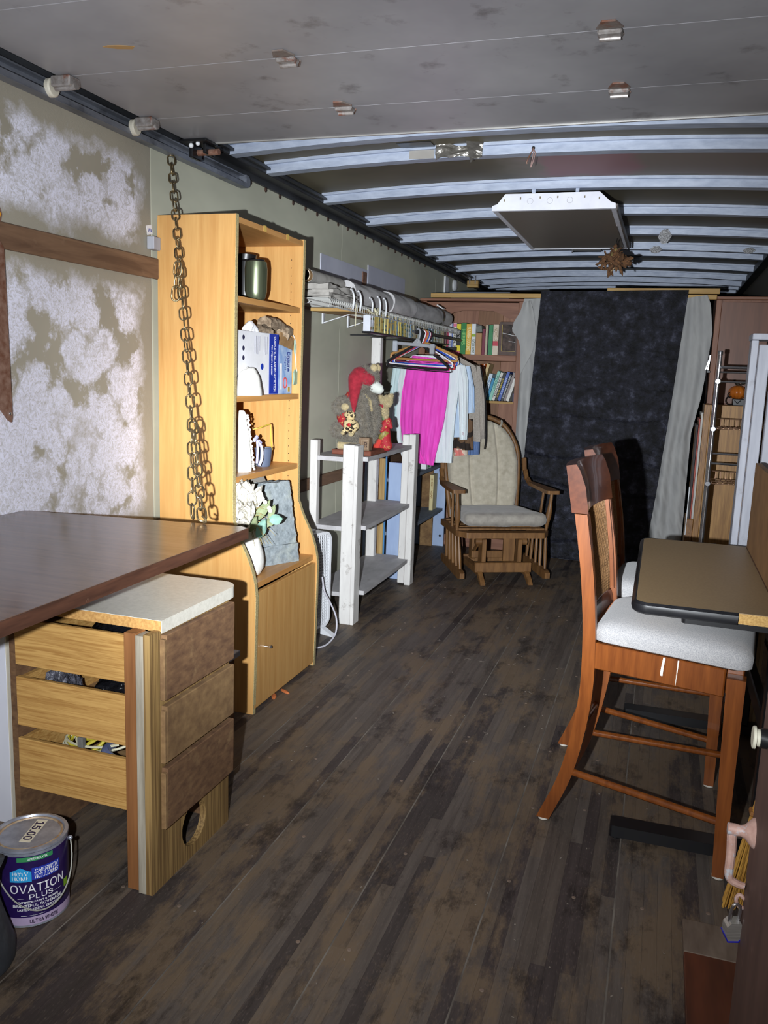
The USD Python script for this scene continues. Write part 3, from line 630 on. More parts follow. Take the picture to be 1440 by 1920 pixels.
t.add('lace_edge', cat([sph((-1.525 + 0.02 + 0.022 * (1 - z / 0.24) + 0.003 * math.sin(z * 400), 2.905 + .02 * (1 - z / .24), 0.895 + z), 0.0055, 1) for z in np.arange(0.006, 0.215, 0.009)]), PLASTER, kind='stuff')
LAV = flat('lavender_ribbon', (192, 190, 226), 0.6)
t.add('bow', [obox((-1.487, 2.945, 1.018), (0.012, 0.034, 0.016), rot('x', 30), 0.004), obox((-1.484, 2.975, 1.004), (0.01, 0.03, 0.013), rot('x', -25), 0.004), tube(smoothpath([(-1.485, 2.955, 1.01), (-1.48, 2.985, 0.98), (-1.482, 2.992, 0.94), (-1.485, 2.975, 0.91)], 5), 0.006, 6), tube(smoothpath([(-1.485, 2.955, 1.01), (-1.486, 2.962, 0.97), (-1.487, 2.958, 0.92)], 5), 0.005, 6)], LAV)
t = Thing('small_grey_bucket', 'small slate grey bucket with a yellow wire handle beside the lace figure', 'bucket', (-1.525, 3.09, 0.893))
t.add('pail', lathe([(0.026, 0), (0.030, 0.01), (0.036, 0.07), (0.038, 0.071), (0.038, 0.076), (0.034, 0.076), (0.033, 0.07), (0.027, 0.012)], 28, (-1.525, 3.09, 0.8935)), col((88, 98, 120), 0.4))
t.add('wire_handle', tube(smoothpath([(-1.49, 3.10, 0.962), (-1.488, 3.085, 1.0), (-1.487, 3.075, 1.06), (-1.49, 3.062, 1.066), (-1.50, 3.00, 1.056), (-1.52, 2.985, 1.05)], 5), 0.0024, 6), col((210, 184, 70), 0.4))
t = Thing('black_pouch', 'black pouch with a grey flap, tucked behind the artificial flowers', 'bag', (-1.60, 2.98, 0.5))
t.add('pouch', lumpy((-1.665, 2.86, 0.672), (0.07, 0.10, 0.145), 9, 0.12, 3, False), BLACK)
t.add('flap', xf(box(-0.004, 0.004, -0.055, 0.055, -0.05, 0.05, 0.003), rot('z', -20) @ rot('x', 30), (-1.555, 3.06, 0.842)), col((132, 128, 122)))
t.add('snap', sph((-1.549, 3.07, 0.85), 0.006, 1), BLACK)
# carved stone block
STONE = mat('blue_grey_stone', (152, 161, 166), (112, 121, 126), scale=(45, 45, 45), detail=6, rough=0.95, bump=0.7, dist=0.006, dirt=(172, 178, 168), dscale=14, damt=0.5)
def stone(w0, w1, d0, d1, z0, z1, seed):
    m = trimesh.creation.box((1, 1, 1))
    for _ in range(5): m = m.subdivide()
    v = np.array(m.vertices); t = v[:, 2] + 0.5
    v[:, 0] *= w0 + (w1 - w0) * t; v[:, 1] *= d0 + (d1 - d0) * t; v[:, 2] = z0 + (z1 - z0) * t
    v[:, :2] += (meshkit.fbm(v * 45, 4, seed)[:, None] - 0.5) * 0.009 * np.sign(v[:, :2])
    v[:, 2] += (meshkit.fbm(v * 30 + 5, 3, seed) - 0.5) * 0.016 * (t > 0.99)
    return tm(v, m.faces)
t = Thing('stone_block', 'rough tapering blue grey stone block standing behind the white vase', 'stone', (-1.475, 3.078, 0.5005), 62)
t.add('base', stone(0.205, 0.198, 0.10, 0.095, 0, 0.078, 1), STONE, smooth=35)
t.add('shaft', stone(0.19, 0.125, 0.088, 0.06, 0.079, 0.335, 2), STONE, smooth=35)
# vase with artificial flowers
VX, VY = -1.468, 2.845
CER = mat('white_hammered_ceramic', (238, 236, 230), (228, 226, 220), scale=(30, 30, 30), rough=0.5, bump=0.3, dist=0.004, bscale=(70, 70, 70))
t = Thing('white_vase', 'white dimpled ceramic vase on the beech bookcase deck', 'vase', (VX, VY, 0.5))
t.add('body', lathe([(0.034, 0.0005), (0.052, 0.006), (0.064, 0.03), (0.067, 0.055), (0.062, 0.09), (0.05, 0.13), (0.041, 0.16), (0.037, 0.185), (0.039, 0.197), (0.035, 0.198), (0.033, 0.17)], 40, (VX, VY, 0.5)), CER)
def petal(L, W, curl, th=0.0022):
    def f(u, v):
        w = W * np.sin(np.pi * np.clip(0.06 + 0.94 * u, 0, 1)) ** 0.8 * (v - 0.5)
        return np.stack([w, -curl * u ** 2 - 0.25 * W * (2 * v - 1) ** 2 + 0.1 * W, L * u], -1)
    return shell(f, 7, 5, th)
def aim(d, tw):
    d = np.asarray(d, float) / np.linalg.norm(d)
    x = np.cross([0, 1.0, 0.2], d); x /= np.linalg.norm(x)
    return np.stack([x, np.cross(d, x), d], 1) @ rot('z', tw)
bq = Thing('flower_bouquet', 'bunch of white lily like artificial flowers with sage leaves in the vase', 'flowers', (VX, VY, 0.66))
PETAL = usdkit.material(stage, '/World/Looks/cream_petal', {'p': ('principled_bsdf', {'base_color': lin((252, 249, 240)), 'roughness': 0.6}), 't': ('translucent_bsdf', {'color': lin((230, 222, 200))}), 'x': ('mix_closure', {'fac': 0.15})}, [('p.BSDF', 'x.closure1'), ('t.BSDF', 'x.closure2')], surface='x.closure')
LEAF = mat('sage_leaf', (150, 160, 124), (124, 138, 104), scale=(30, 30, 30), rough=0.6)
AQUA = mat('eucalyptus_leaf', (148, 186, 172), (128, 168, 156), scale=(30, 30, 30), rough=0.6)
DRY = mat('dry_grass', (176, 160, 108), (132, 118, 76), scale=(60, 60, 60), rough=0.8)
base = np.array([VX, VY, 0.675])
frng = np.random.default_rng(5)
heads = [((-1.425, 2.74, 0.77), 0.10, 7), ((-1.43, 2.735, 0.725), 0.10, 7), ((-1.492, 2.785, 0.80), 0.13, 9), ((-1.515, 2.765, 0.745), 0.12, 9), ((-1.45, 2.795, 0.83), 0.11, 8), ((-1.415, 2.815, 0.815), 0.09, 7), ((-1.50, 2.77, 0.70), 0.10, 7), ((-1.475, 2.765, 0.76), 0.12, 8), ((-1.535, 2.775, 0.79), 0.10, 7)]
for h, L, n in heads:
    h = np.array(h)
    d = h - base + [0, 0, 0.03]
    d /= np.linalg.norm(d)
    for i in range(n):
        side = np.array([math.cos(i * 2.4), -abs(math.sin(i * 2.4)) * 0.8, math.sin(i * 2.4 + 1)])
        dd = d + side * frng.uniform(0.15, 0.6)
        Rm = aim(dd, frng.uniform(-40, 40))
        pm_ = xf(petal(L * frng.uniform(.8, 1.15), 0.046, frng.uniform(-0.01, 0.02)), Rm, h - d * 0.05)
        pv_ = np.array(pm_.vertices)                                    # petals stay clear of the bookcase side
        pv_[:, 1] = np.where(pv_[:, 0] < -1.435, np.maximum(pv_[:, 1], 2.726 + 0.1 * np.maximum(0, 2.726 - pv_[:, 1])), pv_[:, 1])
        bq.add('petal', tm(pv_, pm_.faces), PETAL, smooth=True)
    bq.add('stem', tube(smoothpath([base - [0, 0, 0.05], base + (h - base) * 0.5 + [0.005, 0, 0], h - d * 0.04], 5), 0.003, 6), DRY)
for c, dd, L, W, m in (((-1.43, 2.83, 0.715), (0.5, 0.1, 0.7), 0.11, 0.05, LEAF), ((-1.405, 2.83, 0.70), (0.65, 0.1, 0.35), 0.08, 0.045, LEAF), ((-1.41, 2.82, 0.655), (0.3, -0.05, 0.55), 0.09, 0.062, AQUA), ((-1.362, 2.82, 0.728), (0.6, 0, 0.12), 0.062, 0.056, AQUA), ((-1.372, 2.83, 0.725), (0.35, 0.05, 0.9), 0.07, 0.032, LEAF), ((-1.44, 2.80, 0.68), (0.35, -0.1, 0.5), 0.085, 0.05, LEAF), ((-1.46, 2.79, 0.70), (0.2, -0.2, 0.7), 0.10, 0.045, LEAF), ((-1.52, 2.79, 0.70), (-0.3, -0.1, 0.7), 0.08, 0.035, DRY)):
    bq.add('leaf', xf(petal(L, W * 0.72, 0.01), aim(dd, frng.uniform(-25, 25)), c), m, smooth=True)
blades = []
for i in range(46):
    a = frng.uniform(-0.6, 1.3); r = frng.uniform(0.04, 0.14)
    e = base + [r * math.cos(a) * 0.9, -abs(frng.normal(0, 0.03)), frng.uniform(-0.06, 0.14)]
    if e[2] < 0.62 or e[0] > -1.30: e[2] = max(e[2], 0.63)
    blades.append(tube(smoothpath([base + frng.normal(0, .008, 3) - [0, 0, .02], base + (e - base) * 0.45 + [0, -0.01, 0.045], e], 4), [0.0026, 0.0006], 4))
bq.add('grass', cat(blades), DRY, kind='stuff')
for p in ((-1.372, 2.80, 0.797), (-1.385, 2.805, 0.808), (-1.36, 2.81, 0.775), (-1.355, 2.81, 0.765), (-1.41, 2.80, 0.80)):
    bq.add('berry', sph(p, 0.0085, 2), PETAL)

# ------------------------------------------------------------------ small wall things at the left
t = Thing('saw_blade', 'rusty brown pointed blade hanging below the timber rail, at the left edge', 'blade', (XL + 0.01, 1.9, 1.11))
t.add('blade', prism([(1.88, 1.66), (1.938, 1.592), (1.946, 1.13), (1.942, 1.115), (1.93, 1.122), (1.88, 1.18)], 0.006, 'x', XL + 0.0215), RUST)
t.add('rivet', sph((XL + 0.0275, 1.936, 1.14), 0.005, 1), CHROME)
t = Thing('yellow_sign', 'corner of a yellow sign with dark border above the timber rail', 'sign', (XL + 0.01, 1.86, 1.66))
t.add('border', prism([(1.80, 1.664), (1.952, 1.664), (1.958, 1.684), (1.946, 1.715), (1.946, 1.77), (1.941, 1.79), (1.80, 1.80)], 0.006, 'x', XL + 0.001), RUST)
t.add('face', prism([(1.80, 1.667), (1.945, 1.667), (1.951, 1.684), (1.942, 1.703), (1.80, 1.74)], 0.002, 'x', XL + 0.007), col((232, 178, 30)))
t = Thing('price_tag', 'small white paper tag with blue marks stuck near the bookcase corner', 'tag', (XL, 2.68, 1.76))
t.add('paper', obox((XL + 0.0015, 2.672, 1.758), (0.001, 0.034, 0.032), rot('x', 14)), WHITECARD)
t.add('marks', cat([obox((XL + 0.0022, 2.664 + 0.006 * i, 1.757), (0.0004, 0.003, 0.014 - 0.003 * (i % 2)), rot('x', 14)) for i in range(4)]), col((70, 80, 150)))
one('grey_wood_scrap', box(XL + 0.0005, XL + 0.03, 2.655, 2.70, 1.69, 1.735, 0.003), GREYWOOD, 'short grey block of wood on the wall, behind the beech bookcase edge', 'wood block')
# ------------------------------------------------------------------ home-made drawer unit under the table
ZEBRA = mat('grooved_panel_veneer', (158, 128, 80), (110, 84, 50), scale=(160, 160, 3), detail=3, rough=0.6, lo=0.4, hi=0.6)
ROUGHPLY = mat('rough_brown_plywood', (124, 92, 62), (90, 62, 42), scale=(30, 26, 60), detail=6, rough=0.85, bump=0.2, dist=0.004, dirt=(150, 120, 82), dscale=16, damt=0.55, dlo=0.58, dhi=0.72)
ROUGHPLY2 = mat('pale_brown_plywood', (142, 112, 74), (112, 84, 54), scale=(30, 26, 40), detail=6, rough=0.85, bump=0.2, dist=0.004, dirt=(92, 66, 44), dscale=9, damt=0.6, dlo=0.5, dhi=0.66)
REDWOOD = mat('brown_post', (150, 100, 58), (120, 76, 42), scale=(60, 60, 3), detail=5, rough=0.6)
WHITELAM = mat('speckled_white_laminate', (216, 212, 200), (200, 196, 184), scale=(90, 90, 90), rough=0.35)
DX, DY0, DY1 = -1.088, 1.622, 2.004
T = Thing('drawer_unit', 'open sided drawer unit with three oak drawers and a white counter under the table', 'drawers', (-1.3, 1.81, 0))
fp = Polygon([(DY0, 0.0), (DY1, 0.0), (DY1, 0.668), (DY0, 0.668)]).difference(Polygon([(1.818 + 0.060 * math.cos(a), 0.092 + 0.060 * math.sin(a)) for a in np.linspace(0, 2 * np.pi, 40, endpoint=False)]))
T.add('front_panel', prism(fp, 0.018, 'x', DX - 0.018), ZEBRA, smooth=False)
T.add('front_post', box(DX - 0.075, DX - 0.040, DY0 + 0.004, DY0 + 0.045, 0.001, 0.666, 0.002), REDWOOD)
T.add('plywood_edge', [box(DX - 0.0395, DX - 0.0185, DY0 - 0.001, DY0 + 0.04, 0.0, 0.664, 0.001)], mat('grey_plywood_edge', (176, 168, 152), (130, 120, 104), scale=(60, 60, 4), detail=6, rough=0.8))
for i, (a, b, m) in enumerate(((0.494, 0.657, ROUGHPLY), (0.333, 0.478, ROUGHPLY2), (0.160, 0.318, ROUGHPLY))):
    mm = obox((DX + 0.0095, (DY0 + DY1) / 2 + 0.019, (a + b) / 2), (0.018, DY1 - DY0 - 0.044, b - a), rot('x', -0.6), 0.002)
    p = T.add('drawer_front', mm, m)
    T.add('groove', box(DX + 0.006, DX + 0.0195, DY0 + 0.03, DY0 + 0.041, a + 0.004, b - 0.006, 0.002), ROUGHPLY2, p)
for a, b in ((0.527, 0.648), (0.363, 0.494), (0.192, 0.328)):
    y0, y1, x0, x1 = 1.655, 1.985, -1.508, DX - 0.08
    p = T.add('drawer_side', box(x0, x1, y0, y0 + 0.012, a, b, 0.001), OAKX)
    T.add('drawer_side', box(x0, x1, y1 - 0.012, y1, a, b - 0.004, 0.001), OAKX)
    T.add('drawer_back', box(x0, x0 + 0.012, y0 + 0.012, y1 - 0.012, a, b - 0.004), OAKX)
    T.add('drawer_end', box(x1 - 0.012, x1, y0 + 0.012, y1 - 0.012, a, b - 0.004), OAKX)
    T.add('drawer_bottom', box(x0 + 0.012, x1 - 0.012, y0 + 0.012, y1 - 0.012, a + 0.004, a + 0.012), CARD)
    T.add('runner', box(x0 + 0.012, DX - 0.08, y1 - 0.002, y1 + 0.018, a - 0.02, a - 0.001), REDWOOD)
T.add('back_post', box(-1.53, -1.512, 1.66, 2.0, 0.0, 0.66), ROUGHPLY)
T.add('far_panel', box(-1.51, DX - 0.02, 2.004, 2.018, 0.0, 0.662), ROUGHPLY)
top = [(-1.56, 1.664), (-1.083, 1.664)] + [(-1.083 - 0.055 + 0.055 * math.cos(a), 2.062 - 0.055 + 0.055 * math.sin(a)) for a in np.linspace(0, np.pi / 2, 10)] + [(-1.56, 2.062)]
pc = T.add('counter_core', prism(Polygon(top).buffer(-0.0012), 0.026, 'z', 0.666), mat('chipboard_face', (206, 160, 96), (172, 126, 70), scale=(120, 120, 120), detail=3, rough=0.9), smooth=False)
T.add('counter_laminate', prism(top, 0.0012, 'z', 0.6922), WHITELAM, pc, smooth=False)
edge = [np.array([x, y]) for x, y in top[1:12]]
T.add('counter_edge', cat([obox(((a[0] + b[0]) / 2, (a[1] + b[1]) / 2, 0.677), (0.0016, np.linalg.norm(b - a) + 0.0006, 0.030), rot('z', math.degrees(math.atan2(b[1] - a[1], b[0] - a[0])) - 90)) for a, b in zip(edge[:-1], edge[1:])]), WHITELAM, pc, smooth=False)
# what lies in the drawers
SHINY = mat('glossy_black_film', (26, 26, 30), (14, 14, 17), scale=(30, 30, 30), rough=0.18, bump=0.6, dist=0.02, bscale=(40, 40, 90))
GREYFILM = mat('crinkled_grey_film', (120, 120, 132), (52, 52, 58), scale=(40, 40, 60), rough=0.22, bump=0.8, dist=0.02, bscale=(60, 60, 60))
one('black_plastic_bag', lumpy((-1.285, 1.80, 0.376), (0.098, 0.10, 0.122), 3, 0.2, 3), SHINY, 'glossy black plastic bag poking out of the middle drawer', 'bag')
one('crinkled_wrapper', lumpy((-1.45, 1.76, 0.376), (0.045, 0.07, 0.125), 8, 0.4, 3), GREYFILM, 'crinkled clear grey wrapper at the left end of the middle drawer', 'wrapper')
one('black_plastic_bag', lumpy((-1.27, 1.82, 0.540), (0.14, 0.12, 0.115), 5, 0.18, 3), SHINY, 'glossy black bag stuffed in the top drawer right under the counter', 'bag')
CABLE = flat('cream_cable', (214, 208, 178), 0.5)
def coil(name, c, rx, ry, z, n, r, m, label, seed, cat_='cable'):
    g = np.random.default_rng(seed)
    pts = []
    for i in range(n * 10):
        a = i / 10 * 2 * np.pi
        k = 1 + 0.25 * math.sin(i * 0.37 + seed)
        pts.append((c[0] + rx * k * math.cos(a), c[1] + ry * k * math.sin(a), z + 0.02 * math.sin(a * 0.7 + seed) + 0.02 * i / (n * 10) + 0.012 * math.sin(a)))
    one(name, tube(smoothpath(pts, 2), r, 6), m, label, cat_)
coil('cream_cable', (-1.33, 1.77), 0.10, 0.06, 0.282, 6, 0.0035, CABLE, 'tangle of cream cable in the bottom drawer', 1)
coil('yellow_cable', (-1.38, 1.78), 0.05, 0.04, 0.29, 4, 0.005, col((206, 190, 60)), 'loops of yellow cord in the bottom drawer behind the cream cable', 2)
t = Thing('blue_grey_hose', 'bent blue grey plastic hose at the right end of the bottom drawer', 'hose', (-1.22, 1.76, 0.26))
t.add('hose', tube(smoothpath([(-1.30, 1.80, 0.30), (-1.285, 1.715, 0.306), (-1.24, 1.69, 0.298), (-1.19, 1.69, 0.292), (-1.18, 1.76, 0.27)], 6), 0.0125, 10), col((104, 112, 148), 0.35))
one('cable_end', tube(smoothpath([(-1.24, 1.70, 0.262), (-1.20, 1.685, 0.276), (-1.175, 1.69, 0.305), (-1.172, 1.72, 0.30)], 5), 0.003, 6), CABLE, 'short cream wire end below the blue grey hose', 'cable')
t = Thing('grey_connector', 'small grey plug block among the yellow cord loops', 'plug', (-1.355, 1.70, 0.30))
t.add('block', box(-1.362, -1.346, 1.70, 1.716, 0.285, 0.335, 0.002), col((110, 108, 104)))
t.add('prongs', cat(box(-1.360, -1.357, 1.704, 1.712, 0.335, 0.345), box(-1.351, -1.348, 1.704, 1.712, 0.335, 0.345)), CHROME)

# ------------------------------------------------------------------ by the drawers: white board, crate, paint can, rubber bag
t = Thing('white_board', 'white painted board standing on end beneath the dark table', 'board', (-1.70, 1.768, 0))
t.add('board', box(-1.768, -1.636, 1.76, 1.778, 0.0, 0.772, 0.001), mat('gloss_white_paint', (226, 228, 240), (216, 218, 232), scale=(8, 8, 3), rough=0.4))
t.add('edge', box(-1.6358, -1.632, 1.7605, 1.7775, 0.001, 0.771), PAPER)
t = Thing('low_wooden_crate', 'low grey brown wooden crate standing between drawer unit and bookcase', 'crate', (-1.33, 2.18, 0))
t.add('top_board', box(-1.47, -1.205, 2.075, 2.295, 0.386, 0.404, 0.002), GREYWOOD)
t.add('side_board', box(-1.236, -1.22, 2.085, 2.285, 0.0, 0.3855, 0.002), ROUGHPLY)
t.add('side_board', box(-1.46, -1.444, 2.085, 2.285, 0.0, 0.3855, 0.002), ROUGHPLY)
t.add('end_board', box(-1.4435, -1.2365, 2.265, 2.281, 0.0, 0.3855, 0.002), ROUGHPLY)

cx, cy, cr, chh = -1.332, 1.488, 0.083, 0.193
PURPLE = mat('deep_purple_label', (44, 26, 88), (34, 20, 72), scale=(20, 20, 20), rough=0.3)
LIDM = mat('paint_stained_lid', (196, 178, 152), (168, 140, 108), scale=(40, 40, 40), detail=5, rough=0.45, metal=0.2, dirt=(120, 76, 44), dscale=24, damt=0.8, dlo=0.5, dhi=0.64)
CANM = mat('can_metal', (176, 180, 194), (140, 144, 158), scale=(30, 30, 30), rough=0.35, metal=0.4)
T = Thing('paint_can', 'dark purple gallon paint can with a 15.00 price on its stained lid', 'paint can', (cx, cy, 0))
T.add('body', lathe([(cr - 0.002, 0.0), (cr + 0.001, 0.002), (cr, 0.006), (cr, 0.186), (cr + 0.0015, 0.189)], 64, (cx, cy, 0)), CANM)
T.add('label_band', lathe([(cr, 0.026), (cr + 0.0006, 0.0262), (cr + 0.0006, 0.178), (cr, 0.1785)], 64, (cx, cy, 0)), PURPLE)
T.add('base_band', lathe([(cr, 0.006), (cr + 0.0005, 0.0065), (cr + 0.0005, 0.0255), (cr, 0.026)], 64, (cx, cy, 0)), col((186, 166, 200)))
lid = T.add('rim', lathe([(cr - 0.001, 0.184), (cr + 0.0025, 0.188), (cr + 0.002, 0.193), (cr - 0.006, 0.1945), (cr - 0.009, 0.189), (cr - 0.011, 0.186)], 64, (cx, cy, 0)), CANM)
T.add('lid', lathe([(cr - 0.009, 0.184), (cr - 0.0095, 0.191), (cr - 0.014, 0.192), (cr - 0.016, 0.1885), (0.0, 0.1885)], 64, (cx, cy, 0)), LIDM)
va = math.atan2(-cy, -cx - 0.0) + 0.16                                # the label faces the camera, a little to its right
def wrap(m, ang, z0, r=cr + 0.0008):
    v = np.array(m.vertices)
    a = ang + v[:, 0] / r
    R2 = r + v[:, 2]
    return tm(np.stack([cx + R2 * np.cos(a), cy + R2 * np.sin(a), z0 + v[:, 1]], 1), m.faces)
def cantext(s, h, u, z, width=None, bold=False, skew=0.0):
    m = meshkit.text_mesh(s, h, 0.0004, bold); m = m.subdivide() if len(m.faces) < 400 else m
    v = np.array(m.vertices)
    if width: v[:, 0] *= width / v[:, 0].max()
    v[:, 0] += u + skew * v[:, 1]
    return wrap(tm(v, m.faces), va, z)
def patch(u0, u1, z0, z1, d=0.0004, poly=None):
    P = poly or [(u0, z0), (u1, z0), (u1, z1), (u0, z1)]
    V, F = [], []
    n = 14
    for k in range(n + 1):
        u = u0 + (u1 - u0) * k / n
        zs = [p for p in (z0, z1)] if poly is None else poly(u)
        V += [(u, zs[0], d), (u, zs[1], d)]
    for k in range(n):
        a = 2 * k
        F += [(a, a + 2, a + 3), (a, a + 3, a + 1)]
    return wrap(tm(V, F), va, 0)
T.add('green_strip', patch(-0.045, 0.035, 0.166, 0.177), col((52, 140, 84)), smooth=True)
T.add('house_badge', patch(-0.062, -0.014, 0.118, 0.15, poly=lambda u: (0.116, 0.140 + 0.012 * (1 - abs(u + 0.038) / 0.024))), col((40, 160, 222)), smooth=True)
T.add('blue_badge', patch(-0.0135, 0.052, 0.119, 0.149), col((30, 52, 168)), smooth=True)
T.add('lime_spot', patch(0.066, 0.082, 0.066, 0.085), col((132, 178, 40)), smooth=True)
T.add('lettering', cat(cantext('HGTV', 0.0085, -0.057, 0.132, 0.036, True), cantext('HOME', 0.0085, -0.058, 0.1205, 0.039, True), cantext('SHERWIN', 0.0105, -0.009, 0.1345, 0.056, True, 0.2), cantext('WILLIAMS', 0.0105, -0.010, 0.1215, 0.058, True, 0.2),
                          cantext('OVATION', 0.0205, -0.064, 0.088, 0.128), cantext('PLUS', 0.012, -0.022, 0.0715, 0.055), cantext('INTERIOR PAINT & PRIMER', 0.0042, -0.046, 0.0625, 0.092, True), cantext('BEAUTIFUL COVERAGE.', 0.0062, -0.058, 0.0525, 0.116, True), cantext('LASTING FINISH. ZERO VOC.', 0.0052, -0.048, 0.0435, 0.10, True), cantext('INTERIOR | LATEX', 0.0048, -0.022, 0.169, 0.044, True),
                          patch(-0.046, -0.026, 0.0745, 0.0752, 0.0008), patch(0.037, 0.056, 0.0745, 0.0752, 0.0008), patch(-0.040, 0.012, 0.0305, 0.0312, 0.0008)), WPRINT, smooth=False)
T.add('base_lettering', cat(cantext('ULTRA WHITE', 0.0085, -0.022, 0.0115, 0.066, True)), col((44, 28, 60)), smooth=False)
xd = np.array([0.66, 0.75, 0]); xd /= np.linalg.norm(xd)                # sticker on the lid, read from the far right
st = T.add('price_sticker', obox((cx + 0.0, cy + 0.012, 0.1892), (0.098, 0.026, 0.0006), rot('z', 106)), col((232, 224, 200)))
sd = np.array([-math.cos(math.radians(106)), -math.sin(math.radians(106)), 0]); sy = np.array([-sd[1], sd[0], 0])
T.add('price', text('15.00', 0.019, np.array([cx, cy + 0.012, 0.1896]) - sd * 0.042 - sy * 0.0095, sd, sy, 0.0004, 0.082, True), col((40, 30, 70)), st, smooth=False)
hd = np.array([math.cos(va + 1.45), math.sin(va + 1.45), 0]); hf = np.array([math.cos(va), math.sin(va), 0])
hp = [(cx + (cr + 0.003) * (hd * math.cos(a))[0] + (0.012 + 0.105 * math.sin(a)) * hf[0], cy + (cr + 0.003) * (hd * math.cos(a))[1] + (0.012 + 0.105 * math.sin(a)) * hf[1], 0.165 - 0.105 * math.sin(a)) for a in np.linspace(0, np.pi, 25)]
T.add('wire_handle', tube(hp, 0.0018, 7), col((196, 196, 186), 0.4, 0.5))
T.add('handle_ear', [sph(hp[0], 0.006, 1), sph(hp[-1], 0.006, 1)], CANM)

RUB = mat('charcoal_rubber', (64, 68, 74), (42, 45, 50), scale=(12, 12, 12), detail=5, rough=0.6, bump=0.4, dist=0.01, dirt=(112, 116, 122), dscale=14, damt=0.35)
prof = [(0.10, 0.0), (0.135, 0.004), (0.14, 0.03), (0.12, 0.10), (0.10, 0.16), (0.105, 0.21), (0.115, 0.225), (0.10, 0.225), (0.09, 0.16)]
rb = lathe(prof, 48)
v = np.array(rb.vertices); v *= (1 + 0.22 * (meshkit.fbm(v * 11, 4, 2) - 0.5))[:, None] * [1, 1, 1]
v[:, 2] = np.maximum(v[:, 2] - v[:, 2].min() * 0, 0)
one('rubber_bag', tm(v * [0.80, 0.80, 1] + [-1.335, 1.268, 0.001], rb.faces), RUB, 'crumpled charcoal rubber bag in the bottom left corner before the paint can', 'bag')

# ------------------------------------------------------------------ right side: flip-top desk on a black T base
DESKLAM = mat('tan_desk_laminate', (150, 126, 92), (138, 114, 82), scale=(160, 160, 160), detail=3, rough=0.5)
RAWCHIP = mat('raw_chipboard', (206, 168, 104), (170, 132, 76), scale=(200, 200, 200), detail=3, rough=0.95)
T = Thing('training_desk', 'tan topped desk with black bumper edge, partly torn off, on black legs', 'desk', (0.28, 2.77, 0))
dk = [(-0.012 + 0.03, 2.285)] + [(0.57, 2.285), (0.57, 3.262), (0.02, 3.262)]
def rrect(x0, x1, y0, y1, r):
    return Polygon([(x0, y0), (x1, y0), (x1, y1), (x0, y1)]).buffer(-r).buffer(r, 8)
T.add('desktop', prism(rrect(-0.022, 0.58, 2.288, 3.262, 0.035), 0.002, 'z', 0.709), DESKLAM, smooth=False)
core = T.add('desktop_core', prism(rrect(-0.018, 0.578, 2.291, 3.258, 0.033), 0.028, 'z', 0.681), RAWCHIP, smooth=False)
o = np.array(rrect(-0.020, 0.579, 2.289, 3.260, 0.034).exterior.coords)
seg = [q for q in o if q[0] < 0.24]
seg = np.array(sorted(seg, key=lambda q: math.atan2(q[1] - 2.77, q[0] - 0.28) % (2 * np.pi)))
pth = np.vstack([[0.235, 3.260], seg[(seg[:, 1] > 2.2)], [0.235, 2.289]])
pth = pth[np.concatenate([[True], np.linalg.norm(np.diff(pth, axis=0), axis=1) > 1e-4])]
sec = [(0.004, -0.0135), (0.004, 0.0155), (-0.004, 0.0165), (-0.011, 0.010), (-0.013, 0), (-0.010, -0.011), (-0.002, -0.0165)]
def sweep2d(path, sec, z):
    V, F = [], []
    n = len(sec); k = len(path)
    t = np.gradient(path, axis=0); t /= np.linalg.norm(t, axis=1, keepdims=True)
    for i in range(k):
        nrm = np.array([t[i][1], -t[i][0]])                            # outward for a path that runs with the interior on its left
        for a, b in sec:
            V.append((path[i][0] + nrm[0] * -a, path[i][1] + nrm[1] * -a, z + b))
    for i in range(k - 1):
        for m in range(n):
            q = (m + 1) % n
            F += [(i * n + m, (i + 1) * n + m, (i + 1) * n + q), (i * n + m, (i + 1) * n + q, i * n + q)]
    for m in range(1, n - 1):
        F += [(0, m, m + 1), ((k - 1) * n, (k - 1) * n + m + 1, (k - 1) * n + m)]
    r = tm(V, F); r.fix_normals(); return r
T.add('bumper_edge', sweep2d(pth, sec, 0.695), mat('scuffed_black_rubber', (26, 26, 30), (18, 18, 21), scale=(20, 20, 20), rough=0.42, dirt=(84, 84, 92), dscale=18, damt=0.4, dlo=0.58, dhi=0.72))
for y in (2.335, 3.235):
    p = T.add('foot_bar', prism(rrect(-0.038, 0.575, y - 0.03, y + 0.03, 0.008), 0.034, 'z', 0.014), BLACKMETAL, smooth=False)
    T.add('glide', [lathe([(0.012, 0), (0.012, 0.0138)], 12, (-0.02, y, 0)), lathe([(0.012, 0), (0.012, 0.012)], 12, (0.55, y, 0))], BLACK, p)
    T.add('leg_column', box(0.325, 0.405, y - 0.022, y + 0.022, 0.0485, 0.662, 0.004), BLACKMETAL)
    T.add('top_bracket', prism(rrect(0.10, 0.56, y - 0.03, y + 0.03, 0.012), 0.019, 'z', 0.6615), BLACKMETAL, smooth=False)
T.add('stretcher', box(0.35, 0.38, 2.357, 3.213, 0.30, 0.36, 0.004), BLACKMETAL)
T.add('bolt', sph((0.365, 2.309, 0.60), 0.006, 1), CHROME)
t = Thing('upright_chipboard', 'tan chipboard panel standing on the desk at the right edge', 'board', (0.34, 2.8, 0.711))
t.add('panel', prism([(2.37, 0.7112), (3.235, 0.7112), (3.235, 1.02), (2.37, 1.02)], 0.018, 'x', 0.335), mat('tan_board_face', (160, 120, 76), (134, 98, 60), scale=(30, 10, 10), detail=5, rough=0.7))
t.add('raw_edge', box(0.334, 0.3352, 2.372, 3.233, 0.7112, 0.716), col((90, 58, 36)))
t = Thing('cream_board', 'narrow cream board standing behind the far desk leg', 'board', (0.40, 3.30, 0))
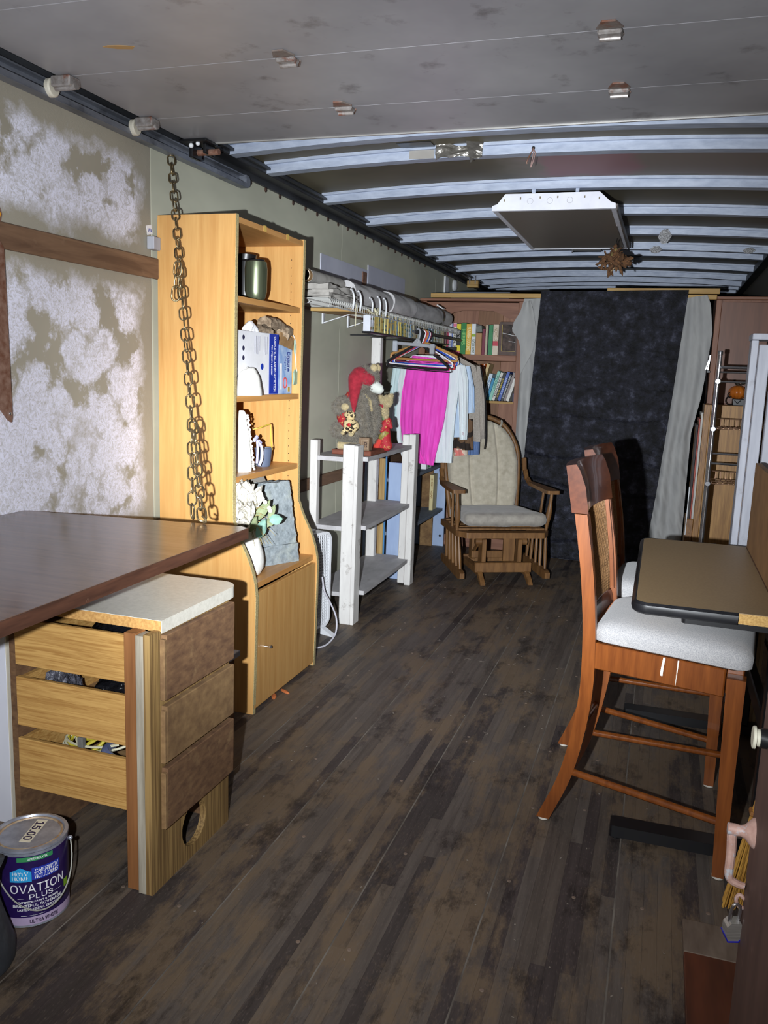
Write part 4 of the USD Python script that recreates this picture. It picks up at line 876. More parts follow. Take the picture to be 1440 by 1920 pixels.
t.add('board', box(0.385, 0.425, 3.285, 3.303, 0, 0.66, 0.002), col((214, 190, 152)))
t.add('edge', box(0.4255, 0.436, 3.286, 3.302, 0, 0.659), col((232, 212, 176)))

# ------------------------------------------------------------------ counter stools with cane backs
PADW = flat('white_felt_pad', (206, 200, 190), 0.9)
CANE = mat('woven_cane', (150, 112, 72), (104, 74, 46), scale=(200, 200, 200), rough=0.6)
def stool(loc, rz, label):
    T = Thing('counter_stool', label, 'stool', loc, rz)
    def leg2(name, path, w0, d0, w1, d1):
        V, F = [], []
        k = len(path)
        for i, p in enumerate(path):
            s = i / (k - 1); w = w0 + (w1 - w0) * s; d = d0 + (d1 - d0) * s
            for a, b in ((-d, -w), (d, -w), (d, w), (-d, w)):
                V.append((p[0] + a / 2, p[1] + b / 2, p[2]))
        for i in range(k - 1):
            for m in range(4):
                q = (m + 1) % 4
                F += [(4 * i + m, 4 * i + q, 4 * i + 4 + q), (4 * i + m, 4 * i + 4 + q, 4 * i + 4 + m)]
        F += [(0, 2, 1), (0, 3, 2), (4 * k - 4, 4 * k - 3, 4 * k - 2), (4 * k - 4, 4 * k - 2, 4 * k - 1)]
        return T.add(name, tm(V, F), CHERRY, smooth=25)
    # local frame: x forward, y left; front legs at x = +0.24
    for s in (-1, 1):
        p = leg2('front_leg', [(0.245, s * 0.222, 0.008), (0.24, s * 0.218, 0.30), (0.238, s * 0.215, 0.555)], 0.030, 0.030, 0.044, 0.046)
        T.add('felt_pad', lathe([(0.013, 0), (0.016, 0.002), (0.016, 0.0075)], 14, (0.245, s * 0.222, 0.0005)), PADW, p)
        rp = smoothpath([(-0.245, s * 0.145, 0.008), (-0.185, s * 0.15, 0.17), (-0.148, s * 0.162, 0.38), (-0.145, s * 0.172, 0.56), (-0.162, s * 0.176, 0.75), (-0.193, s * 0.176, 0.93)], 6)
        p = leg2('rear_leg', rp, 0.026, 0.038, 0.024, 0.034)
        T.add('felt_pad', lathe([(0.013, 0), (0.015, 0.002), (0.015, 0.0075)], 14, (-0.245, s * 0.145, 0.0005)), PADW, p)
        T.add('side_rail', beam((-0.13, s * 0.165, 0.535), (0.212, s * 0.211, 0.535), 0.02, 0.075, 0.003), CHERRY)
        T.add('side_rung', tube([(-0.186, s * 0.150, 0.17), (0.235, s * 0.219, 0.155)], 0.0105, 12), CHERRY)
        T.add('back_stile', cat([beam(a, b, 0.012, 0.026) for a, b in zip(*(lambda q: (q[:-1], q[1:]))(smoothpath([(-0.153, s * 0.150, 0.655), (-0.166, s * 0.150, 0.78), (-0.19, s * 0.150, 0.93)], 4)))]), CHERRY, smooth=False)
    T.add('front_rail', box(0.212, 0.255, -0.19, 0.19, 0.498, 0.572, 0.003), CHERRY)
    T.add('rear_rail', box(-0.155, -0.13, -0.148, 0.148, 0.498, 0.572, 0.003), CHERRY)
    T.add('foot_rung', tube([(0.243, -0.205, 0.235), (0.243, 0.205, 0.235)], 0.0115, 12), CHERRY)
    T.add('rear_rung', tube([(-0.166, -0.135, 0.27), (-0.166, 0.135, 0.27)], 0.0095, 12), CHERRY)
    # curved top rail and lower back rail
    def backrail(z0, z1, xo, th, half, bow, roundtop=0.0):
        V, F = [], []
        ys = np.linspace(-half, half, 13)
        for y in ys:
            b = -bow * (1 - (y / half) ** 2)
            x0, x1 = xo + b, xo + b - 0.18 * (z1 - z0)
            V += [(x0 - th / 2, y, z0), (x0 + th / 2, y, z0), (x0 + th / 2 - 0.10 * (z1 - z0), y, z0 + 0.55 * (z1 - z0)), (x1 + th * 0.36, y, z1 - roundtop * 0.35), (x1 + th * 0.1, y, z1), (x1 - th / 2, y, z1 - roundtop * 0.1)]
        for i in range(12):
            for m in range(6):
                q = (m + 1) % 6
                a = 6 * i
                F += [(a + m, a + 6 + m, a + 6 + q), (a + m, a + 6 + q, a + q)]
        for m in range(1, 5):
            F += [(0, m, m + 1), (72, 72 + m + 1, 72 + m)]
        r = tm(V, F); r.fix_normals(); return r
    T.add('top_rail', backrail(0.932, 1.065, -0.196, 0.046, 0.186, 0.022, 0.05), DARKCHERRY, smooth=40)
    T.add('lower_rail', backrail(0.612, 0.655, -0.152, 0.026, 0.152, 0.008, 0.01), DARKCHERRY, smooth=40)
    cane = []
    zs = np.arange(0.658, 0.934, 0.0085); ys = np.arange(-0.142, 0.1425, 0.0085)
    cx_ = lambda z, y: -0.153 - 0.037 * ((z - 0.655) / 0.275) ** 1.3 - 0.010 * (1 - (y / 0.145) ** 2)
    for z in zs:
        cane.append(tube([(cx_(z, y), y, z) for y in np.linspace(-0.144, 0.144, 5)], 0.0021, 4))
    for y in ys:
        cane.append(tube([(cx_(z, y) + 0.0012, y, z) for z in np.linspace(0.655, 0.935, 6)], 0.0021, 4))
    T.add('cane_panel', cat(cane), CANE, smooth=True, kind='stuff')
    # cushion: trapezoid, crowned
    def cush(u, v):
        x = -0.135 + 0.405 * u
        half = 0.178 + (0.242 - 0.178) * u
        return x, half
    n = 15
    V, F = [], []
    rows = []
    for (zz, inset) in ((0.573, 0.012), (0.580, 0.0), (0.606, -0.002), (0.624, 0.008), (0.636, 0.03), (0.643, 0.07)):
        pts = np.array(Polygon([(-0.138, -0.172), (0.272, -0.238), (0.272, 0.238), (-0.138, 0.172)]).buffer(-0.035 - inset).buffer(0.035, 8).exterior.coords)[:-1]
        L = np.concatenate([[0], np.cumsum(np.linalg.norm(np.diff(np.vstack([pts, pts[:1]]), axis=0), axis=1))])
        q = np.linspace(0, L[-1], 72, endpoint=False)
        pc = np.vstack([pts, pts[:1]])
        ring = np.stack([np.interp(q, L, pc[:, 0]), np.interp(q, L, pc[:, 1])], 1)
        ang = np.arctan2(ring[:, 1], ring[:, 0] - 0.06); k = np.argmin(np.abs(ang + np.pi * 0.999))
        ring = np.roll(ring, -k, 0)
        if np.cross(ring[1] - ring[0], ring[2] - ring[0]) < 0: ring = np.roll(ring[::-1], 1, 0)
        rows.append(np.column_stack([ring, np.full(72, zz)]))
    V = np.vstack(rows + [np.array([[0.07, 0, 0.647]]), np.array([[0.07, 0, 0.573]])])
    for i in range(5):
        for m in range(72):
            q = (m + 1) % 72
            F += [(i * 72 + m, i * 72 + q, (i + 1) * 72 + q), (i * 72 + m, (i + 1) * 72 + q, (i + 1) * 72 + m)]
    for m in range(72):
        q = (m + 1) % 72
        F += [(432, 360 + m, 360 + q), (433, q, m)]
    c = tm(V, F); c.fix_normals()
    T.add('seat_cushion', c, TWEED, smooth=50)
    return T
S1 = stool((0.030, 2.475, 0), -6.5, 'nearer cherry stool with white paint drips on its side rail')
S1.add('paint_drip', [tube(smoothpath([(0.058, -0.2035, 0.572), (0.055, -0.2035, 0.545), (0.054, -0.2033, 0.522)], 4), [0.0035, 0.004], 6), tube(smoothpath([(0.094, -0.2085, 0.572), (0.093, -0.2085, 0.54), (0.0915, -0.208, 0.503)], 4), [0.0022, 0.0008], 6)], col((238, 232, 222)))
S2 = stool((0.030, 3.01, 0), -6.0, 'farther cherry stool, mostly hidden behind the nearer one at the desk')

# ------------------------------------------------------------------ brown door leaf at the right edge, its hardware, plank and broom
BROWNP = mat('brown_door_paint', (104, 78, 70), (84, 62, 56), scale=(14, 14, 5), detail=6, rough=0.6, dirt=(140, 112, 100), dscale=22, damt=0.45, dlo=0.6, dhi=0.72)
T = Thing('door_leaf', 'brown painted door leaf standing open at the right edge of view', 'door', (0.235, 1.2, 0))
T.add('leaf', box(0.213, 0.253, 0.62, 1.50, 0.004, 1.98, 0.003), BROWNP)
PINKP = mat('pink_chipped_paint', (186, 152, 140), (160, 124, 112), scale=(50, 50, 50), rough=0.5, dirt=(172, 174, 180), dscale=40, damt=0.9, dlo=0.55, dhi=0.62)
h = T.add('handle_mount', xf(lathe([(0.026, 0), (0.024, 0.004), (0.012, 0.015), (0.0095, 0.022), (0.0105, 0.030), (0.0105, 0.042), (0.009, 0.043)], 24), rot('y', -90), (0.213, 1.463, 0.541)), PINKP)
T.add('lever', tube(smoothpath([(0.178, 1.463, 0.536), (0.180, 1.462, 0.50), (0.180, 1.461, 0.462), (0.184, 1.461, 0.449), (0.195, 1.46, 0.444), (0.207, 1.459, 0.442)], 5), [0.0085, 0.0078, 0.007, 0.006], 10), PINKP, h)
T.add('bolt_stub', xf(lathe([(0.0165, 0), (0.0165, 0.012), (0.014, 0.0125)], 20), rot('y', -90), (0.213, 1.44, 0.722)), BLACK)
T.add('bolt_cap', xf(lathe([(0.0145, 0.012), (0.0145, 0.018), (0.019, 0.0185), (0.019, 0.022), (0.017, 0.0235)], 24), rot('y', -90), (0.213, 1.44, 0.722)), col((186, 182, 164)))
T.add('staple', tube(smoothpath([(0.213, 1.487, 0.402), (0.205, 1.487, 0.408), (0.200, 1.487, 0.400), (0.203, 1.487, 0.388), (0.213, 1.487, 0.384)], 4), 0.0035, 8), PINKP)
P = Thing('padlock', 'silver padlock with blue bumper hanging from a staple on the brown door', 'padlock', (0.199, 1.487, 0.34))
R = rot('z', 20) @ rot('x', 8)
def pl(m): return xf(m, R, (0.1985, 1.485, 0.3405))
P.add('body', pl(prism(Polygon([(-0.014, -0.008), (-0.008, -0.018), (0.010, -0.018), (0.016, -0.008), (0.016, 0.012), (0.010, 0.020), (-0.008, 0.020), (-0.014, 0.012)]), 0.019, 'y', -0.0095)), mat('laminated_steel', (186, 182, 176), (150, 146, 140), scale=(20, 20, 400), rough=0.3, metal=0.6))
P.add('blue_bumper', pl(prism(Polygon([(-0.0155, -0.006), (-0.009, -0.0205), (0.011, -0.0205), (0.0175, -0.006), (0.0165, -0.006), (0.0105, -0.0178), (-0.0085, -0.0178), (-0.0142, -0.006)]), 0.0205, 'y', -0.01025)), col((28, 30, 168), 0.35))
P.add('shackle', pl(tube(smoothpath([(-0.008, 0, 0.018), (-0.008, 0, 0.042), (-0.004, 0, 0.053), (0.003, 0, 0.053), (0.008, 0, 0.042), (0.008, 0, 0.018)], 5), 0.003, 10)), CHROME)
PLK = mat('worn_red_brown_board', (98, 52, 32), (72, 38, 24), scale=(30, 4, 30), detail=5, rough=0.6, dirt=(122, 104, 90), dscale=6, damt=0.6, dlo=0.55, dhi=0.7)
t = Thing('floor_plank', 'red brown board with worn grey end, lying flat beside the door leaf', 'board', (0.225, 1.76, 0))
t.add('board', box(0.154, 0.30, 1.515, 1.86, 0.0005, 0.019, 0.002), PLK)
t.add('worn_end', box(0.154, 0.30, 1.8604, 1.985, 0.0005, 0.0188, 0.002), mat('grey_worn_board', (126, 110, 96), (96, 80, 68), scale=(26, 6, 26), detail=6, rough=0.8))
t = Thing('straw_broom', 'yellow straw broom standing behind the brown door leaf', 'broom', (0.28, 2.12, 0))
STRAW = mat('broom_straw', (206, 158, 70), (160, 112, 44), scale=(120, 120, 10), rough=0.8)
br = []
for i in range(64):
    a = random.uniform(-1, 1); b = random.uniform(-0.5, 0.5)
    br.append(tube([(0.313 + a * 0.012, 2.10 + b * 0.02, 0.30), (0.300 + a * 0.02, 2.10 + b * 0.03, 0.18), (0.280 + a * 0.03, 2.10 + b * 0.04, 0.004 + random.uniform(0, .01))], 0.0016, 4))
t.add('bristles', cat(br), STRAW, kind='stuff')
t.add('binding', obox((0.309, 2.10, 0.262), (0.04, 0.034, 0.012), rot('y', 12), 0.003), col((150, 100, 50)))
t.add('broomstick', tube([(0.312, 2.10, 0.29), (0.36, 2.11, 1.25)], 0.011, 12), PINE_Z)
# ------------------------------------------------------------------ white box fan and its cord, between bookcase and post shelf
FANO = np.array([-1.587, 3.596, 0.0]); FR = rot('z', 71.6)
T = Thing('box_fan', 'white box fan with a square wire grille standing beside the beech bookcase', 'fan', FANO, 71.6)
hw, hz0, hz1, hy0, hy1 = 0.19, 0.035, 0.515, -0.05, 0.05
outl = Polygon([(-hw, hz0), (hw, hz0), (hw, hz1), (-hw, hz1)]).buffer(-0.045).buffer(0.045, 8)
T.add('housing', prism(outl.difference(outl.buffer(-0.014)), hy1 - hy0, 'y', hy0), WHITEP, smooth=40)
T.add('back_grille', prism(outl.buffer(-0.015), 0.004, 'y', hy1 - 0.01), flat('dark_fan_inside', (40, 42, 44), 0.6))
gb = [box(x - 0.0010, x + 0.0010, hy0 + 0.003, hy0 + 0.007, hz0 + 0.014, hz1 - 0.014) for x in np.arange(-hw + 0.02, hw - 0.012, 0.0145)] + [box(-hw + 0.014, hw - 0.014, hy0 + 0.002, hy0 + 0.005, z - 0.0010, z + 0.0010) for z in np.arange(hz0 + 0.022, hz1 - 0.012, 0.0145)]
T.add('front_grille', cat(gb), WHITEP, smooth=False, kind='stuff')
T.add('blade_hub', [lathe([(0.0, 0.0), (0.045, 0.002), (0.045, 0.03), (0.0, 0.032)], 24, (0, 0.03, 0.27), rot('x', 90))] + [obox((0.085 * math.cos(a), 0.005, 0.27 + 0.085 * math.sin(a)), (0.10, 0.004, 0.07), rot('y', -math.degrees(a)) @ rot('x', 25), 0.0) for a in np.radians([90, 210, 330])], flat('grey_fan_blade', (150, 152, 156), 0.5))
for x in (-hw + 0.03, hw - 0.06):
    T.add('foot', prism([(-0.12, 0.0), (0.10, 0.0), (0.08, 0.012), (0.02, 0.036), (-0.04, 0.036), (-0.10, 0.012)], 0.03, 'x', x), WHITEP)
T.add('switch', [box(0.05, 0.11, -0.02, 0.01, hz1 + 0.0005, hz1 + 0.008, 0.003)], WHITEP)
CP = smoothpath([(-1.46, 3.60, 0.32), (-1.452, 3.61, 0.25), (-1.44, 3.65, 0.19), (-1.412, 3.67, 0.11), (-1.40, 3.64, 0.04), (-1.41, 3.56, 0.006), (-1.44, 3.48, 0.005), (-1.50, 3.40, 0.005)], 7)
T.add('power_cord', tube((CP - FANO) @ FR, 0.0042, 8), flat('white_cord_plastic', (206, 204, 214), 0.5))

# ------------------------------------------------------------------ worn white post shelf
T = Thing('post_shelf', 'worn white painted shelf on square posts, with the plush bear on top', 'shelf', (-1.5, 4.38, 0))
pn, pf, rn = (-1.487, -1.408, 3.90, 3.985), (-1.452, -1.372, 4.80, 4.875), (-1.667, -1.627, 3.905, 3.945)
T.add('front_post', [box(-1.487, -1.4275, 3.90, 3.985, 0.0, 0.926, 0.003), box(-1.427, -1.408, 3.902, 3.985, 0.0, 0.922, 0.002)], WHITEWOOD)
T.add('front_post', [box(-1.452, -1.4115, 4.80, 4.875, 0.012, 0.922, 0.003), box(-1.411, -1.372, 4.805, 4.875, 0.0, 0.926, 0.003)], WHITEWOOD)
T.add('rear_post', box(*rn, 0.0, 0.94, 0.003), WHITEWOOD)
T.add('rear_post', box(-1.667, -1.627, 4.835, 4.873, 0.0, 0.85, 0.003), WHITEWOOD)
SHELFTOP = mat('worn_grey_white_board', (196, 194, 196), (172, 170, 172), scale=(18, 6, 18), detail=6, rough=0.65, dirt=(116, 104, 90), dscale=11, damt=0.6, dlo=0.6, dhi=0.73)
def notch(*rs):
    g = Polygon([(-1.668, 3.91), (-1.383, 3.91), (-1.392, 4.872), (-1.668, 4.872)])
    for a in rs:
        g = g.difference(Polygon([(a[0] - .0005, a[2] - .0005), (a[1] + .0005, a[2] - .0005), (a[1] + .0005, a[3] + .0005), (a[0] - .0005, a[3] + .0005)]))
    return max(g.geoms, key=lambda q: q.area) if g.geom_type == 'MultiPolygon' else g
sg = notch((-1.487, -1.37, 3.89, 3.985), (-1.452, -1.37, 4.80, 4.89), (-1.68, -1.627, 3.89, 3.945), (-1.68, -1.627, 4.835, 4.89))
for z in (0.861, 0.508, 0.165):
    T.add('shelf_board', prism(sg, 0.022, 'z', z - 0.022), SHELFTOP, smooth=False)

# --- bear in a red hat and coat
FUR = mat('grey_brown_plush', (138, 130, 116), (96, 88, 76), scale=(40, 40, 40), rough=1.0, sheen=0.4, bump=0.8, dist=0.01, bscale=(150, 150, 150))
TAN = mat('tan_plush', (198, 182, 142), (168, 150, 110), scale=(60, 60, 60), rough=1.0, sheen=0.3, bump=0.4, dist=0.006, bscale=(160, 160, 160))
REDV = mat('red_velvet', (176, 40, 58), (140, 26, 42), scale=(50, 50, 50), rough=0.9, sheen=0.12)
REDGOLD = mat('red_gold_brocade', (178, 38, 48), (206, 160, 96), scale=(70, 70, 70), detail=3, rough=0.7, lo=0.36, hi=0.42)
LEO = mat('leopard_print', (222, 200, 150), (46, 36, 26), scale=(62, 62, 62), detail=1.5, rough=0.9, lo=0.43, hi=0.47)
MUZ = flat('pale_plush', (220, 224, 216), 1.0)
def fur(T, m, n, L, mt, parent=None, seed=1, r=0.0011):
    g = np.random.default_rng(seed)
    m = m if T.local else xf(m, None, -T.loc)
    v, f = np.array(m.vertices), np.array(m.faces)
    a = v[f]; nr = np.cross(a[:, 1] - a[:, 0], a[:, 2] - a[:, 0]); ar = np.linalg.norm(nr, axis=1)
    i = g.choice(len(f), n, p=ar / ar.sum()); u = g.random((n, 2)); k = u.sum(1) > 1; u[k] = 1 - u[k]
    p = a[i, 0] + u[:, :1] * (a[i, 1] - a[i, 0]) + u[:, 1:] * (a[i, 2] - a[i, 0])
    d = nr[i] / ar[i, None] + g.normal(0, .45, (n, 3)) + [0, 0, -0.35]
    d /= np.linalg.norm(d, axis=1, keepdims=True)
    q = p + d * L * 0.5; e = q + (d + g.normal(0, .3, (n, 3)) + [0, 0, -.2]) * L * 0.5
    pts = np.stack([p - d * 0.002, q, e], 1).reshape(-1, 3)
    c = UsdGeom.BasisCurves.Define(stage, npath(parent or T.path, 'fur'))
    c.CreateTypeAttr('linear'); c.CreateCurveVertexCountsAttr(Vt.IntArray([3] * n))
    c.CreatePointsAttr(Vt.Vec3fArray.FromNumpy(pts.astype(np.float32)))
    c.CreateWidthsAttr(Vt.FloatArray.FromNumpy(np.tile(np.array([r, r * .8, r * .2], np.float32) * 2, n))); c.SetWidthsInterpolation('vertex')
    UsdShade.MaterialBindingAPI.Apply(c.GetPrim()).Bind(mt)
    keys(c.GetPrim(), kind='stuff')
BY = 4.13
def bp(cx_, cy_, dy=0.0):                                            # design grid of the bear: x along its profile, z up
    return np.array([-1.483 + cx_, BY + dy, 0.9 + cy_])
T = Thing('plush_bear', 'grey plush bear in red stocking hat holding a leopard toy, on the post shelf', 'plush bear', (-1.50, BY, 0.862))
body = plush([(bp(-0.035, 0.10), 0.068, bp(-0.005, 0.24), 0.05), (bp(-0.03, 0.08, -0.03), 0.05, bp(-0.10, 0.085, -0.05), 0.036), (bp(0.0, 0.08, 0.05), 0.045, bp(-0.06, 0.075, 0.06), 0.035),
              (bp(0.008, 0.31), 0.062, bp(0.03, 0.355), 0.058), (bp(0.0, 0.24), 0.05, bp(0.012, 0.32), 0.055),
              (bp(0.02, 0.255, -0.035), 0.026, bp(0.035, 0.15, -0.05), 0.027), (bp(0.035, 0.15, -0.05), 0.027, bp(0.045, 0.085, -0.035), 0.026),
              (bp(0.045, 0.25, 0.03), 0.025, bp(0.072, 0.15, 0.03), 0.025), (bp(0.072, 0.15, 0.03), 0.025, bp(0.07, 0.08, 0.02), 0.024),
              (bp(-0.04, 0.22, -0.03), 0.034, bp(-0.085, 0.205, -0.06), 0.042), (bp(-0.03, 0.07, -0.03), 0.045, bp(0.06, 0.055, -0.01), 0.03)], 0.014, 8)
bpath = T.add('body', body, FUR, smooth=True)
fur(T, body, 9000, 0.016, FUR, bpath)
for dy in (-0.062, 0.05):
    e = T.add('ear', sph(bp(0.068, 0.405, dy * 0.5 + 0.02), (0.02, 0.012, 0.022), 2), TAN)
T.add('muzzle', plush([(bp(0.065, 0.315), 0.036, bp(0.098, 0.30), 0.026)], 0.01, 6), MUZ, smooth=True)
T.add('nose', sph(bp(0.122, 0.306), (0.008, 0.01, 0.007), 2), BLACK)
T.add('eye', sph(bp(0.072, 0.35, -0.045), 0.005, 2), BLACK)
T.add('eye', sph(bp(0.085, 0.35, 0.03), 0.005, 2), BLACK)
T.add('neck_ruff', plush([(bp(0.03, 0.262, -0.03), 0.018, bp(0.05, 0.235, -0.01), 0.014), (bp(0.05, 0.235, -0.01), 0.014, bp(0.06, 0.19, 0.0), 0.008)], 0.01, 4), TAN, smooth=True)
hat = plush([(bp(0.0, 0.362, -0.03), 0.05, bp(0.045, 0.348, -0.028), 0.038), (bp(-0.01, 0.35, -0.045), 0.045, bp(-0.012, 0.30, -0.062), 0.034), (bp(-0.012, 0.30, -0.062), 0.034, bp(-0.008, 0.245, -0.085), 0.022), (bp(-0.008, 0.245, -0.085), 0.022, bp(0.002, 0.187, -0.105), 0.007)], 0.01, 8)
T.add('stocking_hat', hat, REDV, smooth=True)
T.add('hat_bell', sph(bp(0.003, 0.172, -0.108), 0.0085, 2), CHROME)
T.add('coat_back', plush([(bp(-0.055, 0.15), 0.052, bp(-0.045, 0.25), 0.042)], 0.012, 6), REDGOLD, smooth=True)
T.add('coat_tail', plush([(bp(-0.085, 0.15, -0.04), 0.03, bp(-0.055, 0.115, -0.05), 0.034), (bp(-0.085, 0.135, -0.05), 0.022, bp(-0.065, 0.165, -0.055), 0.026)], 0.012, 6), REDGOLD, smooth=True)
T.add('paw_pad', sph(bp(-0.05, 0.205, -0.098), (0.022, 0.012, 0.02), 2), TAN)
leo = plush([(bp(-0.03, 0.165, -0.10), 0.022, bp(-0.012, 0.165, -0.105), 0.024), (bp(-0.02, 0.12, -0.11), 0.032, bp(0.0, 0.11, -0.11), 0.034), (bp(-0.035, 0.09, -0.115), 0.016, bp(-0.045, 0.075, -0.12), 0.015), (bp(0.0, 0.09, -0.12), 0.016, bp(0.002, 0.073, -0.135), 0.015)], 0.008, 5)
lp = T.add('leopard_toy', leo, LEO, smooth=True)
T.add('heart', sph(bp(-0.008, 0.118, -0.143), (0.010, 0.005, 0.010), 2), col((190, 30, 36)), lp)
T.add('toy_foot', [sph(bp(-0.047, 0.075, -0.13), (0.011, 0.008, 0.01), 2), sph(bp(0.004, 0.070, -0.147), (0.013, 0.007, 0.010), 2)], TAN, lp)
one('tan_plush_block', box(-1.575, -1.462, 4.03, 4.21, 0.8875, 0.925, 0.008), TAN, 'tan cushion block directly under the plush bear', 'block')
t = Thing('red_wooden_plaque', 'thin red brown wooden plaque lying flat under the bear and letter block', 'plaque', (-1.49, 4.15, 0.862))
t.add('plaque', box(-1.60, -1.385, 4.03, 4.30, 0.8615, 0.887, 0.003), mat('red_brown_wood', (136, 78, 58), (104, 56, 42), scale=(20, 20, 90), rough=0.7))
t = Thing('letter_block', 'brown wooden toy block with a framed letter R beside the bear', 'toy block', (-1.43, 4.10, 0.8875))
WB = mat('toy_block_wood', (142, 118, 94), (112, 90, 70), scale=(30, 30, 8), rough=0.7)
t.add('block', box(-1.455, -1.398, 4.035, 4.09, 0.888, 0.955, 0.003), WB)
t.add('letter', text('R', 0.024, (-1.428, 4.0348, 0.908), (1, 0, 0), (0, 0, 1), 0.0012, None, True), col((70, 50, 40)), smooth=False)
t.add('frame', [box(-1.437, -1.4355, 4.0335, 4.035, 0.899, 0.942), box(-1.4035, -1.402, 4.0335, 4.035, 0.899, 0.942), box(-1.437, -1.402, 4.0335, 4.035, 0.8975, 0.899), box(-1.437, -1.402, 4.0335, 4.035, 0.942, 0.9435)], col((196, 176, 150)))
# --- small bear in a Christmas stocking
T = Thing('christmas_stocking', 'small tan bear in a red and gold stocking, right of the big bear', 'stocking', (-1.385, 4.30, 0.862))
def sp(a, b, dy=0.0): return np.array([-1.405 + a, 4.27 + dy, 0.865 + b])
T.add('sock', plush([(sp(-0.02, 0.03), 0.026, sp(0.028, 0.035), 0.030), (sp(0.018, 0.05), 0.033, sp(0.004, 0.15), 0.033)], 0.01, 5), REDGOLD, smooth=True)
T.add('toe', plush([(sp(-0.025, 0.028, -0.006), 0.025, sp(-0.012, 0.06, -0.01), 0.024)], 0.01, 4), col((206, 66, 54), 0.9), smooth=True)
T.add('gold_band', plush([(sp(0.004, 0.085, -0.004), 0.033, sp(0.01, 0.10, -0.004), 0.033)], 0.01, 3), mat('gold_lame', (176, 160, 76), (120, 106, 50), scale=(90, 90, 90), rough=0.5), smooth=True)
T.add('cuff', plush([(sp(-0.03, 0.165, -0.01), 0.026, sp(0.0, 0.12, -0.02), 0.024), (sp(0.0, 0.12, -0.02), 0.024, sp(0.03, 0.165, -0.01), 0.022), (sp(0.03, 0.165, -0.01), 0.020, sp(0.05, 0.135, -0.01), 0.010)], 0.01, 4), REDGOLD, smooth=True)
T.add('green_collar', plush([(sp(-0.012, 0.182, -0.015), 0.014, sp(0.015, 0.182, -0.015), 0.014)], 0.008, 3), col((112, 158, 104), 0.9), smooth=True)
sb = plush([(sp(0.0, 0.19), 0.026, sp(0.0, 0.225), 0.026), (sp(0.01, 0.265), 0.028, sp(0.02, 0.272), 0.028), (sp(-0.015, 0.20, -0.02), 0.011, sp(-0.022, 0.19, -0.028), 0.011), (sp(0.02, 0.2, -0.02), 0.011, sp(0.024, 0.19, -0.03), 0.011), (sp(0.018, 0.262, -0.02), 0.016, sp(0.038, 0.258, -0.022), 0.012), (sp(-0.016, 0.285), 0.012, sp(-0.018, 0.29), 0.012), (sp(0.038, 0.297), 0.012, sp(0.04, 0.30), 0.012)], 0.008, 5)
p = T.add('small_bear', sb, TAN, smooth=True)
fur(T, sb, 2500, 0.008, TAN, p, 3, 0.0008)
T.add('bow', [sph(sp(-0.012, 0.248, -0.028), (0.010, 0.004, 0.006), 1), sph(sp(0.004, 0.246, -0.03), (0.006, 0.004, 0.010), 1)], REDV, p)

# ------------------------------------------------------------------ wire shelf along the wall with its load
WZ = 1.60
T = Thing('wire_shelf', 'long white wire shelf on the left wall carrying the canvas rolls', 'shelf', (-1.6, 4.8, WZ))
wires = [tube([(x, 3.52, WZ), (x, 6.02, WZ)], 0.0028, 6) for x in (-1.765, -1.65, -1.54, -1.43)] + [tube([(-1.428, 3.52, WZ - 0.032), (-1.428, 6.02, WZ - 0.032)], 0.0028, 6)]
T.add('long_wires', cat(wires), STEELWIRE, kind='stuff')
T.add('cross_wires', cat([tube([(-1.768, y, WZ + 0.004), (-1.434, y, WZ + 0.004), (-1.427, y, WZ - 0.002), (-1.427, y, WZ - 0.034)], 0.0014, 4) for y in np.arange(3.53, 6.02, 0.0254)]), STEELWIRE, kind='stuff')
for y in (3.62, 4.24, 4.62, 5.2, 5.8):
    T.add('bracket', [box(XL + 0.021, XL + 0.028, y - 0.01, y + 0.01, 1.53, 1.595), beam((XL + 0.03, y, 1.535), (-1.56, y, 1.592), 0.01, 0.004)], WHITEP)
t = Thing('wall_post', 'tall worn white post rising behind the bear to the book tray', 'post', (-1.61, 4.80, 0))
t.add('post', box(-1.662, -1.605, 4.785, 4.832, 0.0, 1.485, 0.003), WHITEWOOD)
t.add('cap_plate', box(-1.67, -1.60, 4.78, 4.84, 1.4852, 1.4878), DARKSTEEL)
CANV2 = mat('rolled_canvas', (208, 206, 206), (172, 170, 172), scale=(14, 5, 14), detail=5, rough=0.95, bump=0.3, dist=0.012)
def rollmesh(a, b, r, seed, n=40, k=60, amp=0.10):
    a, b = np.asarray(a, float), np.asarray(b, float)
    P = a + (b - a) * np.linspace(0, 1, k)[:, None]
    m = tube(P, r, n)
    v = np.array(m.vertices)
    d = np.linalg.norm(b - a); u = (b - a) / d
    s = ((v - a) @ u)
    c = a + s[:, None] * u
    q = v - c
    ang = np.arctan2(q[:, 2], q[:, 0])
    spiral = np.sin(ang * 1.0 + s * 9 + seed) ** 8
    q *= (1 + amp * (meshkit.fbm(np.stack([np.cos(ang) * 2, np.sin(ang) * 2, s * 7 + seed], 1), 4, seed) - 0.5) * 2 - 0.06 * spiral)[:, None]
    return tm(c + q, m.faces)
T = Thing('canvas_roll', 'long grey roll of canvas lying lengthwise on the wire shelf', 'canvas roll', (-1.53, 4.8, WZ + 0.01))
T.add('roll', rollmesh((-1.545, 4.03, 1.672), (-1.525, 5.97, 1.672), 0.058, 2), CANV2, smooth=50)
T.add('tape_band', rollmesh((-1.526, 5.72, 1.672), (-1.5255, 5.755, 1.672), 0.061, 2, 32, 4, 0.02), BLACK)
T.add('tag', obox((-1.49, 5.70, 1.735), (0.05, 0.05, 0.008), rot('y', 30), 0.002), WHITEP)
T.add('loose_wrap', rollmesh((-1.535, 4.62, 1.672), (-1.532, 5.05, 1.672), 0.0645, 5, 32, 20, 0.07), CANV2, smooth=50)
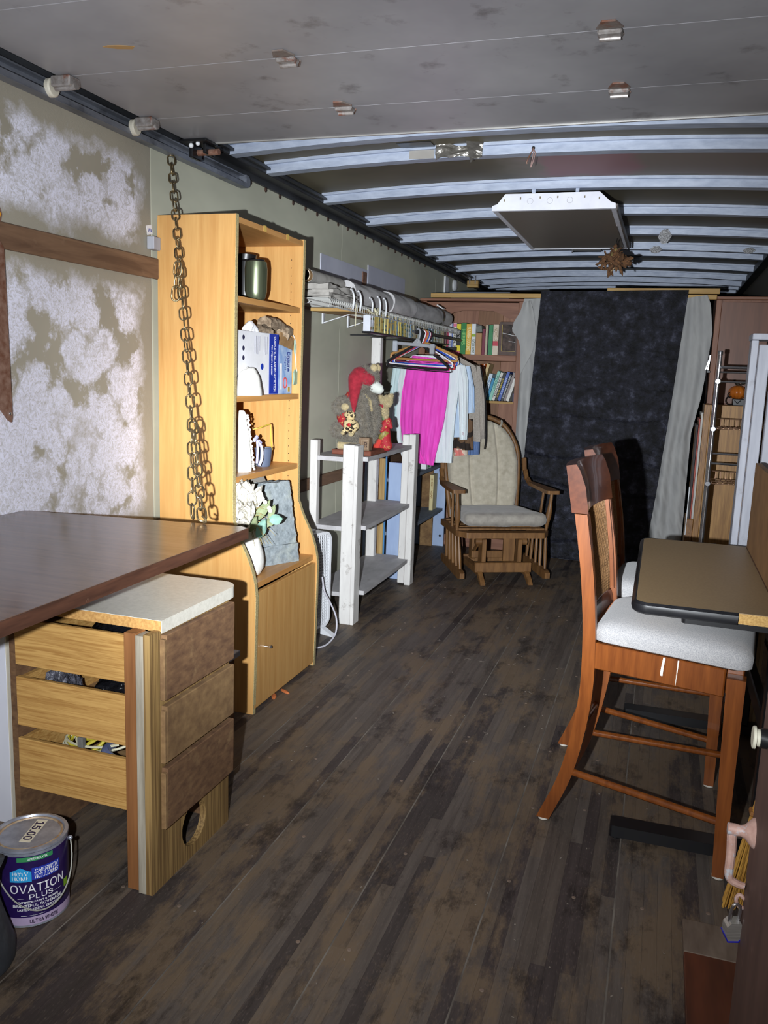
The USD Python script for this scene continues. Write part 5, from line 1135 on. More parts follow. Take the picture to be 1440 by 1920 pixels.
T = Thing('cardboard_tube', 'cardboard core tube with paper wrapped round, above the folded drop cloth', 'tube', (-1.57, 3.7, 1.70))
cp = np.array([(-1.565, 3.56, 1.705), (-1.562, 4.0, 1.709)])
ring = lathe([(0.024, 0), (0.0285, 0), (0.0285, 0.44), (0.024, 0.44), (0.024, 0.0)], 28, cp[0], rot('x', -90))
T.add('core', ring, CARD)
T.add('paper_wrap', lathe([(0.0287, 0.03), (0.030, 0.03), (0.031, 0.43), (0.0287, 0.43)], 28, cp[0], rot('x', -90)), CANVAS)
T.add('ring_end', tube([(cp[0][0] + 0.0265 * math.cos(a), cp[0][1] + 0.001, cp[0][2] + 0.0265 * math.sin(a)) for a in np.linspace(0, 2 * np.pi, 24, endpoint=False)], 0.0022, 5, True), PAPER)
T = Thing('folded_drop_cloth', 'folded beige drop cloth heaped on the near end of the wire shelf', 'drop cloth', (-1.6, 3.78, WZ + 0.006))
def fold(x0, x1, y0, y1, z0, z1, seed):
    m = box(x0, x1, y0, y1, z0, z1, 0.012)
    for _ in range(4): m = m.subdivide()
    v = np.array(m.vertices)
    v[:, 2] += (meshkit.fbm(v * 14, 4, seed) - 0.5) * 0.035 * (v[:, 2] > (z0 + z1) / 2)
    v[:, 0] += (meshkit.fbm(v * 18 + 7, 3, seed + 3) - 0.5) * 0.03
    return tm(v, m.faces)
z = WZ + 0.0065
for i, hgt in enumerate((0.012, 0.014, 0.012, 0.022)):
    T.add('cloth_layer', fold(-1.75 + 0.01 * i, -1.445 - 0.012 * (i % 2), 3.575 + 0.012 * (i % 3), 3.985 - 0.02 * i, z, z + hgt, i), CANVAS, smooth=60)
    z += hgt + 0.0005
WALLBOARD = mat('white_hardboard', (200, 202, 216), (186, 188, 204), scale=(5, 5, 5), rough=0.5, dirt=(120, 92, 64), dscale=9, damt=0.5, dlo=0.68, dhi=0.74)
one('white_hardboard', box(XL + 0.0005, XL + 0.006, 4.24, 4.975, 1.663, 1.892), WALLBOARD, 'nearer of two white boards fixed on the wall above the wire shelf', 'board')
one('white_hardboard', box(XL + 0.0005, XL + 0.006, 4.99, 5.76, 1.663, 1.925), WALLBOARD, 'farther of two white boards fixed on the wall above the wire shelf', 'board')
one('rust_bracket', box(XL + 0.0065, XL + 0.012, 4.88, 4.95, 1.80, 1.875, 0.002), RUST, 'small rusty plate at the end of the nearer white wall board', 'bracket')
HK = [(3.80, 'first white hook on the wire shelf front from the near end'), (3.90, 'second white hook on the wire shelf front from the near end'), (4.07, 'third, smaller white hook on the wire shelf front'), (4.19, 'fourth white hook on the wire shelf front, beside the knotted cord'), (4.29, 'fifth white hook on the wire shelf front, above the first thin books')]
for i, (y, lab) in enumerate(HK):
    s = 0.75 if i == 2 else 1.0
    one('shelf_hook', tube(smoothpath([(-1.424, y - 0.02, WZ + 0.065 * s), (-1.422, y, WZ + 0.058 * s), (-1.420, y + 0.016, WZ + 0.03 * s), (-1.4195, y + 0.012, WZ), (-1.4195, y + 0.004, WZ - 0.025)], 5), 0.0042, 7), WHITEP, lab, 'hook', 'white hooks along the wire shelf')
t = Thing('knotted_cord', 'knot of cream cord tied to the wire shelf with a loose end hanging', 'cord', (-1.42, 4.12, WZ))
t.add('knot', [tube(smoothpath([(-1.421, 4.02, 1.59), (-1.412, 4.07, 1.575), (-1.410, 4.12, 1.585), (-1.415, 4.16, 1.605), (-1.408, 4.13, 1.57), (-1.414, 4.10, 1.60)], 5), 0.005, 6), sph((-1.411, 4.12, 1.583), 0.011, 1)], CABLE)
t.add('loose_end', tube(smoothpath([(-1.417, 3.84, 1.60), (-1.416, 3.835, 1.55), (-1.417, 3.838, 1.50)], 4), 0.0018, 5), CABLE)
one('pine_offcut', box(-1.70, -1.452, 3.95, 4.17, 1.575, 1.592, 0.002), PINE, 'short pine offcut hung beneath the wire shelf near its front end', 'board')

# --- tray of thin books
t = Thing('case_tray', 'dark narrow tray shelf holding the row of slim cases under the wire shelf', 'shelf', (-1.52, 5.08, 1.495))
t.add('tray', box(-1.545, -1.495, 4.285, 5.985, 1.488, 1.498, 0.002), BLACKMETAL)
t.add('tray_arm', [box(-1.765, -1.5455, y - 0.006, y + 0.006, 1.489, 1.497) for y in (4.70, 5.3, 5.9)], BLACKMETAL)
y = 4.287
mc = [(214, 220, 230), (196, 204, 214), (222, 200, 120), (208, 178, 96), (222, 212, 150), (180, 190, 170), (208, 196, 130), (120, 150, 170), (200, 196, 170), (180, 190, 190), (214, 196, 110), (150, 140, 90)]
mrng = random.Random(21)
i = 0
while y < 5.85:
    w = mrng.uniform(0.026, 0.034)
    hgt = mrng.uniform(0.099, 0.104)
    if i < 3: c = (222, 226, 236)
    elif y < 5.0: c = mrng.choice([mc[2], mc[3], mc[4], mc[6], mc[10], mc[11], mc[7], mc[5]])
    else: c = mrng.choice([mc[0], mc[1], mc[4], mc[5], mc[8], mc[9], mc[7]])
    f = mrng.uniform(-1.503, -1.497)
    nm = {(222, 226, 236): 'white', mc[0]: 'pale grey', mc[1]: 'blue grey', mc[2]: 'golden yellow', mc[3]: 'mustard', mc[4]: 'cream yellow', mc[5]: 'grey green', mc[6]: 'straw', mc[7]: 'steel blue', mc[8]: 'ivory', mc[9]: 'silver grey', mc[10]: 'butter yellow', mc[11]: 'olive'}[c]
    part_ = 'at the near end of' if i < 3 else 'in the nearer half of' if y < 5.0 else 'in the farther half of'
    T = Thing('slim_case', f'slim {nm} spined case {part_} the row under the wire shelf', 'case', (f - 0.02, y, 1.498), group=f'{nm} slim cases {part_} the tray row')
    T.add('cover', cat(box(f - 0.0025, f, y, y + w - 0.004, 1.4985, 1.4985 + hgt), box(f - 0.04, f - 0.0026, y, y + 0.002, 1.4985, 1.4985 + hgt), box(f - 0.04, f - 0.0026, y + w - 0.013, y + w - 0.004, 1.4985, 1.4985 + hgt)), col(c, 0.6), smooth=False)
    T.add('spine_print', cat(*[box(f - 0.0001, f + 0.0004, y + 0.004, y + w - 0.008, 1.505 + 0.024 * k + mrng.uniform(0, .01), 1.517 + 0.024 * k + mrng.uniform(0, .006)) for k in range(4) if mrng.random() < 0.7] or [box(f - 0.0001, f + 0.0004, y + 0.004, y + w - 0.008, 1.53, 1.56)]), col(mrng.choice([(150, 110, 50), (90, 120, 140), (110, 130, 90), (190, 150, 90), (120, 110, 80)])), smooth=False)
    T.add('pages', box(f - 0.039, f - 0.003, y + 0.0022, y + w - 0.0062, 1.50, 1.4965 + hgt), PAPER, smooth=False)
    y += w; i += 1
for w, hgt, c, lab in ((0.024, 0.10, (92, 52, 96), 'purple spined case at the far end of the slim case row'), (0.02, 0.09, (60, 40, 44), 'dark maroon case next to the purple one in the tray'), (0.022, 0.10, (206, 160, 170), 'pink spined case last in the tray beside the bookcase')):
    T = Thing('tray_case', lab, 'case', (-1.52, y, 1.498))
    T.add('cover', box(-1.54, -1.50, y, y + w, 1.4985, 1.4985 + hgt, 0.001), col(c))
    T.add('pages', box(-1.538, -1.502, y + 0.003, y + w - 0.003, 1.4985 + hgt, 1.4988 + hgt), PAPER)
    y += w + 0.002

# ------------------------------------------------------------------ clothes rail and hangers
RX, RZ = -1.425, 1.528
t = Thing('clothes_rail', 'thin dark clothes rail running under the book tray', 'rail', (RX, 5.4, RZ))
t.add('rail', tube([(RX, 4.86, RZ), (RX, 6.06, RZ)], 0.009, 12), DARKSTEEL)
for y in (4.9, 5.98):
    t.add('rail_hanger', [tube([(RX, y, RZ + 0.009), (RX - 0.002, y, WZ - 0.036)], 0.003, 6)], DARKSTEEL)
def hanger(y, c, lab, r=0.0045, half=0.205, top=1.462, drop=0.095, yaw=0.0, roll=0.0, bar=True, rough=0.45, ends=0.0, mtl=None):
    T = Thing('clothes_hanger', lab, 'hanger', (RX, y, RZ + 0.012), yaw, group='hangers on the clothes rail')
    m = mtl or col(c, rough)
    q = lambda x, z: np.array([x, 0.0, z - RZ - 0.012])
    T.add('hook', tube(smoothpath([q(-0.019, RZ - 0.008), q(-0.018, RZ + 0.008), q(0.0, RZ + 0.0185), q(0.019, RZ + 0.006), q(0.018, RZ - 0.015), q(0.004, top + 0.015), q(0.0, top)], 6), max(r * 0.8, 0.0022), 7), m)
    R = rot('y', roll)
    def fr(p): return (np.asarray(p) - q(0, top)) @ R.T + q(0, top)
    sh = [q(-half, top - drop), q(-half * 0.93, top - drop + 0.012), q(-half * 0.5, top - drop * 0.42), q(0, top), q(half * 0.5, top - drop * 0.42), q(half * 0.93, top - drop + 0.012), q(half, top - drop)]
    T.add('shoulders', tube([fr(p) for p in smoothpath(sh, 5)], r, 8), m)
    if bar:
        T.add('crossbar', tube([fr(p) for p in smoothpath([q(half, top - drop), q(half * 0.99, top - drop - 0.014), q(half * 0.9, top - drop - 0.02), q(0, top - drop - 0.022), q(-half * 0.9, top - drop - 0.02), q(-half * 0.99, top - drop - 0.014), q(-half, top - drop)], 4)], r * 0.9, 8), m)
    return T
WOODH = mat('wooden_hanger', (196, 148, 86), (166, 120, 64), scale=(8, 40, 40), rough=0.4)
T = Thing('skirt_hanger', 'grey plastic skirt hanger with clips, in front of all other hangers', 'hanger', (RX, 4.93, RZ + 0.012))
GP = flat('grey_hanger_plastic', (150, 152, 158), 0.4)
T.add('hook', tube(smoothpath([(RX - 0.012, 4.93, RZ - 0.006), (RX - 0.010, 4.93, RZ + 0.012), (RX + 0.006, 4.93, RZ + 0.018), (RX + 0.018, 4.93, RZ + 0.004), (RX + 0.014, 4.93, RZ - 0.03), (RX + 0.004, 4.93, 1.465)], 5), 0.006, 8), GP)
T.add('bar', [beam((RX - 0.135, 4.93, 1.462), (RX + 0.115, 4.93, 1.446), 0.008, 0.020, 0.003), prism([(RX - 0.03, 1.46), (RX + 0.035, 1.455), (RX + 0.012, 1.49), (RX - 0.002, 1.49)], 0.007, 'y', 4.9265)], GP)
T.add('clip', [box(RX + 0.082, RX + 0.112, 4.918, 4.942, 1.40, 1.462, 0.004)], GP)
T.add('clip', [box(RX - 0.15, RX - 0.12, 4.918, 4.942, 1.41, 1.475, 0.004)], flat('clear_grey_clip', (176, 182, 190), 0.3))
hanger(4.975, (24, 24, 26), 'thick black velvet hanger at the front of the rail', 0.0075, 0.20, 1.455, 0.115, -8, 3, rough=0.9)
hanger(5.01, (30, 26, 28), 'thin black hanger with a sagging low bar, behind the velvet one', 0.0032, 0.215, 1.452, 0.125, -6, 3)
hanger(5.045, (236, 236, 240), 'front white plastic tube hanger, overlapping the blue one', 0.0048, 0.205, 1.46, 0.105, -3, 2)
hanger(5.075, (206, 62, 66), 'red plastic hanger low behind the front white hanger', 0.0045, 0.21, 1.458, 0.115, -2, 2)
hanger(5.10, (196, 148, 86), 'wooden hanger with curved shoulders showing right of the black one', 0.0085, 0.215, 1.47, 0.08, -2, 1, mtl=WOODH)
hanger(5.13, (44, 84, 196), 'bright blue plastic hanger with a straight bar', 0.0052, 0.205, 1.462, 0.10, 2, 1)
hanger(5.155, (236, 236, 232), 'second white tube hanger, behind the blue one', 0.0048, 0.21, 1.464, 0.10, -2, 0)
hanger(5.172, (120, 44, 76), 'maroon hanger seen through the white and blue hangers', 0.0042, 0.20, 1.466, 0.09, 2, 0)
hanger(5.188, (206, 96, 100), 'coral red hanger hook behind the wooden hanger', 0.0045, 0.20, 1.468, 0.085, 0, 0)
for y, c, lab in ((5.215, (190, 206, 204), 'pale hanger carrying the pink dress'), (5.25, (70, 130, 136), 'teal hanger carrying the long white shirt'), (5.32, (104, 150, 186), 'sky blue hanger carrying the pale blue blouse'), (5.36, (60, 60, 66), 'charcoal hanger carrying the plaid shirt'), (5.41, (168, 178, 214), 'lavender hanger carrying the grey cardigan'), (5.46, (180, 190, 210), 'pale grey hanger holding the jeans at the back')):
    hanger(y, c, lab, 0.005, 0.195, 1.46, 0.085, 0, 0)

CY = lambda y: 5.19 + (y - 5.235) * 0.74
def KP(pts):                                                          # the same shift for trims given as points
    return [(p[0] * CY(p[1]) / p[1], CY(p[1]), 1.3 + (p[2] - 1.3) * CY(p[1]) / p[1]) for p in pts]
def clothes(P, name, y, left, right, m, th=0.035, folds=5, amp=0.008, seed=0, yfn=None, nu=56, nv=48):
    zl, xl = np.array([p[0] for p in left])[::-1], np.array([p[1] for p in left])[::-1]
    zr, xr = np.array([p[0] for p in right])[::-1], np.array([p[1] for p in right])[::-1]
    y0_ = y; y = CY(y); k_ = y / y0_
    left = [(1.3 + (p[0] - 1.3) * k_, p[1] * k_) for p in left]; right = [(1.3 + (p[0] - 1.3) * k_, p[1] * k_) for p in right]
    def f(u, v):
        s = v
        lx = np.interp(s, np.linspace(0, 1, len(left)), [p[1] for p in left]); lz = np.interp(s, np.linspace(0, 1, len(left)), [p[0] for p in left])
        rx = np.interp(s, np.linspace(0, 1, len(right)), [p[1] for p in right]); rz = np.interp(s, np.linspace(0, 1, len(right)), [p[0] for p in right])
        x = lx + (rx - lx) * u; z = lz + (rz - lz) * u
        w = amp * (0.25 + s) * (np.sin(2 * np.pi * folds * u + seed + 1.5 * np.sin(3 * s + seed)) + 0.5 * np.sin(2 * np.pi * folds * 2.3 * u + 2 * seed))
        n = (meshkit.fbm(np.stack([x * 14, z * 6, np.full_like(x, seed)], -1), 3, seed) - 0.5) * 0.03
        return np.stack([x, y - th * 0.5 * np.sin(np.pi * u) ** 0.6 + w + n * s, z], -1)
    def bk(u, v):
        q = f(u, v); q[..., 1] = 2 * y - q[..., 1] + 0.004; return q
    a = shell(f, nu, nv, 0.003); b = shell(bk, nu // 2, nv // 2, 0.003)
    return P.add(name, cat(a, b), m, smooth=60)
PINK = mat('magenta_jersey', (242, 84, 204), (226, 62, 184), scale=(60, 60, 8), rough=0.85, sheen=0.2)
WSHIRT = mat('white_jersey', (226, 234, 236), (212, 222, 226), scale=(40, 40, 8), rough=0.9)
MINT = mat('pale_mint_jersey', (206, 228, 228), (192, 216, 218), scale=(40, 40, 8), rough=0.9)
PALEB = mat('pale_blue_blouse', (196, 214, 234), (182, 202, 226), scale=(40, 40, 8), rough=0.9)
CARDI = mat('grey_knit', (176, 168, 158), (148, 140, 132), scale=(160, 160, 160), rough=1.0, bump=0.3, dist=0.004)
PLAIDM = mat('brown_plaid', (104, 78, 56), (42, 32, 28), scale=(24, 24, 24), detail=0.5, rough=0.9, lo=0.48, hi=0.52)
DENIM = mat('blue_denim', (108, 134, 178), (80, 104, 150), scale=(200, 30, 30), rough=0.9)
T = Thing('pink_dress', 'bright magenta sleeveless dress hanging at the front of the clothes', 'dress', (-1.43, 5.19, 1.0))
clothes(T, 'bodice', 5.235, [(1.395, -1.535), (1.35, -1.57), (1.25, -1.585), (1.148, -1.60), (0.98, -1.605), (0.86, -1.59), (0.76, -1.545), (0.712, -1.475)], [(1.375, -1.325), (1.345, -1.295), (1.26, -1.292), (1.10, -1.302), (0.98, -1.315), (0.88, -1.335), (0.78, -1.355), (0.700, -1.37)], PINK, 0.03, 4.5, 0.005, 1)
T.add('neckline', tube(smoothpath(KP([(-1.535, 5.222, 1.392), (-1.48, 5.205, 1.36), (-1.43, 5.20, 1.348), (-1.37, 5.205, 1.355), (-1.325, 5.222, 1.374)]), 5), 0.0035, 6), PINK)
T = Thing('white_shirt', 'long white shirt hanging behind the pink dress, heart stitched on its cuff', 'shirt', (-1.44, 5.35, 1.0))
clothes(T, 'shirt_body', 5.315, [(1.40, -1.56), (1.33, -1.64), (1.2, -1.655), (1.0, -1.655), (0.85, -1.645), (0.705, -1.60)], [(1.40, -1.34), (1.35, -1.26), (1.2, -1.245), (1.0, -1.26), (0.85, -1.265), (0.715, -1.268)], WSHIRT, 0.022, 5, 0.006, 2)
clothes(T, 'sleeve', 5.335, [(1.35, -1.28), (1.25, -1.262), (1.08, -1.245), (0.98, -1.235), (0.868, -1.226)], [(1.345, -1.215), (1.25, -1.19), (1.08, -1.182), (0.97, -1.178), (0.874, -1.178)], WSHIRT, 0.025, 2, 0.006, 3, nu=24)
T.add('cuff_heart', [tube(smoothpath(KP([(-1.200, 5.313, 0.902), (-1.206, 5.313, 0.912), (-1.2025, 5.313, 0.917), (-1.200, 5.313, 0.913), (-1.1975, 5.313, 0.917), (-1.194, 5.313, 0.912), (-1.200, 5.313, 0.902)]), 4), 0.0009, 5)], col((190, 120, 130)))
clothes(T, 'sleeve', 5.34, [(1.33, -1.70), (1.2, -1.715), (1.0, -1.715), (0.9, -1.70)], [(1.34, -1.63), (1.2, -1.65), (1.0, -1.66), (0.9, -1.655)], MINT, 0.03, 2, 0.005, 4, nu=20)
T = Thing('pale_blue_blouse', 'pale blue short sleeved blouse behind the white shirt', 'blouse', (-1.42, 5.42, 1.1))
clothes(T, 'blouse_body', 5.41, [(1.39, -1.54), (1.33, -1.60), (1.0, -1.61), (0.85, -1.60)], [(1.39, -1.31), (1.34, -1.235), (1.1, -1.225), (0.88, -1.24)], PALEB, 0.02, 4, 0.005, 5)
clothes(T, 'sleeve', 5.415, [(1.345, -1.25), (1.2, -1.225), (1.03, -1.22)], [(1.34, -1.20), (1.2, -1.165), (1.045, -1.155)], PALEB, 0.02, 2, 0.006, 6, nu=22)
T = Thing('plaid_shirt', 'dark brown plaid shirt peeking out under the pale blue blouse', 'shirt', (-1.40, 5.47, 1.0))
clothes(T, 'shirt_body', 5.465, [(1.38, -1.52), (1.0, -1.58), (0.80, -1.57)], [(1.38, -1.30), (1.2, -1.225), (1.0, -1.21), (0.80, -1.20)], PLAIDM, 0.02, 3, 0.005, 7)
clothes(T, 'sleeve', 5.46, [(1.0, -1.245), (0.90, -1.24), (0.79, -1.235)], [(1.0, -1.175), (0.90, -1.168), (0.795, -1.162)], PLAIDM, 0.022, 1.5, 0.006, 8, nu=20)
T = Thing('grey_cardigan', 'grey knit cardigan with dark edging at the back of the rail', 'cardigan', (-1.36, 5.54, 1.1))
clothes(T, 'cardigan_body', 5.535, [(1.395, -1.52), (1.3, -1.60), (1.0, -1.61), (0.85, -1.60)], [(1.40, -1.30), (1.345, -1.19), (1.2, -1.155), (1.0, -1.145), (0.845, -1.13)], CARDI, 0.022, 3, 0.005, 9)
clothes(T, 'sleeve', 5.55, [(1.35, -1.19), (1.15, -1.165), (0.86, -1.15)], [(1.34, -1.155), (1.15, -1.118), (0.87, -1.095)], CARDI, 0.022, 1.5, 0.006, 10, nu=20)
T.add('dark_edging', tube(smoothpath(KP([(-1.15, 5.515, 1.34), (-1.113, 5.52, 1.15), (-1.096, 5.525, 0.95), (-1.092, 5.53, 0.86), (-1.098, 5.53, 0.80)]), 6), 0.005, 6), BLACK)
T = Thing('folded_jeans', 'pale blue jeans hanging lowest at the back, beside the rocking chair', 'jeans', (-1.2, 5.62, 0.9))
clothes(T, 'denim_leg', 5.61, [(1.30, -1.30), (1.0, -1.235), (0.745, -1.225)], [(1.30, -1.20), (1.0, -1.155), (0.755, -1.148)], DENIM, 0.022, 2, 0.005, 11, nu=24)
T = Thing('patterned_skirt', 'cream and coral patterned skirt showing below the plaid shirt', 'skirt', (-1.27, 5.58, 0.9))
clothes(T, 'skirt', 5.575, [(1.2, -1.36), (0.9, -1.33), (0.735, -1.325)], [(1.2, -1.26), (0.9, -1.235), (0.748, -1.225)], mat('cream_coral_print', (226, 206, 186), (222, 132, 124), scale=(20, 20, 20), detail=1.0, rough=0.9, lo=0.46, hi=0.5), 0.03, 3, 0.005, 12, nu=24)

# ------------------------------------------------------------------ pale blue shelf unit behind
T = Thing('blue_shelf_unit', 'pale blue painted low shelf unit against the left wall, under the clothes', 'shelf', (-1.62, 5.5, 0))
T.add('end_panel', box(-1.573, -1.49, 4.93, 4.95, 0.0, 0.735, 0.002), BLUEWOOD)
T.add('end_panel', box(-1.72, -1.478, 6.045, 6.065, 0.0, 0.735, 0.002), BLUEWOOD)
p = T.add('bolt_hole', lathe([(0.009, 0), (0.009, 0.001)], 12, (-1.505, 6.0445, 0.08), rot('x', 90)), BLACK)
for z in (0.632, 0.292):
    T.add('shelf_board', box(-1.73, -1.493, 4.951, 6.044, z - 0.022, z, 0.002), DUSTBLUE)
T.add('back_post', box(-1.73, -1.70, 4.93, 4.95, 0.0, 0.735), BLUEWOOD)
t = Thing('white_green_box', 'small white and green carton on the top board of the blue shelf', 'box', (-1.54, 5.63, 0.632))
t.add('carton', box(-1.60, -1.505, 5.56, 5.70, 0.6325, 0.672, 0.001), WHITECARD)
t.add('green_band', box(-1.5049, -1.5043, 5.60, 5.66, 0.64, 0.664), col((92, 176, 112)))
t = Thing('rough_plank', 'rough grey plank standing inside the blue shelf unit', 'plank', (-1.62, 5.98, 0))
t.add('plank', box(-1.66, -1.57, 6.015, 6.035, 0.293, 0.608, 0.002), ROUGHPLY2)
t.add('lower_plank', box(-1.66, -1.56, 6.015, 6.035, 0.0, 0.268, 0.002), ROUGHPLY2)
t = Thing('pale_book', 'pale gold book standing upright inside the blue shelf unit', 'book', (-1.55, 5.97, 0.293))
t.add('cover', box(-1.562, -1.535, 5.90, 6.01, 0.2925, 0.555, 0.001), col((214, 200, 150)))
t.add('lettering', text('SHORT YEAR', 0.012, (-1.5525, 5.8995, 0.53), (0, 0, -1), (1, 0, 0), 0.0004, 0.15, True), col((150, 110, 60)), smooth=False)
t = Thing('leaning_trim', 'brown and yellow wooden trim board leaning behind the white post shelf', 'board', (-1.60, 4.905, 0))
t.add('board', box(-1.622, -1.585, 4.895, 4.912, 0.0, 0.76, 0.001), PINE_Z)
t.add('dark_strip', box(-1.632, -1.6225, 4.895, 4.91, 0.0, 0.76), ROUGHPLY)
t.add('blue_strip', box(-1.5845, -1.577, 4.90, 4.91, 0.0, 0.79), col((70, 130, 180)))
# ------------------------------------------------------------------ partition: cedar bookcase, header boards, curtains
FY = 6.12
T = Thing('cedar_bookcase', 'tall cedar bookcase with an arched top rail, full of books, left of the curtain', 'bookcase', (-1.36, 6.26, 0))
bx0, bx1 = -1.755, -0.982
T.add('stile', box(bx1 - 0.042, bx1, FY, FY + 0.02, 0.0, 1.81, 0.002), CEDAR)
T.add('stile', box(bx0, bx0 + 0.05, FY, FY + 0.02, 0.0, 1.81, 0.002), CEDAR)
arch = [(bx0 + 0.05, 1.80), (bx0 + 0.05, 1.66), (-1.60, 1.668), (-1.55, 1.695), (-1.50, 1.728), (-1.44, 1.742), (-1.32, 1.745), (-1.20, 1.742), (-1.15, 1.722), (-1.11, 1.698), (-1.06, 1.688), (bx1 - 0.0425, 1.684), (bx1 - 0.0425, 1.80)]
T.add('arched_rail', prism(arch, 0.02, 'y', FY), CEDAR_H)
T.add('cornice', box(bx0, bx1, FY - 0.012, FY + 0.26, 1.8105, 1.828, 0.002), CEDAR_H)
T.add('side_panel', box(bx1 - 0.018, bx1 - 0.001, FY + 0.0205, FY + 0.27, 0, 1.81), CEDAR)
T.add('side_panel', box(bx0, bx0 + 0.017, FY + 0.0205, FY + 0.27, 0, 1.81), CEDAR)
CEDB = [mat('cedar_back_a', (146, 106, 76), (112, 76, 52), scale=(16, 16, 1.6), detail=6, distortion=1.5, rough=0.6), mat('cedar_back_b', (160, 116, 92), (128, 86, 66), scale=(16, 16, 1.6), detail=6, distortion=1.5, rough=0.6)]
for i, x in enumerate(np.arange(bx0 + 0.018, bx1 - 0.03, 0.1855)):
    T.add('back_plank', box(x, min(x + 0.1845, bx1 - 0.019), FY + 0.262, FY + 0.272, 0.02, 1.805, 0.001), CEDB[i % 2])
for z, th in ((1.432, 0.042), (0.755, 0.03), (0.40, 0.03), (0.08, 0.08)):
    T.add('shelf', box(bx0 + 0.0505 if th > 0.035 else bx0 + 0.018, bx1 - 0.0425, FY + 0.001, FY + 0.26, z - th, z, 0.002), CEDAR_H)
T.add('pine_shelf', box(-1.32, bx1 - 0.0425, FY + 0.004, FY + 0.26, 1.085, 1.102, 0.001), PINE)
def book(name, x0, x1, z0, z1, c, label, lean=0.0, txt=None, tc=(240, 240, 240), y=FY + 0.022, depth=0.17, bands=(), th=None):
    T = Thing(name, label, 'book', ((x0 + x1) / 2, y + depth / 2, z0))
    w = x1 - x0; H = z1 - z0
    R = rot('y', lean); o = np.array([x0 if lean <= 0 else x1, y, z0]) if lean else np.array([x0, y, z0])
    def tr(m): return xf(xf(m, None, (-(0 if lean >= 0 and not lean else (0 if lean < 0 else w)), 0, 0)), R, o) if lean else xf(m, None, o)
    m = col(c, 0.5)
    T.add('cover', tr(cat(box(0, w, 0, 0.004, 0, H), box(0, 0.0025, 0.0042, depth, 0, H), box(w - 0.0025, w, 0.0042, depth, 0, H))), m, smooth=False)
    T.add('pages', tr(box(0.003, w - 0.003, 0.0045, depth - 0.004, 0.003, H - 0.004)), PAPER, smooth=False)
    for a, b, bc in bands:
        T.add('spine_band', tr(box(0.0005, w - 0.0005, -0.0005, -0.0001, H * a, H * b)), col(bc, 0.5), smooth=False)
    if txt:
        s, a, b = txt
        T.add('title', tr(text(s, w * 0.62, (w * 0.22, -0.0006, H * b), (0, 0, -1), (1, 0, 0), 0.0004, H * (b - a), True)), col(tc), smooth=False)
    return T
ZT = 1.432
tb = [(-1.636, -1.611, 0.185, (80, 44, 82), 'dark purple book, first in the top row of the cedar bookcase', None, (), None),
      (-1.609, -1.584, 0.205, (92, 50, 40), 'dark brown book next to the purple one on the top shelf', None, (), None),
      (-1.580, -1.553, 0.222, (120, 184, 112), 'light green book on the top shelf with red lettering', ('GARDENING', .2, .9), (), (190, 60, 50)),
      (-1.551, -1.534, 0.219, (176, 60, 88), 'narrow rose red book right of the light green one', None, ((.78, .98, (150, 36, 60)),), None),
      (-1.532, -1.512, 0.220, (214, 214, 224), 'narrow white book with grey title, right of the rose red one', ('STORIES', .15, .8), (), (110, 110, 130)),
      (-1.510, -1.503, 0.219, (96, 120, 190), 'very thin blue book between two white ones', None, (), None),
      (-1.501, -1.476, 0.222, (226, 224, 214), 'white book with a pink cap and black title on its spine', ('TOOLS', .2, .75), ((.88, .99, (226, 120, 150)),), (40, 40, 40)),
      (-1.474, -1.443, 0.220, (26, 26, 28), 'black and yellow computer book with PCs on its spine', ('PCs', .52, .76), ((.8, .99, (232, 214, 40)), (.04, .28, (232, 214, 40))), (240, 240, 240)),
      (-1.441, -1.404, 0.226, (36, 128, 62), 'thick bright green book right of the black and yellow one', ('HERBS', .3, .8), (), (150, 210, 120)),
      (-1.402, -1.364, 0.219, (222, 176, 56), 'thick yellow book with pale title, right of the bright green one', ('SUMMER COOKING', .12, .9), (), (250, 236, 180)),
      (-1.362, -1.333, 0.220, (224, 228, 232), 'white book with a small green emblem, right of the yellow one', ('NATURE GUIDE', .06, .5), ((.58, .66, (150, 180, 50)),), (80, 100, 60)),
      (-1.329, -1.286, 0.155, (176, 132, 84), 'short tan cardboard slipcase book in the top row', None, (), None),
      (-1.282, -1.260, 0.184, (118, 30, 56), 'short maroon book with a shiny spine, right of the tan one', None, (), None),
      (-1.258, -1.244, 0.213, (188, 172, 148), 'slim beige book right of the maroon one', None, (), None),
      (-1.242, -1.236, 0.214, (24, 30, 30), 'very thin black book beside the slim beige one', None, (), None),
      (-1.234, -1.206, 0.215, (46, 134, 84), 'mid green plain book near the right end of the top row', None, (), None),
      (-1.203, -1.164, 0.218, (214, 200, 180), 'cream book with a red band across its spine', ('NOVELS', .45, .9), ((.30, .46, (196, 60, 76)),), (170, 150, 120))]
for x0, x1, H, c, lab, tx, bands, tc in tb:
    book('book', x0, x1, ZT + 0.0005, ZT + H, c, lab, 0, tx, tc or (240, 240, 240), bands=bands)
one('grey_box_lid', xf(box(-0.022, 0.022, 0, 0.12, 0, 0.045, 0.002), rot('y', -8), (-1.308, FY + 0.03, ZT + 0.162)), col((118, 122, 114)), 'grey box lying tilted on top of the tan slipcase book', 'box')
T = Thing('framed_box', 'dark framed picture box with a wrapped clear front at the right of the top shelf', 'picture frame', (-1.085, FY + 0.1, ZT))
fx0, fx1, fz0, fz1 = -1.158, -1.028, ZT + 0.0005, 1.668
DKW = mat('dark_walnut_frame', (92, 64, 54), (66, 46, 38), scale=(30, 30, 30), rough=0.5)
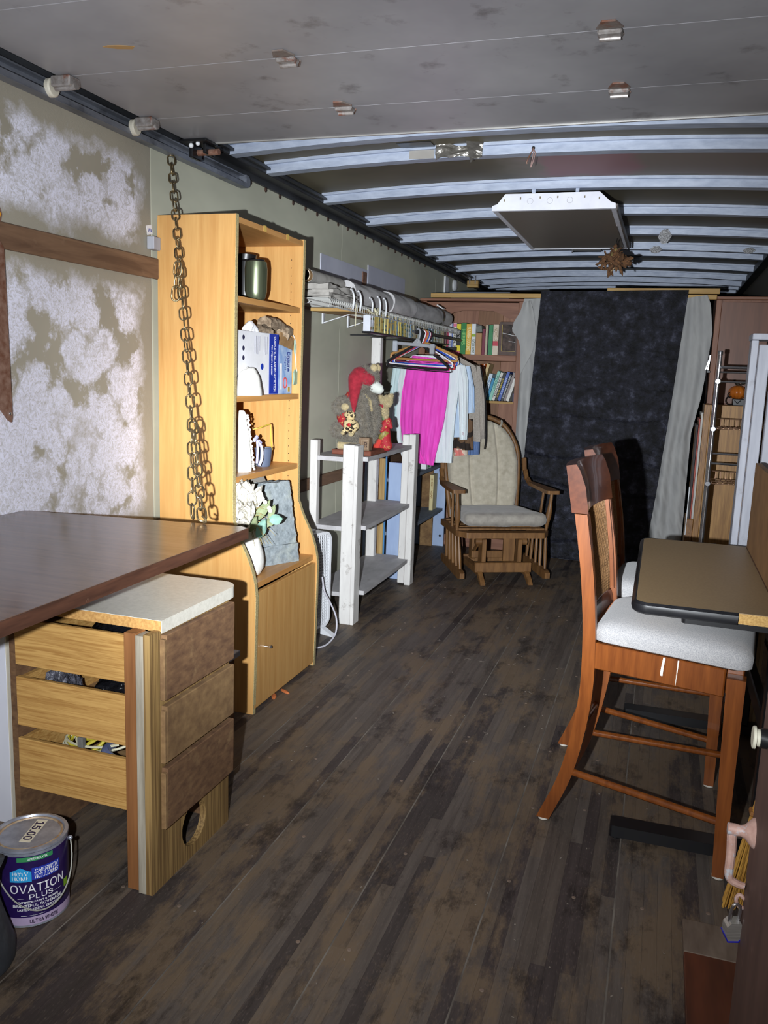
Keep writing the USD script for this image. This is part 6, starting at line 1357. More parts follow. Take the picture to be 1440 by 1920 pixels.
T.add('frame', [box(fx0, fx0 + 0.018, FY + 0.022, FY + 0.07, fz0, fz1), box(fx1 - 0.01, fx1, FY + 0.022, FY + 0.07, fz0, fz1), box(fx0 + 0.018, fx1 - 0.01, FY + 0.022, FY + 0.07, fz0, fz0 + 0.028), box(fx0 + 0.018, fx1 - 0.01, FY + 0.022, FY + 0.07, fz1 - 0.018, fz1)], DKW)
T.add('gold_trim', [box(fx0 + 0.0182, fx0 + 0.0215, FY + 0.024, FY + 0.03, fz0 + 0.028, fz1 - 0.018), box(fx0 + 0.022, fx1 - 0.01, FY + 0.024, FY + 0.03, fz0 + 0.0282, fz0 + 0.0315)], col((196, 172, 96)))
T.add('back_card', box(fx0 + 0.018, fx1 - 0.01, FY + 0.06, FY + 0.066, fz0 + 0.028, fz1 - 0.018), mat('framed_scene', (112, 92, 84), (40, 36, 36), scale=(20, 20, 20), rough=0.7))
T.add('wrap', box(fx0 + 0.0225, fx1 - 0.0105, FY + 0.0245, FY + 0.0252, fz0 + 0.032, fz1 - 0.0185), glass('clear_wrap'), smooth=False)
T.add('crease', [beam((fx0 + 0.023, FY + 0.0235, 1.59), (fx1 - 0.011, FY + 0.0235, 1.572), 0.002, 0.003), beam((fx0 + 0.07, FY + 0.0235, 1.535), (fx1 - 0.011, FY + 0.0235, 1.525), 0.0015, 0.002)], WHITEP)
ZL = 1.102
lbk = [(-1.296, -1.276, 0.272, (206, 180, 128), 13, 'tall leaning tan book, first in the lower leaning row', None, None),
       (-1.258, -1.234, 0.198, (206, 222, 236), 13, 'pale sky blue book with tiny title in the leaning row', ('MEADOW', .2, .85), (120, 150, 180)),
       (-1.230, -1.213, 0.166, (44, 142, 186), 14, 'short turquoise blue book in the leaning row', None, None),
       (-1.211, -1.190, 0.220, (146, 206, 188), 15, 'mint green book leaning right of the turquoise one', ('POEMS', .4, .85), (80, 130, 120)),
       (-1.187, -1.168, 0.210, (214, 214, 206), 15.5, 'white book with dark title leaning right of the mint green one', ('TRAVEL', .1, .9), (50, 50, 50)),
       (-1.165, -1.147, 0.212, (28, 30, 34), 16, 'black leaning book with yellow lettering', ('ADVENTURE', .12, .8), (214, 190, 60)),
       (-1.144, -1.124, 0.218, (72, 100, 180), 16, 'cobalt blue leaning book with a pale spine line', ('HISTORY', .2, .8), (190, 205, 240)),
       (-1.121, -1.105, 0.20, (52, 54, 60), 16.5, 'charcoal leaning book with white lettering', ('WINTER NIGHTS', .1, .95), (220, 220, 220)),
       (-1.102, -1.084, 0.215, (140, 130, 128), 17, 'grey brown leaning book right of the charcoal one', None, None),
       (-1.083, -1.0625, 0.17, (222, 220, 214), 17, 'wide white leaning book at the right end of the lower row', None, None)]
def lean(label, x0, x1, H, c, deg, tx, tc):
    y, depth = FY + 0.024, 0.16
    w = x1 - x0
    T = Thing('leaning_book', label, 'book', (x0, y + depth / 2, ZL))
    R = rot('y', deg)
    def tr(m): return xf(m, R, (x0, y, ZL + 0.0008 + w * math.sin(math.radians(deg))))
    T.add('cover', tr(cat(box(0, w, 0, 0.004, 0, H), box(0, 0.0022, 0.0042, depth, 0, H), box(w - 0.0022, w, 0.0042, depth, 0, H))), col(c, 0.5), smooth=False)
    T.add('pages', tr(box(0.0026, w - 0.0026, 0.0045, depth - 0.004, 0.003, H - 0.004)), PAPER, smooth=False)
    if tx:
        T.add('title', tr(text(tx[0], w * 0.55, (w * 0.24, -0.0006, H * tx[2]), (0, 0, -1), (1, 0, 0), 0.0004, H * (tx[2] - tx[1]), True)), col(tc), smooth=False)
for x0, x1, H, c, deg, lab, tx, tc in lbk:
    lean(lab, x0, x1, H, c, deg, tx, tc)
book('book', -1.034, -1.0265, ZL + 0.0005, ZL + 0.06, (70, 70, 120), 'small dark blue book at the far right of the lower shelf')
book('orange_album', -1.36, -1.335, 1.0, 1.365, (214, 200, 176), 'tall cream edged album at the left of the lower shelf', 3)
T = Thing('amber_jar', 'amber orange jar standing behind the leaning tan book', 'jar', (-1.305, FY + 0.18, ZL))
T.add('glass_body', lathe([(0.03, 0.0), (0.032, 0.01), (0.032, 0.20), (0.026, 0.24), (0.026, 0.265), (0.02, 0.265)], 24, (-1.296, FY + 0.215, ZL + 0.0005)), mat('amber_glaze', (196, 96, 30), (150, 66, 18), scale=(20, 20, 4), rough=0.25))
one('rolled_papers', [cyl((-1.06, FY + 0.02, 0.80), (-1.05, FY + 0.2, 0.80), 0.022, 14), cyl((-1.075, FY + 0.02, 0.835), (-1.06, FY + 0.2, 0.835), 0.016, 12)], mat('pale_paper_roll', (200, 196, 180), (150, 150, 138), scale=(40, 40, 40), rough=0.9), 'pale rolled papers on the shelf above the rocking chair top', 'paper')
T = Thing('black_case', 'flat black case on the top shelf in front of the row, over red fabric', 'case', (-1.50, FY - 0.03, 1.47))
T.add('case', box(-1.555, -1.46, FY - 0.028, FY - 0.004, 1.455, 1.482, 0.003), BLACK)
T.add('red_fabric', lumpy((-1.495, FY - 0.02, 1.438), (0.06, 0.012, 0.018), 4, 0.4, 3, False), mat('red_bandana', (176, 34, 66), (220, 120, 140), scale=(120, 120, 120), detail=1, rough=0.9, lo=0.58, hi=0.66))

one('trim_3', [box(-1.665, 0.285, 6.072, 6.105, 1.832, 1.862, 0.002)], PINE, kind='structure')
one('trim_4', [box(-0.42, 0.30, 6.07, 6.105, 1.868, 1.903, 0.002)], PINE, kind='structure')
VELVET = usdkit.material(stage, '/World/Looks/crushed_black_velvet', {
    'g': ('geometry', {}), 'n': ('noise_texture', {'scale': 12.0, 'detail': 9.0, 'roughness': 0.72}), 'r': ('rgb_ramp', {'ramp': [(0.42, lin((10, 10, 15))), (0.55, lin((34, 35, 46))), (0.68, lin((78, 80, 96)))]}),
    'n2': ('noise_texture', {'scale': 40.0, 'detail': 5.0, 'roughness': 0.7}), 'b': ('bump', {'strength': 0.5, 'distance': 0.02}),
    'p': ('principled_bsdf', {'roughness': 0.55, 'sheen_weight': 0.5, 'sheen_roughness': 0.35, 'sheen_tint': (0.6, 0.65, 0.85), 'specular_ior_level': 0.25})},
    [('g.position', 'n.vector'), ('n.fac', 'r.fac'), ('r.color', 'p.base_color'), ('g.position', 'n2.vector'), ('n2.fac', 'b.height'), ('b.normal', 'p.normal')], surface='p.BSDF')
def curtain(left, right, y, wave, seed, nu=90, nv=140):
    def f(u, v):
        s, q = np.linspace(0, 1, len(left)), np.linspace(0, 1, len(right))
        lx = np.interp(v, s, [p[1] for p in left]); lz = np.interp(v, s, [p[0] for p in left])
        rx = np.interp(v, q, [p[1] for p in right]); rz = np.interp(v, q, [p[0] for p in right])
        x = lx + (rx - lx) * u; z = lz + (rz - lz) * u
        return np.stack([x, y + wave(x, z, u, v), z], -1)
    return shell(f, nu, nv, 0.003)
def w1(x, z, u, v):
    n = (meshkit.fbm(np.stack([x * 3, z * 4, np.zeros_like(x)], -1), 4, 8) - 0.5) * 0.035
    for zc, k, sl in ((0.72, 0.011, 0.06), (0.50, 0.013, 0.10), (1.48, 0.006, 0.02), (1.0, 0.008, -0.05), (0.12, 0.013, 0.0), (1.22, 0.006, 0.08)):
        d = z - zc + sl * (x + 0.4) + 0.02 * np.sin(x * 7 + zc * 9)
        n += k * np.exp(-(d / 0.018) ** 2) - 0.6 * k * np.exp(-((d - 0.03) / 0.02) ** 2)
    return n * np.minimum(1, v * 8)
T = Thing('black_curtain', 'crushed black velvet curtain hanging in the doorway between the bookcases', 'curtain', (-0.42, 6.03, 0.0))
T.add('cloth', curtain([(1.872, -0.856), (1.2, -0.884), (0.6, -0.908), (0.025, -0.935)], [(1.885, 0.104), (1.2, 0.062), (0.6, 0.02), (0.025, -0.03)], 6.0, w1, 1), VELVET, smooth=60)
T.add('floor_hem', tube(smoothpath([(-0.93, 6.02, 0.014), (-0.8, 6.01, 0.016), (-0.66, 6.03, 0.012), (-0.5, 6.0, 0.018), (-0.35, 6.02, 0.012), (-0.2, 6.0, 0.016), (-0.04, 6.02, 0.014)], 6), 0.012, 8), VELVET)
def w2(x, z, u, v):
    return 0.012 * np.sin(u * 9 + z * 2.5) * (0.4 + v) + (meshkit.fbm(np.stack([x * 14, z * 3, x * 0], -1), 3, 4) - 0.5) * 0.03
T = Thing('grey_sheet', 'pale grey sheet bunched at the left edge of the black curtain', 'sheet', (-0.94, 6.05, 0.0))
T.add('cloth', curtain([(1.825, -0.978), (1.74, -1.0), (1.66, -1.045), (1.60, -1.05), (1.54, -1.0), (1.5, -0.975), (1.3, -0.978), (0.9, -0.985), (0.5, -0.975), (0.03, -0.965)], [(1.83, -0.84)] + [(z, -0.86) for z in (1.72, 1.6, 1.5, 1.4, 1.3, 1.1, 0.8, 0.4)] + [(0.03, -0.88)], 6.06, w2, 2, 40, 90), SHEET, smooth=60)
def w3(x, z, u, v): return -0.02 - 0.012 * np.sin(u * 6 + z) * (1 - v)
T.add('turned_flap', curtain([(1.80, -0.975), (1.70, -1.005), (1.62, -1.05), (1.585, -1.035), (1.54, -0.985)], [(1.815, -0.93), (1.72, -0.90), (1.58, -0.875), (1.46, -0.895), (1.30, -0.972)], 6.055, w3, 3, 24, 40), SHEET, smooth=60)
T = Thing('grey_sheet', 'wide grey sheet hanging at the right edge of the black curtain', 'sheet', (0.15, 6.05, 0.0))
def w4(x, z, u, v):
    t = u * 5 + 3 * (1 - v) * u
    return 0.02 * np.sin(t * 2.2 + 0.8) * (0.3 + 0.7 * v) + (meshkit.fbm(np.stack([x * 12 + z * 5, z * 4, x * 0], -1), 4, 12) - 0.5) * 0.05 * (0.3 + v)
T.add('cloth', curtain([(1.835, 0.07), (1.3, 0.045), (0.8, 0.01), (0.4, -0.02), (0.03, -0.06)], [(1.86, 0.225), (1.80, 0.25), (1.63, 0.277), (1.48, 0.272), (1.2, 0.248), (0.95, 0.206), (0.7, 0.206), (0.4, 0.208), (0.2, 0.208), (0.03, 0.208)], 6.06, w4, 4, 60, 120), SHEET, smooth=60)

# ------------------------------------------------------------------ glider rocking chair
T = Thing('glider_chair', 'oak glider rocking chair with beige suede cushions and spindle sides', 'rocking chair', (-0.97, 5.31, 0), 28)
A = lambda n, m, mt=GLIDEWOOD, **k: T.add(n, m, mt, **k)
for s in (-1, 1):                                                     # fixed base
    A('base_runner', prism([(-0.27, 0.0), (-0.245, 0.0), (-0.17, 0.045), (0.19, 0.045), (0.25, 0.0), (0.285, 0.0), (0.285, 0.03), (0.22, 0.085), (-0.16, 0.085), (-0.25, 0.028)], 0.03, 'x', 0.025 + s * 0.155 - 0.015))
    A('base_post', box(0.025 + s * 0.118 - 0.014, 0.025 + s * 0.118 + 0.014, -0.14, -0.05, 0.0855, 0.265, 0.003))
    A('base_post', box(0.025 + s * 0.118 - 0.014, 0.025 + s * 0.118 + 0.014, 0.10, 0.17, 0.0855, 0.265, 0.003))
    A('link_arm', beam((0.025 + s * 0.14, -0.10, 0.25), (0.025 + s * 0.14, 0.10, 0.10), 0.012, 0.03, 0.003))
    A('pivot', cyl((0.025 + s * 0.115, -0.10, 0.245), (0.025 + s * 0.17, -0.10, 0.245), 0.022, 16))
A('base_beam', box(0.025 - 0.185, 0.025 + 0.185, -0.185, -0.155, 0.062, 0.125, 0.003))
A('base_beam', box(0.025 - 0.17, 0.025 + 0.17, 0.175, 0.20, 0.05, 0.10, 0.003))
A('centre_post', box(0.03, 0.105, -0.15, -0.125, 0.126, 0.298, 0.003))
A('cross_rail', box(-0.14, 0.20, -0.02, 0.0, 0.12, 0.165, 0.003))
for s in (-1, 1):                                                     # moving frame sides
    xb, xt = 0.0 + s * 0.285, 0.0 + s * 0.285
    A('side_rail', prism(Polygon([(-0.30, 0.050), (-0.26, 0.040), (0.17, 0.058), (0.20, 0.078), (0.19, 0.106), (0.15, 0.108), (-0.27, 0.096), (-0.30, 0.085)]), 0.03, 'x', s * 0.275 - 0.015))
    for y0, y1 in ((-0.245, -0.20), (-0.155, -0.12), (-0.07, -0.05), (0.02, 0.02), (0.10, 0.09)):
        A('spindle', tube(smoothpath([(s * 0.275, y0, 0.10), (s * 0.279, (y0 + y1) / 2, 0.20), (s * 0.283, y1, 0.305)], 4), [0.009, 0.012, 0.010, 0.008], 10))
    A('armrest', cat(prism(Polygon([(s * 0.262, -0.245), (s * 0.345, -0.245), (s * 0.345, -0.10), (s * 0.335, 0.06), (s * 0.322, 0.20), (s * 0.285, 0.20), (s * 0.272, 0.02)]).buffer(-0.012).buffer(0.012, 5), 0.022, 'z', 0.572),
                     *[obox(c, (0.028, L, 0.028), rot('x', a), 0.005) for c, L, a in (((s * 0.30, 0.215, 0.592), 0.07, 25), ((s * 0.293, 0.262, 0.634), 0.075, 55), ((s * 0.286, 0.288, 0.70), 0.09, 74))]))
    A('arm_post', tube(smoothpath([(s * 0.29, -0.185, 0.335), (s * 0.293, -0.19, 0.40), (s * 0.30, -0.20, 0.48), (s * 0.304, -0.205, 0.572)], 5), [0.0095, 0.012, 0.019, 0.017, 0.011, 0.0095], 12))
    A('arm_post', tube([(s * 0.288, -0.055, 0.335), (s * 0.300, -0.075, 0.572)], [0.008, 0.010, 0.008], 10))
seatf = Polygon([(-0.30, -0.20), (-0.25, -0.275), (0.25, -0.275), (0.30, -0.20), (0.30, 0.22), (-0.30, 0.22)]).buffer(-0.02).buffer(0.02, 6)
A('seat_frame', prism(seatf.difference(Polygon([(-0.22, -0.20), (0.22, -0.20), (0.22, 0.18), (-0.22, 0.18)])), 0.035, 'z', 0.300), GLIDEWOOD)
A('seat_slats', [box(-0.2795, 0.2795, y - 0.022, y + 0.022, 0.3355, 0.345) for y in (-0.16, -0.08, 0.0, 0.08, 0.16)], GLIDEWOOD)
def cushion(w0, w1, d, th, seed, rnd=0.05):
    g = Polygon([(-w0 / 2, -d / 2), (w0 / 2, -d / 2), (w1 / 2, d / 2), (-w1 / 2, d / 2)]).buffer(-rnd).buffer(rnd, 8)
    rings = []
    o = np.array(g.exterior.coords)[:-1]
    for z, ins in ((0, 0.03), (0.25, 0.004), (0.5, 0.0), (0.78, 0.008), (0.93, 0.03), (1.0, 0.075)):
        q = np.array(g.buffer(-ins, 8).exterior.coords)
        L = np.concatenate([[0], np.cumsum(np.linalg.norm(np.diff(q, axis=0), axis=1))])
        st = np.linspace(0, L[-1], 80, endpoint=False)
        r = np.stack([np.interp(st, L, q[:, 0]), np.interp(st, L, q[:, 1])], 1)
        k = np.argmin(np.linalg.norm(r - [r[:, 0].min(), 0], axis=1)); r = np.roll(r, -k, 0)
        rings.append(np.column_stack([r, np.full(80, z * th)]))
    V = np.vstack(rings + [[[0, 0, th * 1.02]], [[0, 0, 0]]]); F = []
    for i in range(5):
        for m in range(80):
            q = (m + 1) % 80
            F += [(i * 80 + m, i * 80 + q, i * 80 + 80 + q), (i * 80 + m, i * 80 + 80 + q, i * 80 + 80 + m)]
    for m in range(80):
        q = (m + 1) % 80
        F += [(480, 400 + m, 400 + q), (481, q, m)]
    m = tm(V, F); m.fix_normals(); m = m.subdivide()
    v = np.array(m.vertices); v[:, 2] += (meshkit.fbm(v * 9 + seed, 3, seed) - 0.5) * 0.012
    return tm(v, m.faces)
A('seat_cushion', xf(cushion(0.535, 0.50, 0.52, 0.088, 2, 0.06), rot('x', -3), (0.0, -0.045, 0.362)), SUEDE2, smooth=60)
# back: bent hoop, reclined, with a three panel cushion
rc = math.radians(15)
def bpnt(x, h, off=0.0):                                              # h along the back, off forward of it
    return np.array([x, 0.235 + h * math.sin(rc) - off * math.cos(rc), 0.34 + h * math.cos(rc) + off * math.sin(rc)])
hoop = [bpnt(-0.225, -0.0), bpnt(-0.245, 0.20), bpnt(-0.258, 0.40), bpnt(-0.235, 0.52), bpnt(-0.17, 0.625), bpnt(-0.085, 0.678), bpnt(0, 0.692), bpnt(0.085, 0.678), bpnt(0.17, 0.625), bpnt(0.235, 0.52), bpnt(0.258, 0.40), bpnt(0.245, 0.20), bpnt(0.225, 0.0)]
A('back_hoop', tube(smoothpath(hoop, 5), 0.0165, 10), GLIDEWOOD, smooth=60)
A('back_slats', [beam(bpnt(x, 0.0), bpnt(x, 0.60), 0.03, 0.012, 0, (0, 1, 0)) for x in (-0.12, 0, 0.12)], GLIDEWOOD)
pad = Polygon([(p[0], q) for p, q in zip([bpnt(-0.205, 0), bpnt(-0.236, .2), bpnt(-0.245, .38), bpnt(-0.222, .5), bpnt(-0.16, .595), bpnt(-0.08, .648), bpnt(0, .66), bpnt(.08, .648), bpnt(.16, .595), bpnt(.222, .5), bpnt(.245, .38), bpnt(.236, .2), bpnt(.205, 0)], [0.04, .2, .38, .5, .595, .648, .66, .648, .595, .5, .38, .2, .04])])
def padfn(u, v):
    h = 0.045 + v * 0.612
    hw = np.interp(h, [0.04, .2, .38, .5, .56, .60, .635, .655, .6605], [.205, .236, .245, .222, .19, .158, .105, .05, .012])
    x = hw * (2 * u - 1)
    e = np.minimum(np.minimum(u, 1 - u) * 2 * hw / 0.05, np.minimum(np.clip((0.662 - h) / 0.06, 0, 1), np.clip((h - 0.03) / 0.04, 0, 1)))
    e = np.clip(e, 0, 1)
    off = 0.022 + 0.045 * np.sqrt(1 - (1 - e) ** 2)
    for sx in (-0.085, 0.085):
        d = x - sx * (0.9 + 0.25 * np.sin(h * 5))
        off -= 0.014 * np.exp(-(d / 0.010) ** 2) * e
    off += (meshkit.fbm(np.stack([x * 9, h * 9, x * 0], -1), 3, 5) - 0.5) * 0.012
    return np.stack([x, 0.235 + h * math.sin(rc) - off * math.cos(rc), 0.34 + h * math.cos(rc) + off * math.sin(rc)], -1)
A('back_cushion', shell(padfn, 90, 90, 0.012), SUEDE, smooth=60)
A('cushion_tie', tube(smoothpath([bpnt(0.10, 0.60, 0.07), bpnt(0.13, 0.635, 0.05), bpnt(0.142, 0.665, 0.01)], 4), 0.007, 6), SUEDE)

# ------------------------------------------------------------------ right side behind the desk
T = Thing('oak_cabinet', 'plain oak fronted cabinet at the right, under the brown cabinet', 'cabinet', (0.44, 5.9, 0))
T.add('door_panel', box(0.300, 0.615, 5.80, 5.82, 0.095, 1.152, 0.002), OAK)
T.add('side_stile', box(0.262, 0.2995, 5.795, 6.09, 0.0, 1.152, 0.002), mat('figured_oak_side', (176, 128, 70), (112, 74, 38), scale=(40, 40, 5), detail=6, distortion=3.0, rough=0.5))
T.add('carcass', box(0.30, 0.615, 5.8205, 6.09, 0.095, 1.150), OAK)
T.add('kick_board', box(0.300, 0.615, 5.83, 5.85, 0.0, 0.0945), col((206, 200, 190)))
T = Thing('brown_cabinet', 'plain brown cedar cabinet standing above the oak one in the corner', 'cabinet', (0.45, 6.1, 1.155))
T.add('door_panel', box(0.318, 0.615, 6.055, 6.072, 1.158, 1.815, 0.002), mat('brown_cabinet_face', (126, 84, 64), (104, 68, 52), scale=(24, 24, 3), detail=5, rough=0.5))
T.add('stile', box(0.284, 0.3175, 6.05, 6.072, 1.153, 1.83, 0.002), CEDAR)
T.add('top_rail', box(0.284, 0.615, 6.04, 6.40, 1.8305, 1.85, 0.003), CEDAR_H)
T.add('carcass', box(0.284, 0.615, 6.091, 6.40, 0.0, 1.83), CEDAR)
T.add('ledge', box(0.284, 0.3175, 6.0725, 6.0905, 1.153, 1.83), CEDAR)
for i, (x0, x1, y, z0, z1, c, lab) in enumerate(((0.222, 0.236, 5.80, 0.405, 1.02, (40, 34, 34), 'black picture frame on edge, nearest the grey sheet'), (0.2375, 0.246, 5.79, 0.405, 1.06, (176, 84, 70), 'coral edged board on edge between two dark frames'), (0.2475, 0.2605, 5.80, 0.405, 1.10, (196, 194, 188), 'white framed picture on edge beside the oak cabinet'))):
    T = Thing('stored_picture', lab, 'picture', ((x0 + x1) / 2, y, z0))
    T.add('frame', [box(x0, x1, y, y + 0.02, z0, z1, 0.001), box(x0, x1, y + 0.0205, y + 0.26, z1 - 0.02, z1), box(x0, x1, y + 0.0205, y + 0.26, z0, z0 + 0.02)], col(c))
    T.add('panel', box(x0 + 0.003, x1 - 0.003, y + 0.0205, y + 0.255, z0 + 0.0205, z1 - 0.0205), CARD)
T = Thing('narrow_oak_box', 'narrow oak box on the floor carrying the stored pictures', 'box', (0.24, 5.93, 0))
T.add('carcass', box(0.215, 0.2615, 5.80, 6.04, 0.0, 0.404, 0.002), OAK)
T.add('front', box(0.216, 0.2605, 5.786, 5.7995, 0.01, 0.40, 0.002), mat('figured_oak_front', (160, 112, 60), (96, 62, 32), scale=(30, 30, 6), detail=6, distortion=4.0, rough=0.5))
one('white_moulding', box(0.2145, 0.2148 + 0.006, 5.765, 5.78, 0.30, 0.62, 0.001), WHITEP, 'short white moulding strip standing beside the stored pictures', 'trim')
one('hanging_cable', tube(smoothpath([(0.28, 6.045, 1.62), (0.272, 6.03, 1.5), (0.262, 6.02, 1.35), (0.275, 6.02, 1.22), (0.262, 5.99, 1.1), (0.245, 5.97, 1.02)], 8), 0.004, 6), BLACK, 'black cable hanging down the right edge of the wide grey sheet', 'cable')
T = Thing('metal_clamp', 'small chrome and black clamp hanging beside the wide grey sheet', 'clamp', (0.272, 6.0, 1.42))
T.add('jaw', [beam((0.268, 6.0, 1.37), (0.276, 6.0, 1.47), 0.012, 0.012, 0.002), beam((0.255, 6.0, 1.375), (0.27, 6.0, 1.44), 0.006, 0.006)], CHROME)
T.add('grip', [beam((0.262, 6.0, 1.36), (0.285, 6.0, 1.362), 0.012, 0.012, 0.002)], BLACK)

T = Thing('chrome_rack', 'chrome towel rack tower with copper wire baskets in front of the oak cabinet', 'rack', (0.42, 5.1, 0))
for x in (0.281, 0.60):
    p = T.add('front_post', tube([(x, 5.0, 0.0), (x, 5.0, 1.03)], 0.0105, 14), CHROME)
    T.add('front_post', tube([(x, 5.0, 1.031), (x, 5.0, 1.44)], 0.0105, 14), CHROME)
    T.add('finial', lathe([(0.0105, 1.441), (0.013, 1.444), (0.0135, 1.46), (0.011, 1.466)], 16, (x, 5.0, 0)), CHROME)
    T.add('rear_post', tube([(x + 0.005, 5.24, 0.0), (x + 0.005, 5.24, 1.30)], 0.0085, 12), CHROME)
    for z in (1.301, 1.04, 0.735):
        T.add('joint', lathe([(0.013, 0), (0.016, 0.003), (0.016, 0.022), (0.013, 0.025)], 16, (x, 4.9875, z), rot('x', -90)), CHROME)
        T.add('side_bar', tube([(x, 5.0, z), (x + 0.005, 5.24, z)], 0.006, 8), CHROME)
for z, y, r in ((1.378, 5.0, 0.0085), (1.352, 5.06, 0.005), (1.30, 5.0, 0.005), (0.90, 5.06, 0.0055), (0.85, 5.0, 0.0065)):
    T.add('towel_bar', tube([(0.2915, y, z), (0.59, y, z)], r, 10), CHROME)
COPPER = flat('copper_wire', (176, 138, 112), 0.35, 0.7)
for z in (1.042, 0.737):
    T.add('wire_basket', cat(*[tube([(0.295, y, z), (0.588, y, z)], 0.0026, 6) for y in (5.0, 5.12, 5.24)], *[tube([(x, 5.0, z + 0.003), (x, 5.235, z + 0.003), (x, 5.245, z + 0.045)], 0.0022, 5) for x in np.arange(0.305, 0.59, 0.028)], tube([(0.295, 5.245, z + 0.046), (0.588, 5.245, z + 0.046)], 0.0026, 6)), COPPER)
T = Thing('pumpkin_ornament', 'orange ceramic pumpkin on a black iron stand, on the oak cabinet', 'pumpkin', (0.45, 5.90, 1.152))
pk = trimesh.creation.icosphere(4); pv = np.array(pk.vertices); pa = np.arctan2(pv[:, 1], pv[:, 0])
pv *= (1 + 0.07 * np.abs(np.sin(pa * 4.5)))[:, None] * [0.052, 0.052, 0.042]
T.add('pumpkin', tm(pv + [0.455, 5.885, 1.235], pk.faces), mat('orange_glaze', (196, 110, 36), (160, 82, 24), scale=(18, 18, 8), rough=0.25), smooth=True)
T.add('stem', [tube(smoothpath([(0.455, 5.885, 1.272), (0.452, 5.88, 1.29), (0.445, 5.875, 1.302)], 4), [0.008, 0.005], 8), xf(petal(0.05, 0.026, 0.01), aim((-0.6, -0.3, 0.5), 60), (0.452, 5.88, 1.28)), xf(petal(0.05, 0.026, 0.01), aim((0.6, -0.3, 0.4), 60), (0.458, 5.88, 1.28))], col((52, 44, 34)))
T.add('iron_stand', [tube([(0.413 + 0.026 * math.cos(a), 5.86, 1.183 + 0.028 * math.sin(a)) for a in np.linspace(0, 2 * np.pi, 24, endpoint=False)], 0.003, 6, True), tube([(0.41 + 0.018 * math.cos(a) * (1 - a / 14), 5.855, 1.215 + 0.02 * math.sin(a) * (1 - a / 14)) for a in np.linspace(0, 11, 40)], 0.003, 6), box(0.43, 0.50, 5.85, 5.92, 1.1525, 1.195, 0.003), tube([(0.44, 5.848, 1.185), (0.458, 5.848, 1.165), (0.476, 5.848, 1.185)], 0.003, 6)], BLACKMETAL)
T = Thing('grey_stacked_shelf', 'grey painted wooden shelf frame standing behind the desk at the right', 'shelf', (0.40, 3.6, 0))
T.add('upright', box(0.312, 0.337, 3.60, 3.69, 0, 1.463, 0.002), GREYWOOD)
T.add('upright', box(0.3375, 0.377, 3.56, 3.60, 0, 1.445, 0.002), GREYWOOD)
T.add('upright', box(0.381, 0.44, 3.50, 3.54, 0, 1.455, 0.002), GREYWOOD)
T.add('top_board', box(0.308, 0.60, 3.545, 3.70, 1.4635, 1.486, 0.002), GREYWOOD)
T.add('lower_board', box(0.378, 0.60, 3.56, 3.69, 0.62, 0.645, 0.002), GREYWOOD)
T.add('bottom_rail', box(0.378, 0.60, 3.56, 3.60, 0.0, 0.06), GREYWOOD)

# ------------------------------------------------------------------ things on the ceiling
T = Thing('light_troffer', 'white fluorescent ceiling light box hanging below the roof bows', 'ceiling light', (-0.55, 4.68, 2.06))
tx0, tx1, ty0, ty1, tz = -0.832, -0.270, 4.045, 5.30, 2.048
def hexa(xa, xb, ya, yb, z0, xc, xd, yc, yd, z1):
    return hull([(xa, ya, z0), (xb, ya, z0), (xb, yb, z0), (xa, yb, z0), (xc, yc, z1), (xd, yc, z1), (xd, yd, z1), (xc, yd, z1)])
WMET = flat('white_enamel', (226, 228, 238), 0.4)
T.add('lamp_body', hexa(tx0 + 0.006, tx1 - 0.006, ty0 + 0.012, ty1 - 0.012, tz + 0.014, tx0 + 0.075, tx1 - 0.075, ty0 + 0.012, ty1 - 0.012, 2.118), WMET)
for y in (ty0, ty1 - 0.006):
    p = T.add('end_cap', prism([(tx0, tz), (tx1, tz), (tx1 - 0.002, tz + 0.022), (tx1 - 0.025, tz + 0.03), (tx1 - 0.075, 2.122), (tx0 + 0.06, 2.122), (tx0 + 0.025, tz + 0.03), (tx0 + 0.002, tz + 0.022)], 0.006, 'y', y), WMET)
    for x, z in ((-0.70, 2.102), (-0.61, 2.104), (-0.53, 2.104), (-0.41, 2.102), (-0.775, 2.095), (-0.345, 2.095)):
        T.add('slot', box(x - 0.003, x + 0.003, y - 0.0006, y + 0.0002, z - 0.006, z + 0.004), col((120, 110, 90)), p, smooth=False)
    for x in (-0.655, -0.565, -0.475):
        T.add('knockout', tube([(x + 0.013 * math.cos(a), y - 0.0004, 2.088 + 0.013 * math.sin(a)) for a in np.linspace(0, 2 * np.pi, 20, endpoint=False)], 0.0009, 4, True), col((196, 196, 202)), p)
T.add('rim', [box(tx0, tx0 + 0.022, ty0 + 0.0065, ty1 - 0.0065, tz, tz + 0.012, 0.002), box(tx1 - 0.022, tx1, ty0 + 0.0065, ty1 - 0.0065, tz, tz + 0.012, 0.002), box(tx0 + 0.0225, tx1 - 0.0225, ty0 + 0.0065, ty0 + 0.024, tz, tz + 0.010), box(tx0 + 0.0225, tx1 - 0.0225, ty1 - 0.026, ty1 - 0.0065, tz, tz + 0.010)], WMET)
T.add('diffuser', box(tx0 + 0.0225, tx1 - 0.0225, ty0 + 0.0245, ty1 - 0.0265, tz + 0.004, tz + 0.007), mat('smoky_diffuser', (122, 114, 104), (112, 104, 96), scale=(160, 160, 160), detail=2, rough=0.45))
T.add('loose_bracket', [beam((-0.272, 4.12, tz + 0.02), (-0.262, 5.28, tz + 0.012), 0.010, 0.03, 0.002), tube([(-0.29, 4.5, tz), (-0.285, 4.9, tz - 0.012), (-0.288, 5.25, tz + 0.004)], 0.0025, 6)], flat('dull_metal', (110, 104, 100), 0.5, 0.4))
